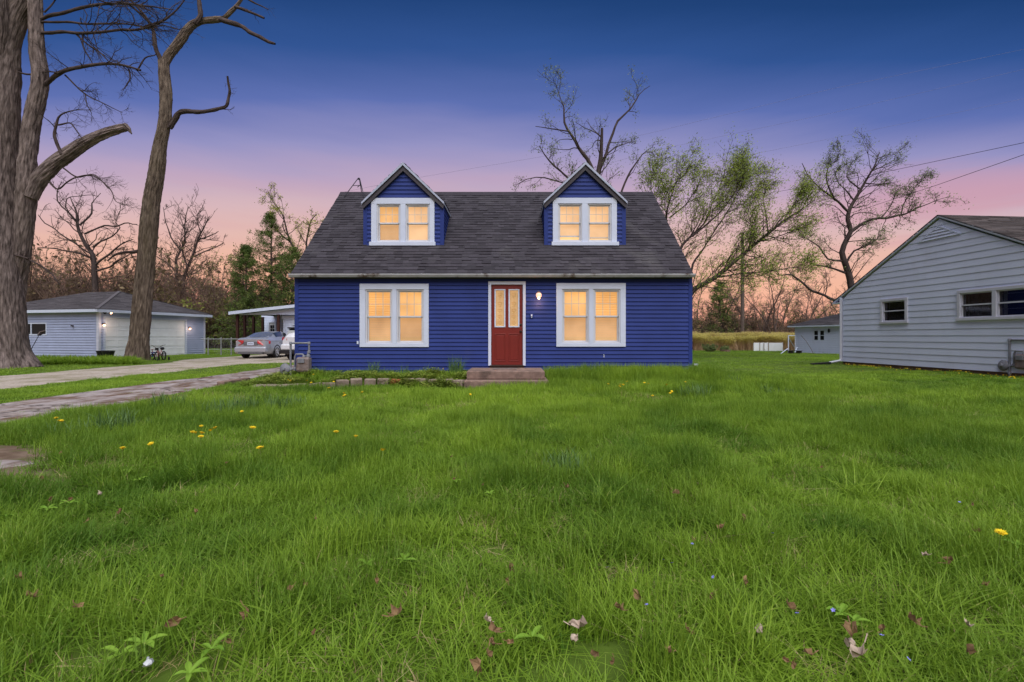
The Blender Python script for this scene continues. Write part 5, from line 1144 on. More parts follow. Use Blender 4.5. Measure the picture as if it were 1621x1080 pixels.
TC = [[(1078,590,14),(1080,520,12),(1090,470,10),(1100,457,8.5),(1126.7,443,7.5),(1150,425,7),(1173,405,6.5),(1200,383,5.5),(1220,366.7,4.5),(1240,350,3.5),(1266.7,333,2.5),(1290,316.7,1.2)],
 [(1216,370,3),(1211.7,336.7,2),(1208,316.7,1.2),(1215,290,.7)], [(1086,480,8),(1074,420,6),(1081.7,388,4.5),(1100,370,3.5),(1120,343,2.5),(1136.7,300,1.5),(1150,268,.8)], [(1074,425,5),(1058,380,4),(1056,337,3),(1067,297,2),(1083,263,1)],
 [(1095,375,3.5),(1130,345,2.6),(1160,310,1.8),(1180,272,.8)], [(1090,462,5),(1096.7,420,4),(1113,393,3),(1150,337,2),(1183,276.7,.8)], [(1060,345,3),(1090,318,2),(1110,280,1)], [(1120,442,3),(1170,434,2.4),(1230,428,1.8),(1268,420,.9)],
 [(1150,425,3.5),(1185,395,2.4),(1190,360,1.4),(1180,335,.8)], [(1058,360,3),(1035,320,2),(1030,285,1.2),(1040,255,.6)], [(1240,350,2.4),(1262,315,1.4),(1275,290,.8)], [(1200,383,2.5),(1240,372,1.8),(1280,355,1)]]
PRc = dict(rs=.42, rs0=.45, c2=6, c3=3.2, n1=6.0, r1=.42, n2=3.0, n3=2.2, maxr=9, rmax=.03, l1max=1.9, trop=(.35,0,.5), zig=.15)
pix_tree('spring_tree', 'broad leafing tree sweeping up to the right beside the blue house roof', 26, 1078, TC, M['bark_dark'], M['twig'], PRc, (5.5, .11, (.8,0,.8), .20, .36), M['leaf_spring'], seed=23)
TR = [[(1352,560,12),(1350,500,11),(1347,450,9.5),(1339,420,9),(1332.7,399.6,8),(1340.5,379,7.5),(1347,366,7),(1341.8,347.7,6),(1345.7,329.6,5.5),(1354.8,314,5),(1365,296,4),(1375.5,277.8,3),(1386,259.6,2),(1392,241,1)],
 [(1343,336,4.4),(1323.7,316.6,3.5),(1305.5,303.7,3),(1282,283,2),(1269,259.6,1)], [(1318,312,3),(1309,285.5,2.5),(1310.7,267,2),(1323.7,252,1.2),(1331,231,.6)], [(1352,318,3),(1339,301,2.2),(1328,290,1.6),(1321,275,1)],
 [(1346,368,6),(1367.7,353,5),(1391,345,4.5),(1422,342.6,3.5),(1440,334.8,2.4),(1469,322,1.5),(1505,311,.7)], [(1426,341,2.4),(1430,324,1.8),(1443,303.7,1.2),(1463.6,280,.5)], [(1339,418,4.4),(1352,397,3.5),(1375.5,388,2.5),(1388.5,379,1.6),(1391,366,.9)],
 [(1333,413,4.4),(1310.7,410,3),(1297.8,391.8,2.5),(1271.8,373.7,1.4)], [(1338,432,4.6),(1313,423,3.5),(1295,420,3.2),(1282,416.4,2),(1290,412,1)], [(1350,490,8),(1335,480,6.5),(1305.5,469.6,5),(1279.6,456.6,4.5),(1268,443.6,4),(1253.7,437,3),(1230,434.6,2)],
 [(1369,290,2.4),(1392,292,1.6),(1410,289,.8)], [(1362,300,2.5),(1340,280,1.8),(1350,255,1)], [(1378,272,2),(1400,262,1.4),(1420,250,.7)], [(1300,300,2),(1280,300,1.4),(1258,310,.8)], [(1395,345,2.4),(1410,325,1.6),(1420,300,.8)]]
PRr = dict(rs=.42, rs0=.50, c2=5, n1=3.8, r1=.32, n2=2.4, n3=1.8, maxr=9, rmax=.035, l1max=2.2, trop=(.25,0,.25), zig=.2)
pix_tree('sparse_tree', 'crooked dark tree with small new leaves rising above the neighbour roof', 32, 1350, TR, M['bark_dark'], M['twig'], PRr, (2.8, .12, (.8,0,.5), .18, .36), M['leaf_grey'], seed=25)

# generic trees of the woods (built once per kind, then copied)
def wood_tree(name, label, H, seed, kind, loc, group, leafy=None):
    rr = np.random.default_rng(seed); t = empty(name, loc, label, 'tree', group)
    main = []
    ns = 1 if kind in ('straight',) else rr.integers(2, 4)
    for s_ in range(ns):
        a = rr.uniform(0, 6.28); lean = rr.uniform(.05, .30); d = np.array([math.cos(a)*lean, math.sin(a)*lean, 1.]); P = [np.array([0, 0, -.2])]; hh = H*(1 if s_ == 0 else rr.uniform(.7, .95))
        for k in range(9): d = unit(d+rr.normal(size=3)*.13+np.array([0,0,.06])); P.append(P[-1]+d*hh/9)
        main.append(smooth_poly(np.array(P), np.linspace(H*.013, .015, 10), .6))
    l1 = spread(main, 1.5, .36, .55, rr, t0=.2, ang=(.4, 1.0), trop=(0,0,.5), lmax=H*.33, zig=.2, rmax=.08, rmin=.02)
    l2 = spread(l1, 1.5, .5, .6, rr, t0=.15, trop=(0,0,.35), zig=.22, cmin=4.5, lmin=.6, rmin=.015); l3 = spread(l2, 1.9, .55, .6, rr, t0=.1, lmin=.5, zig=.24, cmin=3.5, rmin=.012)
    V, Q, B = merge([tubes(P[None], R[None], 7) for P, R in main]); link('trunk', np_mesh('trunk', V, Q, True, B), M['bark_far'], t)
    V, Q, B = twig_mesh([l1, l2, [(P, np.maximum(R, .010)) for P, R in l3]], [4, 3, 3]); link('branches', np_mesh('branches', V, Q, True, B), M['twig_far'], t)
    if leafy:
        V, Q = leaf_quads(l3+l2, leafy[0], leafy[1], rr, scatter=.15); link('crown', np_mesh('crown', V, Q, False, rnd=rr.random(len(Q))), leafy[2], t)
    return t
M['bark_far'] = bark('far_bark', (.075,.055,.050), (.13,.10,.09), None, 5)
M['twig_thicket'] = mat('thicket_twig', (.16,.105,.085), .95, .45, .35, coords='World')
def shrub(name, label, H, Wd, seed, loc, group, ntw, leafy, twm='twig_thicket', cat='shrub', thick=.012):
    rr = np.random.default_rng(seed); t = empty(name, loc, label, cat, group); st = []
    for k in range(ntw):
        a = rr.uniform(0, 6.28); r = rr.random()**.5*Wd*.35; p = np.array([math.cos(a)*r, math.sin(a)*r, -.05]); d = np.array([math.cos(a)*.45, math.sin(a)*.45, 1.])+rr.normal(size=3)*.2
        st.append(child(p, d, H*rr.uniform(.6, 1.05), thick*2.2, .6, np.array([0,0,.3]), rr, .16))
    l2 = spread(st, 0, .42, .6, rr, t0=.12, trop=(0,0,.2), cmin=9, lmin=H*.08); l3 = spread(l2, 0, .5, .6, rr, t0=.1, lmin=H*.07, cmin=5)
    V, Q, B = twig_mesh([st, l2, [(P, np.maximum(R, thick*.4)) for P, R in l3]], [4, 3, 3]); link('stems', np_mesh('stems', V, Q, True, B), M[twm], t)
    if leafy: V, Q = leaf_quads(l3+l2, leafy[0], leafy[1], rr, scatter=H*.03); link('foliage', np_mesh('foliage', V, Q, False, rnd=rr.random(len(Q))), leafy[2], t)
    return t
def copies(proto, spots, label=None):
    base = proto['label']; order = sorted(range(len(spots)), key=lambda i: spots[i][0]/spots[i][1]); N_ = ['leftmost','second','third','fourth','fifth','sixth','seventh','eighth','ninth','tenth','eleventh','twelfth']
    for k, (x, y, s, rz) in enumerate(spots):
        o = proto if k == 0 else copy_tree(proto)
        if len(spots) <= 12: j = order.index(k); o['label'] = base+', '+(N_[j] if j == 0 else N_[j]+' from the left' if j < len(spots)-1 else 'rightmost')
        o.location = (x, y, 0); o.rotation_euler = (0, 0, rz); o.scale = (s, s, s)
        if label: o['label'] = label
rr = np.random.default_rng(77)
def spots(n, px0, px1, D0, D1, s0, s1):
    out = []
    for k in range(n):
        D = rr.uniform(D0, D1); px = px0+(px1-px0)*(k+rr.uniform(.1, .9))/n; out.append(((px-CXP)/F*D, D, rr.uniform(s0, s1), rr.uniform(0, 6.28)))
    rr.shuffle(out); return out
GR = 'bare trees of the woods along the right horizon'; GL_ = 'bare trees of the woods behind the garage'; GM = 'low trees of the woods behind the cars'
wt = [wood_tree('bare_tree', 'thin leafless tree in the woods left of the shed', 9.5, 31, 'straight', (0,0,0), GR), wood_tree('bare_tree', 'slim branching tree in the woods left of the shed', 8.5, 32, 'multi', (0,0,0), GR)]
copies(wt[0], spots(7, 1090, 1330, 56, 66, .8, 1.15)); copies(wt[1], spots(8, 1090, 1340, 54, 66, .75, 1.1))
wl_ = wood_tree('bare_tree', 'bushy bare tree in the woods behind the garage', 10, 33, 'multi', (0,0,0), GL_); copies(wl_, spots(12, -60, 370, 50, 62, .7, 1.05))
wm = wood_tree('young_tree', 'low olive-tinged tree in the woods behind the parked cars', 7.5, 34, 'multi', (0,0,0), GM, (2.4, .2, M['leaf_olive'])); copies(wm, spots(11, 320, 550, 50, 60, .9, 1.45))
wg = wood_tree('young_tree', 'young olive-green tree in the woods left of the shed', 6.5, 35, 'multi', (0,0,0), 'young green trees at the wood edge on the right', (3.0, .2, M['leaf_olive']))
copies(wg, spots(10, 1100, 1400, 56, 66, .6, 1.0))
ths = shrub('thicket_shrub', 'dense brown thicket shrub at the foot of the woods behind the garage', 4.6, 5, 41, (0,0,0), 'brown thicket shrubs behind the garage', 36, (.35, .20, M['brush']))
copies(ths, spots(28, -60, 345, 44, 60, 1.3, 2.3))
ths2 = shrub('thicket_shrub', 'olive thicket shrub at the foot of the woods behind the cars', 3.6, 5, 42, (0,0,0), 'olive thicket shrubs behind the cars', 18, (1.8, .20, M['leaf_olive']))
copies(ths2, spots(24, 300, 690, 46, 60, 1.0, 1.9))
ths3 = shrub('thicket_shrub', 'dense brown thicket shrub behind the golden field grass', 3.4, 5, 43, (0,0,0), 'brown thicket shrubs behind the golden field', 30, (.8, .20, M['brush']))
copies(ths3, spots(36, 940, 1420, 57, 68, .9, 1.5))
# mid trees hidden mostly behind the blue house: give the roof line its backdrop from the side
wb = copy_tree(wt[1]); wb.location = (-1.5, 58, 0); wb['label'] = 'slim branching bare tree in the woods straight behind the blue house'

# conifers
def conifer(label, base_px, D, top_py, halfw, seed, dens, open_=.0, lowz=.8):
    rr = np.random.default_rng(seed); loc = W(base_px, 560, D); t = empty('conifer_tree', (loc.x, D, 0), label, 'tree'); H = CZ+(HOR-top_py)/F*D
    P = np.array([[0,0,-.2],[.05,0,H*.3],[0,.05,H*.65],[.03,0,H]]); P, R = smooth_poly(P, [.20,.16,.09,.015], .5)
    V, Q, B = tubes(P[None], R[None], 8); link('trunk', np_mesh('trunk', V, Q, True, B), M['bark_far'], t)
    br = []; z = lowz
    while z < H-.15:
        f = (z-lowz)/(H-lowz); L = (halfw*(1-f)**.8*(.75+.25*math.sin(f*11))+.15)*1.35
        for _ in range(rr.integers(6, 9)):
            if rr.random() < open_: continue
            a = rr.uniform(0, 6.28); d = np.array([math.cos(a), math.sin(a), .25*f+.02]); br.append(child(np.array([0, 0, z+rr.uniform(-.1, .1)]), d, L*rr.uniform(.6, 1.15), .03*(1-f)+.008, .2, np.array([0,0,.12]), rr, .08))
        z += .27
    l2 = spread(br, 3.2, .34, .6, rr, t0=.15, ang=(.5, .9), trop=(0,0,.15), lmin=.28, lmax=.9, cmin=7)
    V, Q, B = twig_mesh([br, l2], [4, 3]); link('branches', np_mesh('branches', V, Q, True, B), M['bark_far'], t)
    V, Q = leaf_quads(l2+br, dens, .20, rr, scatter=.09, aspect=.25, bias=(0,0,.4)); link('crown', np_mesh('crown', V, Q, False, rnd=rr.random(len(Q))), M['needle'], t)
conifer('dark narrow conifer behind the porch house, shorter of the two in front', 389, 45, 388, 2.6, 51, 11, .0, .9)
conifer('taller loose pine with layered boughs left of the blue house roof', 429, 48, 336, 4.2, 52, 9, .15, 1.6)
conifer('dark pine half hidden by the left corner of the blue house', 462, 46, 392, 3.6, 53, 9, .1, 1.2)
conifer('small dark conifer in the woods right of the blue house', 1140, 58, 446, 2.8, 54, 10, .05, .9)

# two small clipped bushes on the back lawn
for lab, px, D, H_, sd in (('round olive bush on the back lawn, larger of the two', 1124, 36, .62, 61), ('small olive bush in a low stone ring on the back lawn', 1148, 36.5, .45, 62)):
    x = (px-CXP)/F*D; shrub('garden_bush', lab, H_, H_*1.2, sd, (x, D, gz1(x, D)), 'bushes on the back lawn', 40, (5, .06, M['leaf_grey']), cat='bush', thick=.006)
mb = MB(); x = (1148-CXP)/F*36.3; mb.lathe((x, 36.3, 0), (0,0,1), [(0,.36),(.14,.36),(.15,.30),(.08,.29)], 10); o = mb.build('planting_ring', M['found'], None, bevel=.01); tagp(o, 'low stone ring around the small bush on the back lawn', 'planter')

# ------------------------------------------------------------------ flower bed edging
M['paver'] = mat('mossy_paver', (.17,.13,.105), .95, 0, 6, .8, 40, .15, col2=(.30,.245,.20), coords='World', dirt=(.12,.13,.05), dirt_scale=3.5, dirt_lo=.50, dirt_hi=.68)
M['paver_red'] = mat('red_brick_paver', (.30,.11,.05), .95, .25, 8, .8, 40, .15)
ordn = ['first','second','third','fourth','fifth','sixth','seventh','eighth','ninth','tenth','eleventh','twelfth','thirteenth','fourteenth','fifteenth','sixteenth','seventeenth','eighteenth','nineteenth','twentieth','twenty-first','twenty-second']
bp = [W(738, 605, 10.62), W(700, 600, 10.85), W(650, 598, 11.0), W(600, 598, 10.95), W(560, 600, 10.8), W(520, 607, 10.5), W(470, 612, 10.3), W(430, 613, 10.25), W(385, 613, 10.2)]
bp = [Vector((p.x, p.y, 0)) for p in bp]; pts = []; 
for a, b in zip(bp[:-1], bp[1:]):
    for k in range(20): pts.append(a.lerp(b, k/20))
k = 0; s = 0; last = pts[0]; pos = []; acc = .0; need = .16
for p, q in zip(pts[:-1], pts[1:]):
    acc += (q-p).length
    if acc >= need: pos.append((q.copy(), (q-p).normalized())); acc = 0; need = .285
rr = np.random.default_rng(5)
for k, (p, d) in enumerate(pos):
    L_ = .255; x, y = p.x, p.y; t_ = k/len(pos); z = .150-.075*float(sm(.50, .72, t_))
    ang = math.atan2(d.y, d.x)+rr.normal()*.06; Mx = Matrix.Translation((x, y, z+rr.normal()*.008)) @ Matrix.Rotation(ang, 4, 'Z') @ Matrix.Rotation(rr.normal()*.05, 4, 'X') @ Matrix.Rotation(rr.normal()*.05, 4, 'Y')
    mb = MB(); wd = .09 if t_ < .7 else .14; mb.box((-L_/2, -wd, -.13), (L_/2, wd, .035), Mx, r=rr.random())
    red = k == 5; o = mb.build('paver_brick', M['paver_red'] if red else M['paver'], None, bevel=.014)
    n_ = ordn[min(k, len(ordn)-1)]
    tagp(o, f"{'orange-red' if red else 'mossy brown'} paver brick, {n_} from the steps along the flower bed" if k < 22 else f'mossy brown paver brick in the far left run of the flower bed edging, {k-20} past the bend', 'paver', 'paver bricks edging the flower bed')
mb = MB(); c = W(369, 606, 11.4); mb.box((c.x-.09, 10.9, -.05), (c.x+.09, 12.0, .12)); o = mb.build('kerb_block', M['concrete'], None, bevel=.025); tagp(o, 'broken concrete kerb block at the driveway end of the flower bed', 'kerb block')

# ------------------------------------------------------------------ grass (uncountable): instanced blades on a scattered point cloud
def blade_clump(name, n, rad, h0, h1, w, lean, seed, m, segs=3, flop=.5):
    rr = np.random.default_rng(seed); V = []; Q = []; o = 0
    for _ in range(n):
        a = rr.uniform(0, 6.28); r = rad*rr.random()**.5; x, y = math.cos(a)*r, math.sin(a)*r; th = rr.uniform(0, 6.28); dx, dy = math.cos(th), math.sin(th)
        H = rr.uniform(h0, h1); ln = abs(rr.normal())*lean+.08; wd = w*rr.uniform(.7, 1.25); px_, py_ = -dy, dx; tw = rr.uniform(-.6, .6)
        for k in range(segs+1):
            t = k/segs; off = ln*H*t**1.8; z = H*(t-flop*ln*.5*t*t)-.01; ww = wd*(1-t**1.6)*.5+.0003; c_, s_ = math.cos(tw*t), math.sin(tw*t); qx, qy = px_*c_-py_*s_, px_*s_+py_*c_
            V += [(x+dx*off-qx*ww, y+dy*off-qy*ww, z), (x+dx*off+qx*ww, y+dy*off+qy*ww, z)]
        for k in range(segs): Q.append((o+2*k, o+2*k+1, o+2*k+3, o+2*k+2))
        o += 2*(segs+1)
    me = np_mesh(name, np.array(V), np.array(Q), True); me.materials.append(m); return bpy.data.objects.new(name, me)
def grassmat(name, a, b, c, tr=.42, rough=.55):
    m = bpy.data.materials.new(name); m.use_nodes = True; nt = m.node_tree; n, l = nt.nodes, nt.links; bs = n['Principled BSDF']; bs.inputs['Roughness'].default_value = rough; bs.inputs['Specular IOR Level'].default_value = .25
    at = n.new('ShaderNodeAttribute'); at.attribute_type = 'INSTANCER'; at.attribute_name = 'tint'
    ge = n.new('ShaderNodeNewGeometry'); nz = n.new('ShaderNodeTexNoise'); nz.inputs['Scale'].default_value = 55; nz.inputs['Detail'].default_value = 1; l.new(ge.outputs['Position'], nz.inputs['Vector'])
    mx = n.new('ShaderNodeMix'); mx.data_type = 'RGBA'; mx.inputs[6].default_value = (*a, 1); mx.inputs[7].default_value = (*b, 1)
    ad = n.new('ShaderNodeMath'); ad.operation = 'MULTIPLY_ADD'; l.new(nz.outputs[0], ad.inputs[0]); ad.inputs[1].default_value = .9; ad.inputs[2].default_value = -.45
    ad2 = n.new('ShaderNodeMath'); ad2.use_clamp = True; l.new(at.outputs['Fac'], ad2.inputs[0]); l.new(ad.outputs[0], ad2.inputs[1]); l.new(ad2.outputs[0], mx.inputs[0])
    m2 = n.new('ShaderNodeMix'); m2.data_type = 'RGBA'; oi = n.new('ShaderNodeObjectInfo'); gt = n.new('ShaderNodeMath'); gt.operation = 'GREATER_THAN'; nz2 = n.new('ShaderNodeTexNoise'); nz2.inputs['Scale'].default_value = 33; l.new(ge.outputs['Position'], nz2.inputs['Vector']); l.new(nz2.outputs[0], gt.inputs[0]); gt.inputs[1].default_value = .68
    ml = n.new('ShaderNodeMath'); ml.operation = 'MULTIPLY'; l.new(gt.outputs[0], ml.inputs[0]); ml.inputs[1].default_value = .55
    l.new(ml.outputs[0], m2.inputs[0]); l.new(mx.outputs[2], m2.inputs[6]); m2.inputs[7].default_value = (*c, 1)
    l.new(m2.outputs[2], bs.inputs['Base Color']); t_ = n.new('ShaderNodeBsdfTranslucent'); l.new(m2.outputs[2], t_.inputs[0]); ms = n.new('ShaderNodeMixShader'); ms.inputs[0].default_value = tr
    l.new(bs.outputs[0], ms.inputs[1]); l.new(t_.outputs[0], ms.inputs[2]); l.new(ms.outputs[0], n['Material Output'].inputs[0]); return m
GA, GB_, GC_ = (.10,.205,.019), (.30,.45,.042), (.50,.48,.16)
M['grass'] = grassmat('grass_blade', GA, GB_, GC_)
M['grass_blue'] = grassmat('daffodil_leaf', (.05,.14,.035), (.10,.21,.07), (.15,.24,.08), .25, .45)
M['grass_gold'] = grassmat('field_grass', (.46,.31,.21), (.60,.43,.27), (.55,.45,.16), .5, .8)
M['grass_gold_top'] = grassmat('field_grass_top', (.50,.45,.13), (.62,.53,.18), (.44,.34,.08), .55, .8)
M['weed'] = grassmat('bed_weed', (.13,.20,.03), (.30,.36,.06), (.36,.28,.10), .3, .6)
def scatter(name, label, clumps, P, rot, scl, idx, tint, kind='stuff', cat=None):
    """one object: a point cloud whose points carry blade clumps"""
    coll = bpy.data.collections.new(name+'_tufts')
    for c in clumps: coll.objects.link(c)
    me = bpy.data.meshes.new(name); me.vertices.add(len(P)); me.vertices.foreach_set('co', P.astype(np.float32).ravel())
    for nm, tp, arr, key in (('rot', 'FLOAT_VECTOR', rot, 'vector'), ('scl', 'FLOAT_VECTOR', scl, 'vector'), ('idx', 'INT', idx, 'value'), ('tint', 'FLOAT', tint, 'value')):
        a = me.attributes.new(nm, tp, 'POINT'); a.data.foreach_set(key, (arr.astype(np.int32) if tp == 'INT' else arr.astype(np.float32)).ravel())
    o = link(name, me, None); o['kind'] = kind; o['label'] = label; o['category'] = cat or 'grass'
    ng = bpy.data.node_groups.new(name+'_nodes', 'GeometryNodeTree'); ng.interface.new_socket('Geometry', in_out='INPUT', socket_type='NodeSocketGeometry'); ng.interface.new_socket('Geometry', in_out='OUTPUT', socket_type='NodeSocketGeometry')
    n, l = ng.nodes, ng.links; gi = n.new('NodeGroupInput'); go = n.new('NodeGroupOutput'); mp = n.new('GeometryNodeMeshToPoints'); ip = n.new('GeometryNodeInstanceOnPoints'); ci = n.new('GeometryNodeCollectionInfo')
    ci.inputs['Collection'].default_value = coll; ci.inputs['Separate Children'].default_value = True; ci.inputs['Reset Children'].default_value = True
    def na(nm, tp): q = n.new('GeometryNodeInputNamedAttribute'); q.data_type = tp; q.inputs['Name'].default_value = nm; return q.outputs['Attribute']
    l.new(gi.outputs[0], mp.inputs['Mesh']); l.new(mp.outputs[0], ip.inputs['Points']); l.new(ci.outputs[0], ip.inputs['Instance']); ip.inputs['Pick Instance'].default_value = True
    l.new(na('idx', 'INT'), ip.inputs['Instance Index']); l.new(na('scl', 'FLOAT_VECTOR'), ip.inputs['Scale'])
    er = n.new('FunctionNodeEulerToRotation'); l.new(na('rot', 'FLOAT_VECTOR'), er.inputs[0]); l.new(er.outputs[0], ip.inputs['Rotation']); l.new(ip.outputs[0], go.inputs[0])
    md = o.modifiers.new('tufts', 'NODES'); md.node_group = ng; return o

def inhouse(x, y):
    a = (x > hx0-.03) & (x < hx1+.03) & (y > HD-.05) & (y < BY)
    b = (x > sx0-.06) & (x < sx1+.1) & (y > 10.3) & (y < HD)
    q = (x-NC.x)*nr.x+(y-NC.y)*nr.y; r = (x-NC.x)*nu.x+(y-NC.y)*nu.y; c = (q > -.03) & (r > -.05) & (r < nL)
    d = ((x-GC.x)*(-gn.x)+(y-GC.y)*(-gn.y) > -.1) & ((x-GC.x)*gu.x+(y-GC.y)*gu.y > -.1) & ((x-GC.x)*gu.x+(y-GC.y)*gu.y < GL+.2) & ((x-GC.x)*(-gn.x)+(y-GC.y)*(-gn.y) < GW)
    e = (x > xa) & (x < -7) & (y > 31.2)
    return a | b | c | d | e
asLv = np.vectorize(asL); asRv = np.vectorize(asR); grLv = np.vectorize(grL); grRv = np.vectorize(grR)
def onpave(x, y, rr):
    f = rr.normal(size=x.shape)*.07
    a = (x > asLv(y)+f) & (x < asRv(y)+f) & (y < 20.7)
    b = (x > grLv(y)+f*2) & (x < grRv(y)+f*2) & (y < 31)
    c = (x < -3.78-(y-4.0)**2*1.5+f*3) & (y > 3.1) & (y < 5.0)
    sparse = (b & (x > grLv(y)+.2) & (x < grRv(y)-.2) & (fbm(x, y, .7, 9) > .58) & (rr.random(x.shape) < .16)) | (a & (fbm(x, y, 1.6, 10) > .63) & (rr.random(x.shape) < .2))
    return (a | b | c) & ~sparse, (a | b | c)
def grass_pts(rr, D0, D1, dens, margin=1.13, xlo=-99, xhi=99, pad=1.8):
    area = (D1**2-D0**2)*margin+2*pad*(D1-D0); n = int(area*dens); u = rr.random(n); y = np.sqrt(D0**2+(D1**2-D0**2)*u); x = rr.uniform(-1, 1, n)*(y*margin+pad)
    k = (x > xlo) & (x < xhi); return x[k], y[k]
rr = np.random.default_rng(99)
cl_near = [blade_clump('turf_tuft', 56, .080, .045, .165, .0046, .65, 200+i, M['grass'], 4) for i in range(6)]
cl_mid = [blade_clump('turf_tuft_mid', 64, .16, .05, .14, .0085, .55, 220+i, M['grass'], 3) for i in range(5)]
cl_far = [blade_clump('turf_tuft_far', 70, .45, .035, .075, .018, .4, 240+i, M['grass'], 2) for i in range(4)]
mow = lambda x, y: sm(5.2, 9.0, x)*sm(8.5, 12, y)       # short mown grass on the right and behind
def hmap(x, y):
    h = .36+1.9*fbm(x, y, 1.7, 21)**1.9+.6*np.maximum(0, fbm(x, y, .45, 22)-.45)*2+.8*np.maximum(0, vnoise(x, y, 3.4, 23)-.5)*2*vnoise(x, y, 1.1, 27)
    h = np.where(y < 4.0, np.maximum(h, .62), np.maximum(h, .48)); h *= 1-.55*sm(0, 1, mow(x, y)); edge = sm(-7.3, -5.2, x); h *= (.42+.58*edge)
    bare = sm(.60, .70, fbm(x, y, .9, 24))*(1-sm(-2.2, -.8, x))*sm(2.5, 3.5, y)*(1-sm(7.5, 9, y)); h *= 1-.6*bare
    h *= 1+.55*sm(9.0, 10.5, y)*(1-sm(11.5, 13, y))*(1-mow(x, y))*sm(-5.5, -4, x)
    return h
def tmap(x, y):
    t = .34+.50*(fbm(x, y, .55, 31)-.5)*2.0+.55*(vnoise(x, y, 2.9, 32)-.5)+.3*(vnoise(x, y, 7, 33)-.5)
    t += .60*np.exp(-(((x+.2)/3.6)**2+((y-8.4)/2.1)**2)) + .15*mow(x, y) + .25*sm(-6.2, -7.5, x)*1.0  # bright oval: the mid-lawn light pool is put into the blade tint
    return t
for name, lab, cls, D0, D1, dens, s in (('near_lawn_grass', 'long green grass blades in the near part of the front lawn', cl_near, 1.15, 7.2, 138, 1.12), ('front_lawn_grass', 'lush tufted green grass between the steps and the near lawn', cl_mid, 7.0, 14.5, 40, 1.0), ('back_lawn_grass', 'short mown green grass of the side and back lawns', cl_far, 14.2, 46, 7, 1.0)):
    x, y = grass_pts(rr, D0, D1, dens)
    pv, raw = onpave(x, y, rr); keep = ~pv & ~inhouse(x, y) & ~((y > 38.6) & (x > 8))
    h = hmap(x, y); thin = sm(.60, .70, fbm(x, y, .9, 24))*(1-sm(-2.2, -.8, x))*sm(2.5, 3.5, y)*(1-sm(7.5, 9, y)); keep &= rr.random(x.shape) > thin*.55
    x, y, raw = x[keep], y[keep], raw[keep]; h = hmap(x, y)*rr.uniform(.8, 1.2, x.shape)*np.where(raw, .4, 1.0)
    z = gz(x, y); N = len(x); print(name, N)
    if name == 'front_lawn_grass': h *= 1-.62*sm(9.9, 10.5, y)*(x < -.7)*(x > -6.3)
    scl = np.stack([np.ones(N)*s, np.ones(N)*s, h], 1); rot = np.stack([rr.normal(size=N)*.07, rr.normal(size=N)*.07, rr.uniform(0, 6.28, N)], 1)
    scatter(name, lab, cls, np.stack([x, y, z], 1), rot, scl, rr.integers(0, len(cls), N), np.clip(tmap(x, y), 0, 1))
# long-bladed hummocks through the lawn, and straw-coloured thatch between them
cl_hum = [blade_clump('hummock_tuft', 90, .10, .10, .26, .0055, .75, 250+i, M['grass'], 5, .6) for i in range(4)]
n = 1500; u = rr.random(n); y = np.sqrt(1.6**2+(11.0**2-1.6**2)*u); x = rr.uniform(-1, 1, n)*(y*1.12+.3); cl = fbm(x, y, 1.1, 71); pv, raw = onpave(x, y, rr); k = (cl > .53) & ~raw & ~inhouse(x, y) & (x > -6.0) & ~((y > 9.8) & (x < -.7)) & (mow(x, y) < .5); x, y = x[k], y[k]; N = len(x)
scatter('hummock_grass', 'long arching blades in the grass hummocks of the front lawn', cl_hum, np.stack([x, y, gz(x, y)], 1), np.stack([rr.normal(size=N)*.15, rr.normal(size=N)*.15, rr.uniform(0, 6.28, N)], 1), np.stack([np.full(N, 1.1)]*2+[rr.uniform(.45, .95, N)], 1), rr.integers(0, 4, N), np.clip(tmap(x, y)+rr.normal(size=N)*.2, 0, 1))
M['straw'] = grassmat('straw_blade', (.30,.23,.10), (.46,.38,.20), (.20,.14,.07), .2, .8)
cl_straw = [blade_clump('straw_tuft', 16, .11, .06, .13, .003, 1.3, 270+i, M['straw'], 4, .9) for i in range(3)]
n = 5200; u = rr.random(n); y = np.sqrt(1.2**2+(9.5**2-1.2**2)*u); x = rr.uniform(-1, 1, n)*(y*1.12+.3); pv, raw = onpave(x, y, rr); k = ~raw & (fbm(x, y, 1.5, 72) < .52) & (x > -6.4); x, y = x[k], y[k]; N = len(x)
scatter('dry_thatch', 'dry straw coloured blades mixed into the near lawn', cl_straw, np.stack([x, y, gz(x, y)], 1), np.stack([rr.normal(size=N)*.2, rr.normal(size=N)*.2, rr.uniform(0, 6.28, N)], 1), np.stack([np.ones(N), np.ones(N), rr.uniform(.5, 1.0, N)], 1), rr.integers(0, 3, N), rr.random(N), cat='dry grass')
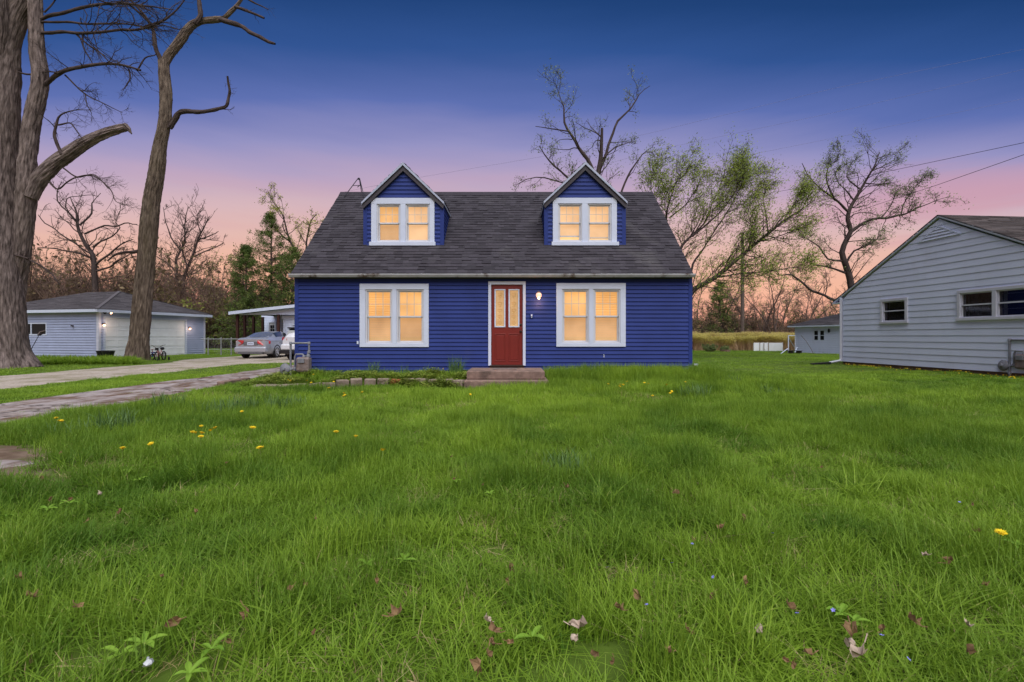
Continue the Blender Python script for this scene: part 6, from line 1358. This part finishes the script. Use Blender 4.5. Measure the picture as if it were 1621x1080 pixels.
# lusher tall grass and weeds by the wall, and the bed
def region(rr, n, fx, fy): return rr.uniform(*fx, n), rr.uniform(*fy, n)
cl_tall = [blade_clump('tall_grass_tuft', 46, .11, .12, .30, .009, .45, 260+i, M['grass'], 4) for i in range(4)]
X1, Y1 = region(rr, 520, (sx1+.1, 5.0), (10.55, 11.85)); X2, Y2 = region(rr, 90, (4.6, 7.2), (9.6, 11.2)); X3, Y3 = region(rr, 200, (-.6, 4.5), (9.3, 10.35)); X4, Y4 = region(rr, 130, (-5.2, sx0-.15), (11.0, 11.86))
x = np.concatenate([X1, X2, X3, X4]); y = np.concatenate([Y1, Y2, Y3, Y4]); k = ~inhouse(x, y); x, y = x[k], y[k]; N = len(x); h = .45+.8*fbm(x, y, 1.9, 40)+np.where((y > 10.9) & (x < 4.9) & (x > sx1), .45, 0)
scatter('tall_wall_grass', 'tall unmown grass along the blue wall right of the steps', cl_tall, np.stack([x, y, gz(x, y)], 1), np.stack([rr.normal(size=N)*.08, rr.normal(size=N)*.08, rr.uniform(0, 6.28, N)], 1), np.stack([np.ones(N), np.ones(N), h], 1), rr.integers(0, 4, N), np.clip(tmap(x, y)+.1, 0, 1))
def weed_clump(name, n, rad, h, size, seed, m):
    rr = np.random.default_rng(seed); V = []; Q = []; o = 0
    for _ in range(n):
        a = rr.uniform(0, 6.28); r = rad*rr.random()**.5; c = np.array([math.cos(a)*r, math.sin(a)*r, rr.uniform(.2, 1)*h]); th = rr.uniform(0, 6.28); d = np.array([math.cos(th), math.sin(th), rr.uniform(-.1, .7)]); d = unit(d); b = unit(np.cross(d, [0,0,1]))*size*.22; L_ = size*rr.uniform(.6, 1.2)
        V += [c, c+d*L_*.45+b, c+d*L_-np.array([0,0,.15*L_]), c+d*L_*.45-b]; Q.append((o, o+1, o+2, o+3)); o += 4
    me = np_mesh(name, np.array(V), np.array(Q), False); me.materials.append(m); return bpy.data.objects.new(name, me)
cl_weed = [weed_clump('bed_weed_tuft', 80, .15, .17, .07, 300+i, M['weed']) for i in range(4)]+[blade_clump('bed_blade_tuft', 30, .10, .08, .2, .008, .5, 310, M['grass'], 3)]
xw, yw = region(rr, 620, (-6.0, sx0-.1), (10.6, 11.9)); k = (yw > 10.75+.25*np.sin(xw*1.3)); k &= fbm(xw, yw, 1.8, 46) > .40; xw, yw = xw[k], yw[k]
x5, y5 = region(rr, 240, (-16.5, -11), (16.5, 20)); 
N = len(xw); scatter('flower_bed_weeds', 'low leafy weeds filling the flower bed left of the steps', cl_weed, np.stack([xw, yw, gz(xw, yw)], 1), np.stack([rr.normal(size=N)*.1, rr.normal(size=N)*.1, rr.uniform(0, 6.28, N)], 1), np.stack([np.ones(N), np.ones(N), rr.uniform(.3, .75, N)+.8*np.maximum(0, fbm(xw, yw, 2.2, 44)-.45)*2], 1), rr.integers(0, 5, N), np.clip(rr.uniform(.1, .9, N), 0, 1), cat='weeds')
# daylily-like leafy bed in front of the garage
cl_lily = [blade_clump('lily_tuft', 34, .18, .28, .58, .035, .8, 320+i, M['grass'], 4, .9) for i in range(3)]
xl = []; yl = []
for _ in range(900):
    D = rr.uniform(18.6, 21.6); px = rr.uniform(52, 212); xx = (px-CXP)/F*D
    xl.append(xx); yl.append(D)
x, y = np.array(xl), np.array(yl); edge = (y < 19.2+1.1*fbm(x, y, .5, 50)); k = ~edge & ~inhouse(x, y); x, y = x[k], y[k]; N = len(x)
scatter('garage_bed_foliage', 'low mound of strappy green leaves in front of the garage corner', cl_lily, np.stack([x, y, gz(x, y)], 1), np.stack([rr.normal(size=N)*.08, rr.normal(size=N)*.08, rr.uniform(0, 6.28, N)], 1), np.stack([np.ones(N), np.ones(N), .35+.6*fbm(x, y, .9, 51)], 1), rr.integers(0, 3, N), np.clip(rr.uniform(.4, .9, N), 0, 1), cat='plants')
# golden field
cl_gold = [blade_clump('reed_tuft', 60, .5, 1.0, 1.75, .035, .16, 330+i, M['grass_gold'], 3, .2) for i in range(3)]
cl_gtop = [weed_clump('reed_top_tuft', 150, .55, .75, .17, 340+i, M['grass_gold_top']) for i in range(3)]
D = rr.uniform(39, 55, 2600); px = rr.uniform(1060, 1420, 2600); x, y = (px-CXP)/F*D, D; N = len(x); h = .55+.55*fbm(x, y, .35, 60)+.12*rr.normal(size=N)
R0 = np.stack([np.zeros(N), np.zeros(N), rr.uniform(0, 6.28, N)], 1); S0 = np.stack([np.ones(N), np.ones(N), h], 1); rowh = np.where(y < 40.5, .75, 1.0); S0[:, 2] *= rowh
scatter('field_grass', 'tan tall dry grass of the field beyond the back lawn', cl_gold, np.stack([x, y, gz(x, y)], 1), R0, S0, rr.integers(0, 3, N), np.clip(rr.random(N), 0, 1))
k = rr.random(N) < .75; scatter('field_grass_tops', 'yellow-green tops of the tall field grass', cl_gtop, np.stack([x[k], y[k], gz(x[k], y[k])+S0[k, 2]*.75], 1), R0[k], np.ones((k.sum(), 3)), rr.integers(0, 3, k.sum()), np.clip(rr.random(k.sum()), 0, 1))

# ------------------------------------------------------------------ clumps of daffodil leaves (each a plant)
def plant_clump(label, px, py, H, n, rad, seed, m, w=.014, lean=.35, group='strappy leaf clumps on the front lawn', D=None, z=None):
    D = D or CZ*F/(py-HOR); x = (px-CXP)/F*D; o = blade_clump('leaf_clump', n, rad, H*.55, H, w, lean, seed, m, 5, .7); COL.objects.link(o); o.location = (x, D, gz1(x, D) if z is None else z); return tagp(o, label, 'plant', group)
M['leaf_blue'] = mat('strappy_leaf', (.075,.16,.045), .5, 0, 12, 0, 10, .3, col2=(.15,.25,.07), coords='World', trans=.3)
for k, (lab, px, py, H, n, rad) in enumerate((('dense dark clump of strappy leaves near the driveway edge, biggest of the left lawn', 185, 686, .42, 150, .20), ('thin clump of strappy leaves, nearest to the left frame edge', 115, 692, .30, 60, .22), ('tall leaf clump beside the driveway bend, leftmost of the upper row', 268, 655, .40, 120, .24),
    ('leaf clump in the upper row right behind the dandelions', 340, 662, .38, 120, .26), ('bluish leaf clump in the upper row below the flower bed corner', 385, 655, .40, 110, .22), ('wide leaf clump at the right end of the upper row below the pavers', 450, 648, .36, 150, .32), ('sparse pair of tall leaves in the left lawn', 235, 680, .25, 8, .05),
    ('dark tuft by the right house corner in the lawn', 1100, 630, .34, 120, .30), ('dark tuft on the open lawn right of the house corner', 1218, 622, .25, 80, .2), ('small dark tuft further right on the open lawn', 1252, 624, .22, 60, .16), ('low fresh leaf clump beyond the right house corner', 1150, 612, .28, 120, .34), ('silvery tuft in the middle of the front lawn', 900, 755, .22, 120, .22))):
    plant_clump(lab, px, py, H, n, rad, 400+k, M['leaf_blue'] if k < 10 and k != 7 else M['leaf_fresh'] if 'leaf_fresh' in M else M['leaf_blue'])
for k, (lab, px, H, n, rad) in enumerate((('spiky dark plant against the blue wall under the left window', 592, .34, 90, .13), ('thin dry spiky plant against the blue wall right of the left window', 640, .30, 24, .12), ('bushy grass clump just left of the steps', 722, .42, 170, .18), ('thin upright sprig between the left window and the door', 676, .28, 16, .1), ('spiky clump against the wall under the right window', 960, .30, 60, .22), ('leafy clump near the right end of the blue wall', 1045, .26, 110, .34))):
    plant_clump(lab, px, 0, H*1.5, n, rad, 430+k, M['leaf_blue'], .009, .3, 'plants along the blue wall', D=11.62)

# ------------------------------------------------------------------ dandelions, dead leaves, weeds on the lawn
M['yellow'] = mat('dandelion_yellow', (.86,.62,.015), .7, .15, 60, .4, 200)
M['stem'] = mat('dandelion_stem', (.20,.28,.06), .6, .1, 10)
M['dead'] = mat('dead_leaf', (.13,.075,.040), .85, 0, 25, .3, 60, .15, col2=(.36,.23,.12), coords='World', trans=.2)
M['pale_dead'] = mat('pale_dead_leaf', (.42,.33,.26), .85, .25, 30, .3, 60)
M['broad'] = mat('broad_leaf', (.13,.27,.025), .55, 0, 8, .2, 40, .2, col2=(.26,.42,.05), coords='World', trans=.3)
M['violet'] = mat('violet_petal', (.22,.22,.62), .6, .15, 50)
def flower_mesh(r, H, seed):
    rr = np.random.default_rng(seed); mb = MB(); mb.tube([(0,0,0), (.01,.0,H*.5), (0,0,H)], .0022, 4); me1 = mb
    hd = MB()
    for ring, (rad, up_) in enumerate(((r, .002), (r*.75, .006), (r*.45, .010))):
        n = 22-5*ring
        for k in range(n):
            a = 2*math.pi*k/n+rr.uniform(-.1, .1); w_ = .0032*r/.02; c = Vector((0,0,H+up_)); d = Vector((math.cos(a), math.sin(a), rr.uniform(.0, .35))); s_ = Vector((-d.y, d.x, 0)); hd.face([c, c+d*rad*.6-s_*w_, c+d*rad, c+d*rad*.6+s_*w_])
    hd.lathe((0,0,H-.008), (0,0,1), [(0,.003),(.006,r*.45),(.010,r*.5),(.014,r*.35),(.016,0)], 10)
    return mb, hd
def make_flower(r, H, seed, label, loc, group):
    t = empty('dandelion', loc, label, 'flower', group); a, b = flower_mesh(r, H, seed); a.build('stem', M['stem'], t, local=True); b.build('flower_head', M['yellow'], t, local=True); return t
FL = {'left': ([(192,726,1),(251,714,1),(300,697,1),(305,699,1),(313,705,1),(318,686,.8),(343,690,1),(350,687,1),(394,689,1.3),(384,661,.9),(416,721,1.3),(316,699,.8)], 'yellow dandelion flower in the loose cluster on the left lawn'),
 'mid': ([(529,697,1.1),(562,703,.9),(604,721,1.1)], 'yellow dandelion flower in the lawn in front of the flower bed'),
 'right': ([(958,597,1),(976,601,1),(980,599,1),(985,600,1),(994,595,1),(1020,597,1),(1027,598,.9),(1056,599,1),(1058,603,1),(1061,606,1),(1036,633,1),(1084,596,.9)], 'yellow dandelion flower by the blue wall right of the steps'),
 'bed': ([(495,596,1),(497,589,1),(486,593,.9),(521,601,1),(546,614,1),(548,612,1),(578,607,1.1),(543,610,.9),(528,592,.9),(705,582,.8),(740,607,.9),(456,592,.8),(462,594,.8)], 'yellow dandelion flower in the bed beside the paver edging'),
 'near': ([(1583,862,.95)], 'single yellow dandelion in the near lawn by the right frame edge'),
 'path': ([(90,670,.9),(94,673,.9),(101,672,.9)], 'yellow dandelion flower near the driveway at the left edge')}
proto = None
NTH = ['leftmost','second from the left','third from the left','fourth from the left','fifth from the left','sixth from the left','seventh from the left','eighth from the left','ninth from the left','tenth from the left','eleventh from the left','twelfth from the left','rightmost']
for key, (L_, base_) in FL.items():
    for k, (px, py, s) in enumerate(sorted(L_)):
        lab = base_ if len(L_) == 1 else base_+', '+(NTH[k] if k < len(L_)-1 else 'rightmost')
        if key in ('right', 'bed') and py < 616: D = min(11.75, (CZ-.17-.16)*F/(py-HOR))
        else: D = (CZ-.13)*F/(py-HOR)
        x = (px-CXP)/F*D; hz = .17+.02*rr.normal()
        if proto is None: proto = make_flower(.027, .19, 1, lab, (x, D, gz1(x, D)), 'dandelions in the front lawn'); o = proto
        else: o = copy_tree(proto); o.location = (x, D, gz1(x, D)); o['label'] = lab
        sc = s*(1.0 if D < 9 else 1.15); o.scale = (sc, sc, 1.0); o.rotation_euler = (rr.normal()*.2, rr.normal()*.2, rr.uniform(0, 6.28))
# the spread of tiny yellow blooms along the neighbour wall
tt = rr.uniform(.4, 7.2, 130); off = abs(rr.normal(size=130))*.45+.12; x = NC.x+nu.x*tt+nn.x*off; y = NC.y+nu.y*tt+nn.y*off
a, b = flower_mesh(.028, .055, 9); me = bpy.data.meshes.new('bloom'); me.from_pydata(b.v, [], b.f); me.materials.append(M['yellow']); blo = bpy.data.objects.new('bloom', me)
scatter('yellow_blooms', 'scatter of tiny yellow blooms in the grass along the neighbour wall', [blo], np.stack([x, y, gz(x, y)+.02], 1), np.stack([rr.normal(size=130)*.3, rr.normal(size=130)*.3, rr.uniform(0, 6, 130)], 1), np.ones((130, 3))*.8, np.zeros(130), np.ones(130), cat='flowers')
def crumpled(seed, r, n=11):
    rr = np.random.default_rng(seed); mb = MB(); ring = []; N_ = n; 
    out = [r*(.62+.38*abs(math.cos(2.5*2*math.pi*k/N_)))*rr.uniform(.85, 1.15) for k in range(N_)]
    def P(f, k):
        a = 2*math.pi*k/N_; x, y = math.cos(a)*out[k % N_]*f, math.sin(a)*out[k % N_]*f*.75; return Vector((x, y*.8, 1.0*abs(y)+.5*x*x/r+.2*r*math.sin(k*2.1+seed)*f*2))
    for k in range(N_):
        mb.face([Vector((0,0,0)), P(.5, k), P(.5, k+1)]); mb.face([P(.5, k), P(1, k), P(1, k+1), P(.5, k+1)])
    mb.tube([P(.9, 0), P(1.0, 0)+Vector((r*.5, 0, .01))], .0016, 4); return mb
def lawn_bit(name, cat, mb, m, px, py, label, group, zoff, tilt, s=1.0, rz=None):
    D = (CZ-zoff)*F/(py-HOR); x = (px-CXP)/F*D; o = mb.build(name, m, None, local=True, smooth=True); o.location = (x, D, gz1(x, D)+zoff); o.rotation_euler = (rr.normal()*tilt, rr.normal()*tilt, rr.uniform(0, 6.28)); o.scale = (s, s, s); return tagp(o, label, cat, group)
DL = [(629,975,1.35,'large curled tan-brown dead leaf upright in the lawn, lower centre left'),(780,1000,1.0,'brown dead leaf lowest of the stack at the bottom centre'),(770,982,.8,'small pale-brown leaf above the bottom centre stack'),(760,1058,1.1,'dark brown dead leaf cut by the bottom edge at the centre'),(806,893,.8,'small brown leaf in the middle of the near lawn'),(898,778,.9,'dark leaf in the shade of the silvery tuft'),
 (1012,944,1.1,'brown folded leaf right of centre in the near lawn'),(980,966,.9,'dark rusty leaf left of the folded leaf right of centre'),(918,992,1.4,'large mottled brown leaf with pale bits right of centre'),(1350,1012,1.5,'big brown oak leaf in the lower right lawn'),(1362,1048,1.4,'pinkish dried leaf at the bottom right of centre'),(1506,888,1.1,'brown rounded leaf in the right lawn'),
 (1545,846,1.1,'dark brown leaf beside the lone dandelion at the right'),(1446,992,1.0,'rusty leaf flat in the lower right lawn'),(1180,830,.9,'orange-brown leaf right of centre, upper one of the pair'),(1142,846,.9,'brown leaf right of centre, lower one of the pair'),(1070,788,1.1,'dark brown leaf high in the right half of the lawn'),(393,980,1.1,'rusty orange leaf in the left lawn near the bottom'),
 (275,990,1.1,'dark curled leaf in the left lawn near the bottom'),(50,938,1.0,'dark brown twiggy leaf at the left edge, lower of the two'),(32,912,1.1,'black-brown leaf at the left edge, upper of the two'),(310,805,.8,'small brown leaf high in the left lawn'),(190,804,.8,'dark leaf beside the bare soil in the left lawn'),(460,935,.7,'small dark leaf left of centre'),(1533,1042,.9,'brown leaf in the bottom right corner'),
 (1250,975,.9,'orange leaf left of the big oak leaf'),(1465,880,.7,'pale narrow leaf in the right lawn'),(1530,1000,.7,'pinkish small leaf near the bottom right corner'),(714,726,.7,'small dark leaf behind the middle lawn'),(720,762,.6,'tiny rusty leaf in the middle lawn')]
for k, (px, py, s, lab) in enumerate(DL): lawn_bit('dead_leaf', 'leaf', crumpled(500+k, .026), M['pale_dead'] if 'pale' in lab or 'pink' in lab else M['dead'], px, py, lab, 'dead leaves in the lawn', .105, .7, s)
for k in range(34):
    px, py = rr.uniform(20, 1600), 640+430*rr.random()**.7; lawn_bit('dead_leaf', 'leaf', crumpled(560+k, .017), M['dead'], px, py, 'small brown leaf fragment caught in the near lawn grass', 'small leaf fragments in the lawn', .10, .8, rr.uniform(.7, 1.2))
def broad(seed, n, L_):
    rr = np.random.default_rng(seed); mb = MB()
    for k in range(n):
        a = 2*math.pi*k/n+rr.uniform(-.4, .4); d = Vector((math.cos(a), math.sin(a), 0)); s_ = Vector((-d.y, d.x, 0)); l_ = L_*rr.uniform(.7, 1.2); el = rr.uniform(.35, .9); prev = None
        for j in range(6):
            t = j/5; w = l_*.17*math.sin(math.pi*min(1, t*.95+.05))**.8; c = d*l_*t+Vector((0,0,l_*(el*t-el*.75*t*t))); cur = (c-s_*w+Vector((0,0,w*.4)), c, c+s_*w+Vector((0,0,w*.4)))
            if prev: mb.face([prev[0], prev[1], cur[1], cur[0]]); mb.face([prev[1], prev[2], cur[2], cur[1]])
            prev = cur
    return mb
BW = [(190,1040,'rounded broadleaf weed at the bottom left, left of the pale one'),(228,1022,'tall broadleaf weed at the bottom left'),(335,1040,'broadleaf weed near the bottom left of centre'),(300,1076,'yellowish broadleaf at the bottom edge'),(842,1005,'wide flat broadleaf near the bottom centre'),(220,760,'flat weed rosette in the thin patch of the left lawn, left one'),(205,748,'flat weed rosette in the thin patch of the left lawn, middle one'),(240,744,'flat weed rosette in the thin patch of the left lawn, right one'),(110,795,'long-leaved weed left of the bare soil'),(75,800,'long-leaved weed near the left edge by the bare soil'),(345,712,'pale weed rosette under the dandelion cluster'),(1350,992,'broadleaf weed above the big oak leaf'),(1160,858,'light green broadleaf beside the pair of brown leaves'),(1330,980,'tall light broadleaf left of the oak leaf'),(1525,850,'broadleaf sprig beside the lone dandelion, left one'),(1605,868,'broadleaf sprig beside the lone dandelion, right one'),(580,890,'small rounded weed left of centre'),(640,886,'small pointed weed near the centre'),(720,765,'little upright weed in the middle lawn'),(775,792,'small leafy weed near the middle of the lawn'),(10,812,'broad pale weed at the left frame edge')]
for k, (px, py, lab) in enumerate(BW): lawn_bit('broadleaf_weed', 'weed', broad(600+k, 5 if k % 2 else 4, .062 if k < 5 or k in (11,12,13) else .055), M['broad'], px, py, lab, 'broadleaf weeds in the lawn', .07, .12)
def violet(seed):
    mb = MB()
    for k in range(5): a = 2*math.pi*k/5; d = Vector((math.cos(a), math.sin(a), .3)); s_ = Vector((-d.y, d.x, 0)); mb.face([Vector((0,0,0)), d*.006-s_*.004, d*.011, d*.006+s_*.004])
    return mb
VI = [(1050,884,'highest of the violets right of centre'),(1064,890,'violet just right of the highest one'),(1024,961,'violet beside the folded brown leaf'),(1129,919,'violet in the right lawn left of the orange leaf'),(1262,983,'violet right beside the orange leaf'),(1319,976,'violet above the big oak leaf'),(1438,1052,'violet nearest the bottom in the right lawn'),(1396,1012,'violet right of the big oak leaf'),(1223,853,'violet high in the right lawn'),(1519,793,'highest violet near the right edge'),(1096,866,'violet beside the lower brown leaf of the pair'),(962,889,'violet left of the others near the centre')]
for k, (px, py, lab) in enumerate(VI): lawn_bit('violet_flower', 'flower', violet(k), M['violet'], px, py, 'tiny blue-violet flower, '+lab, 'violets in the lawn', .12, .4, .8)
sc_ = [(1352,1030,'pinkish grey dried seed head beside the big leaf at the bottom right'),(232,1062,'white crumpled scrap in the grass at the bottom left'),(904,1010,'white scrap beside the large mottled leaf'),(1196,1010,'pale fluffy seed head in the right lawn'),(160,780,'small pale stone by the bare soil in the left lawn')]
for k, (px, py, lab) in enumerate(sc_):
    mb = MB(); q = np.random.default_rng(k); mb.lathe((0,0,0), (.4,.2,.5), [(0,.004),(.008,.016),(.02,.020),(.034,.012),(.040,0)], 7); mb.v = [tuple(float(c*(1+.25*q.normal())) for c in v) for v in mb.v]
    lawn_bit('pale_scrap' if k < 4 else 'pebble', 'scrap' if k < 4 else 'stone', mb, M['pale_dead'] if k != 1 else M['sash'], px, py, lab, None, .08, .4, .7)
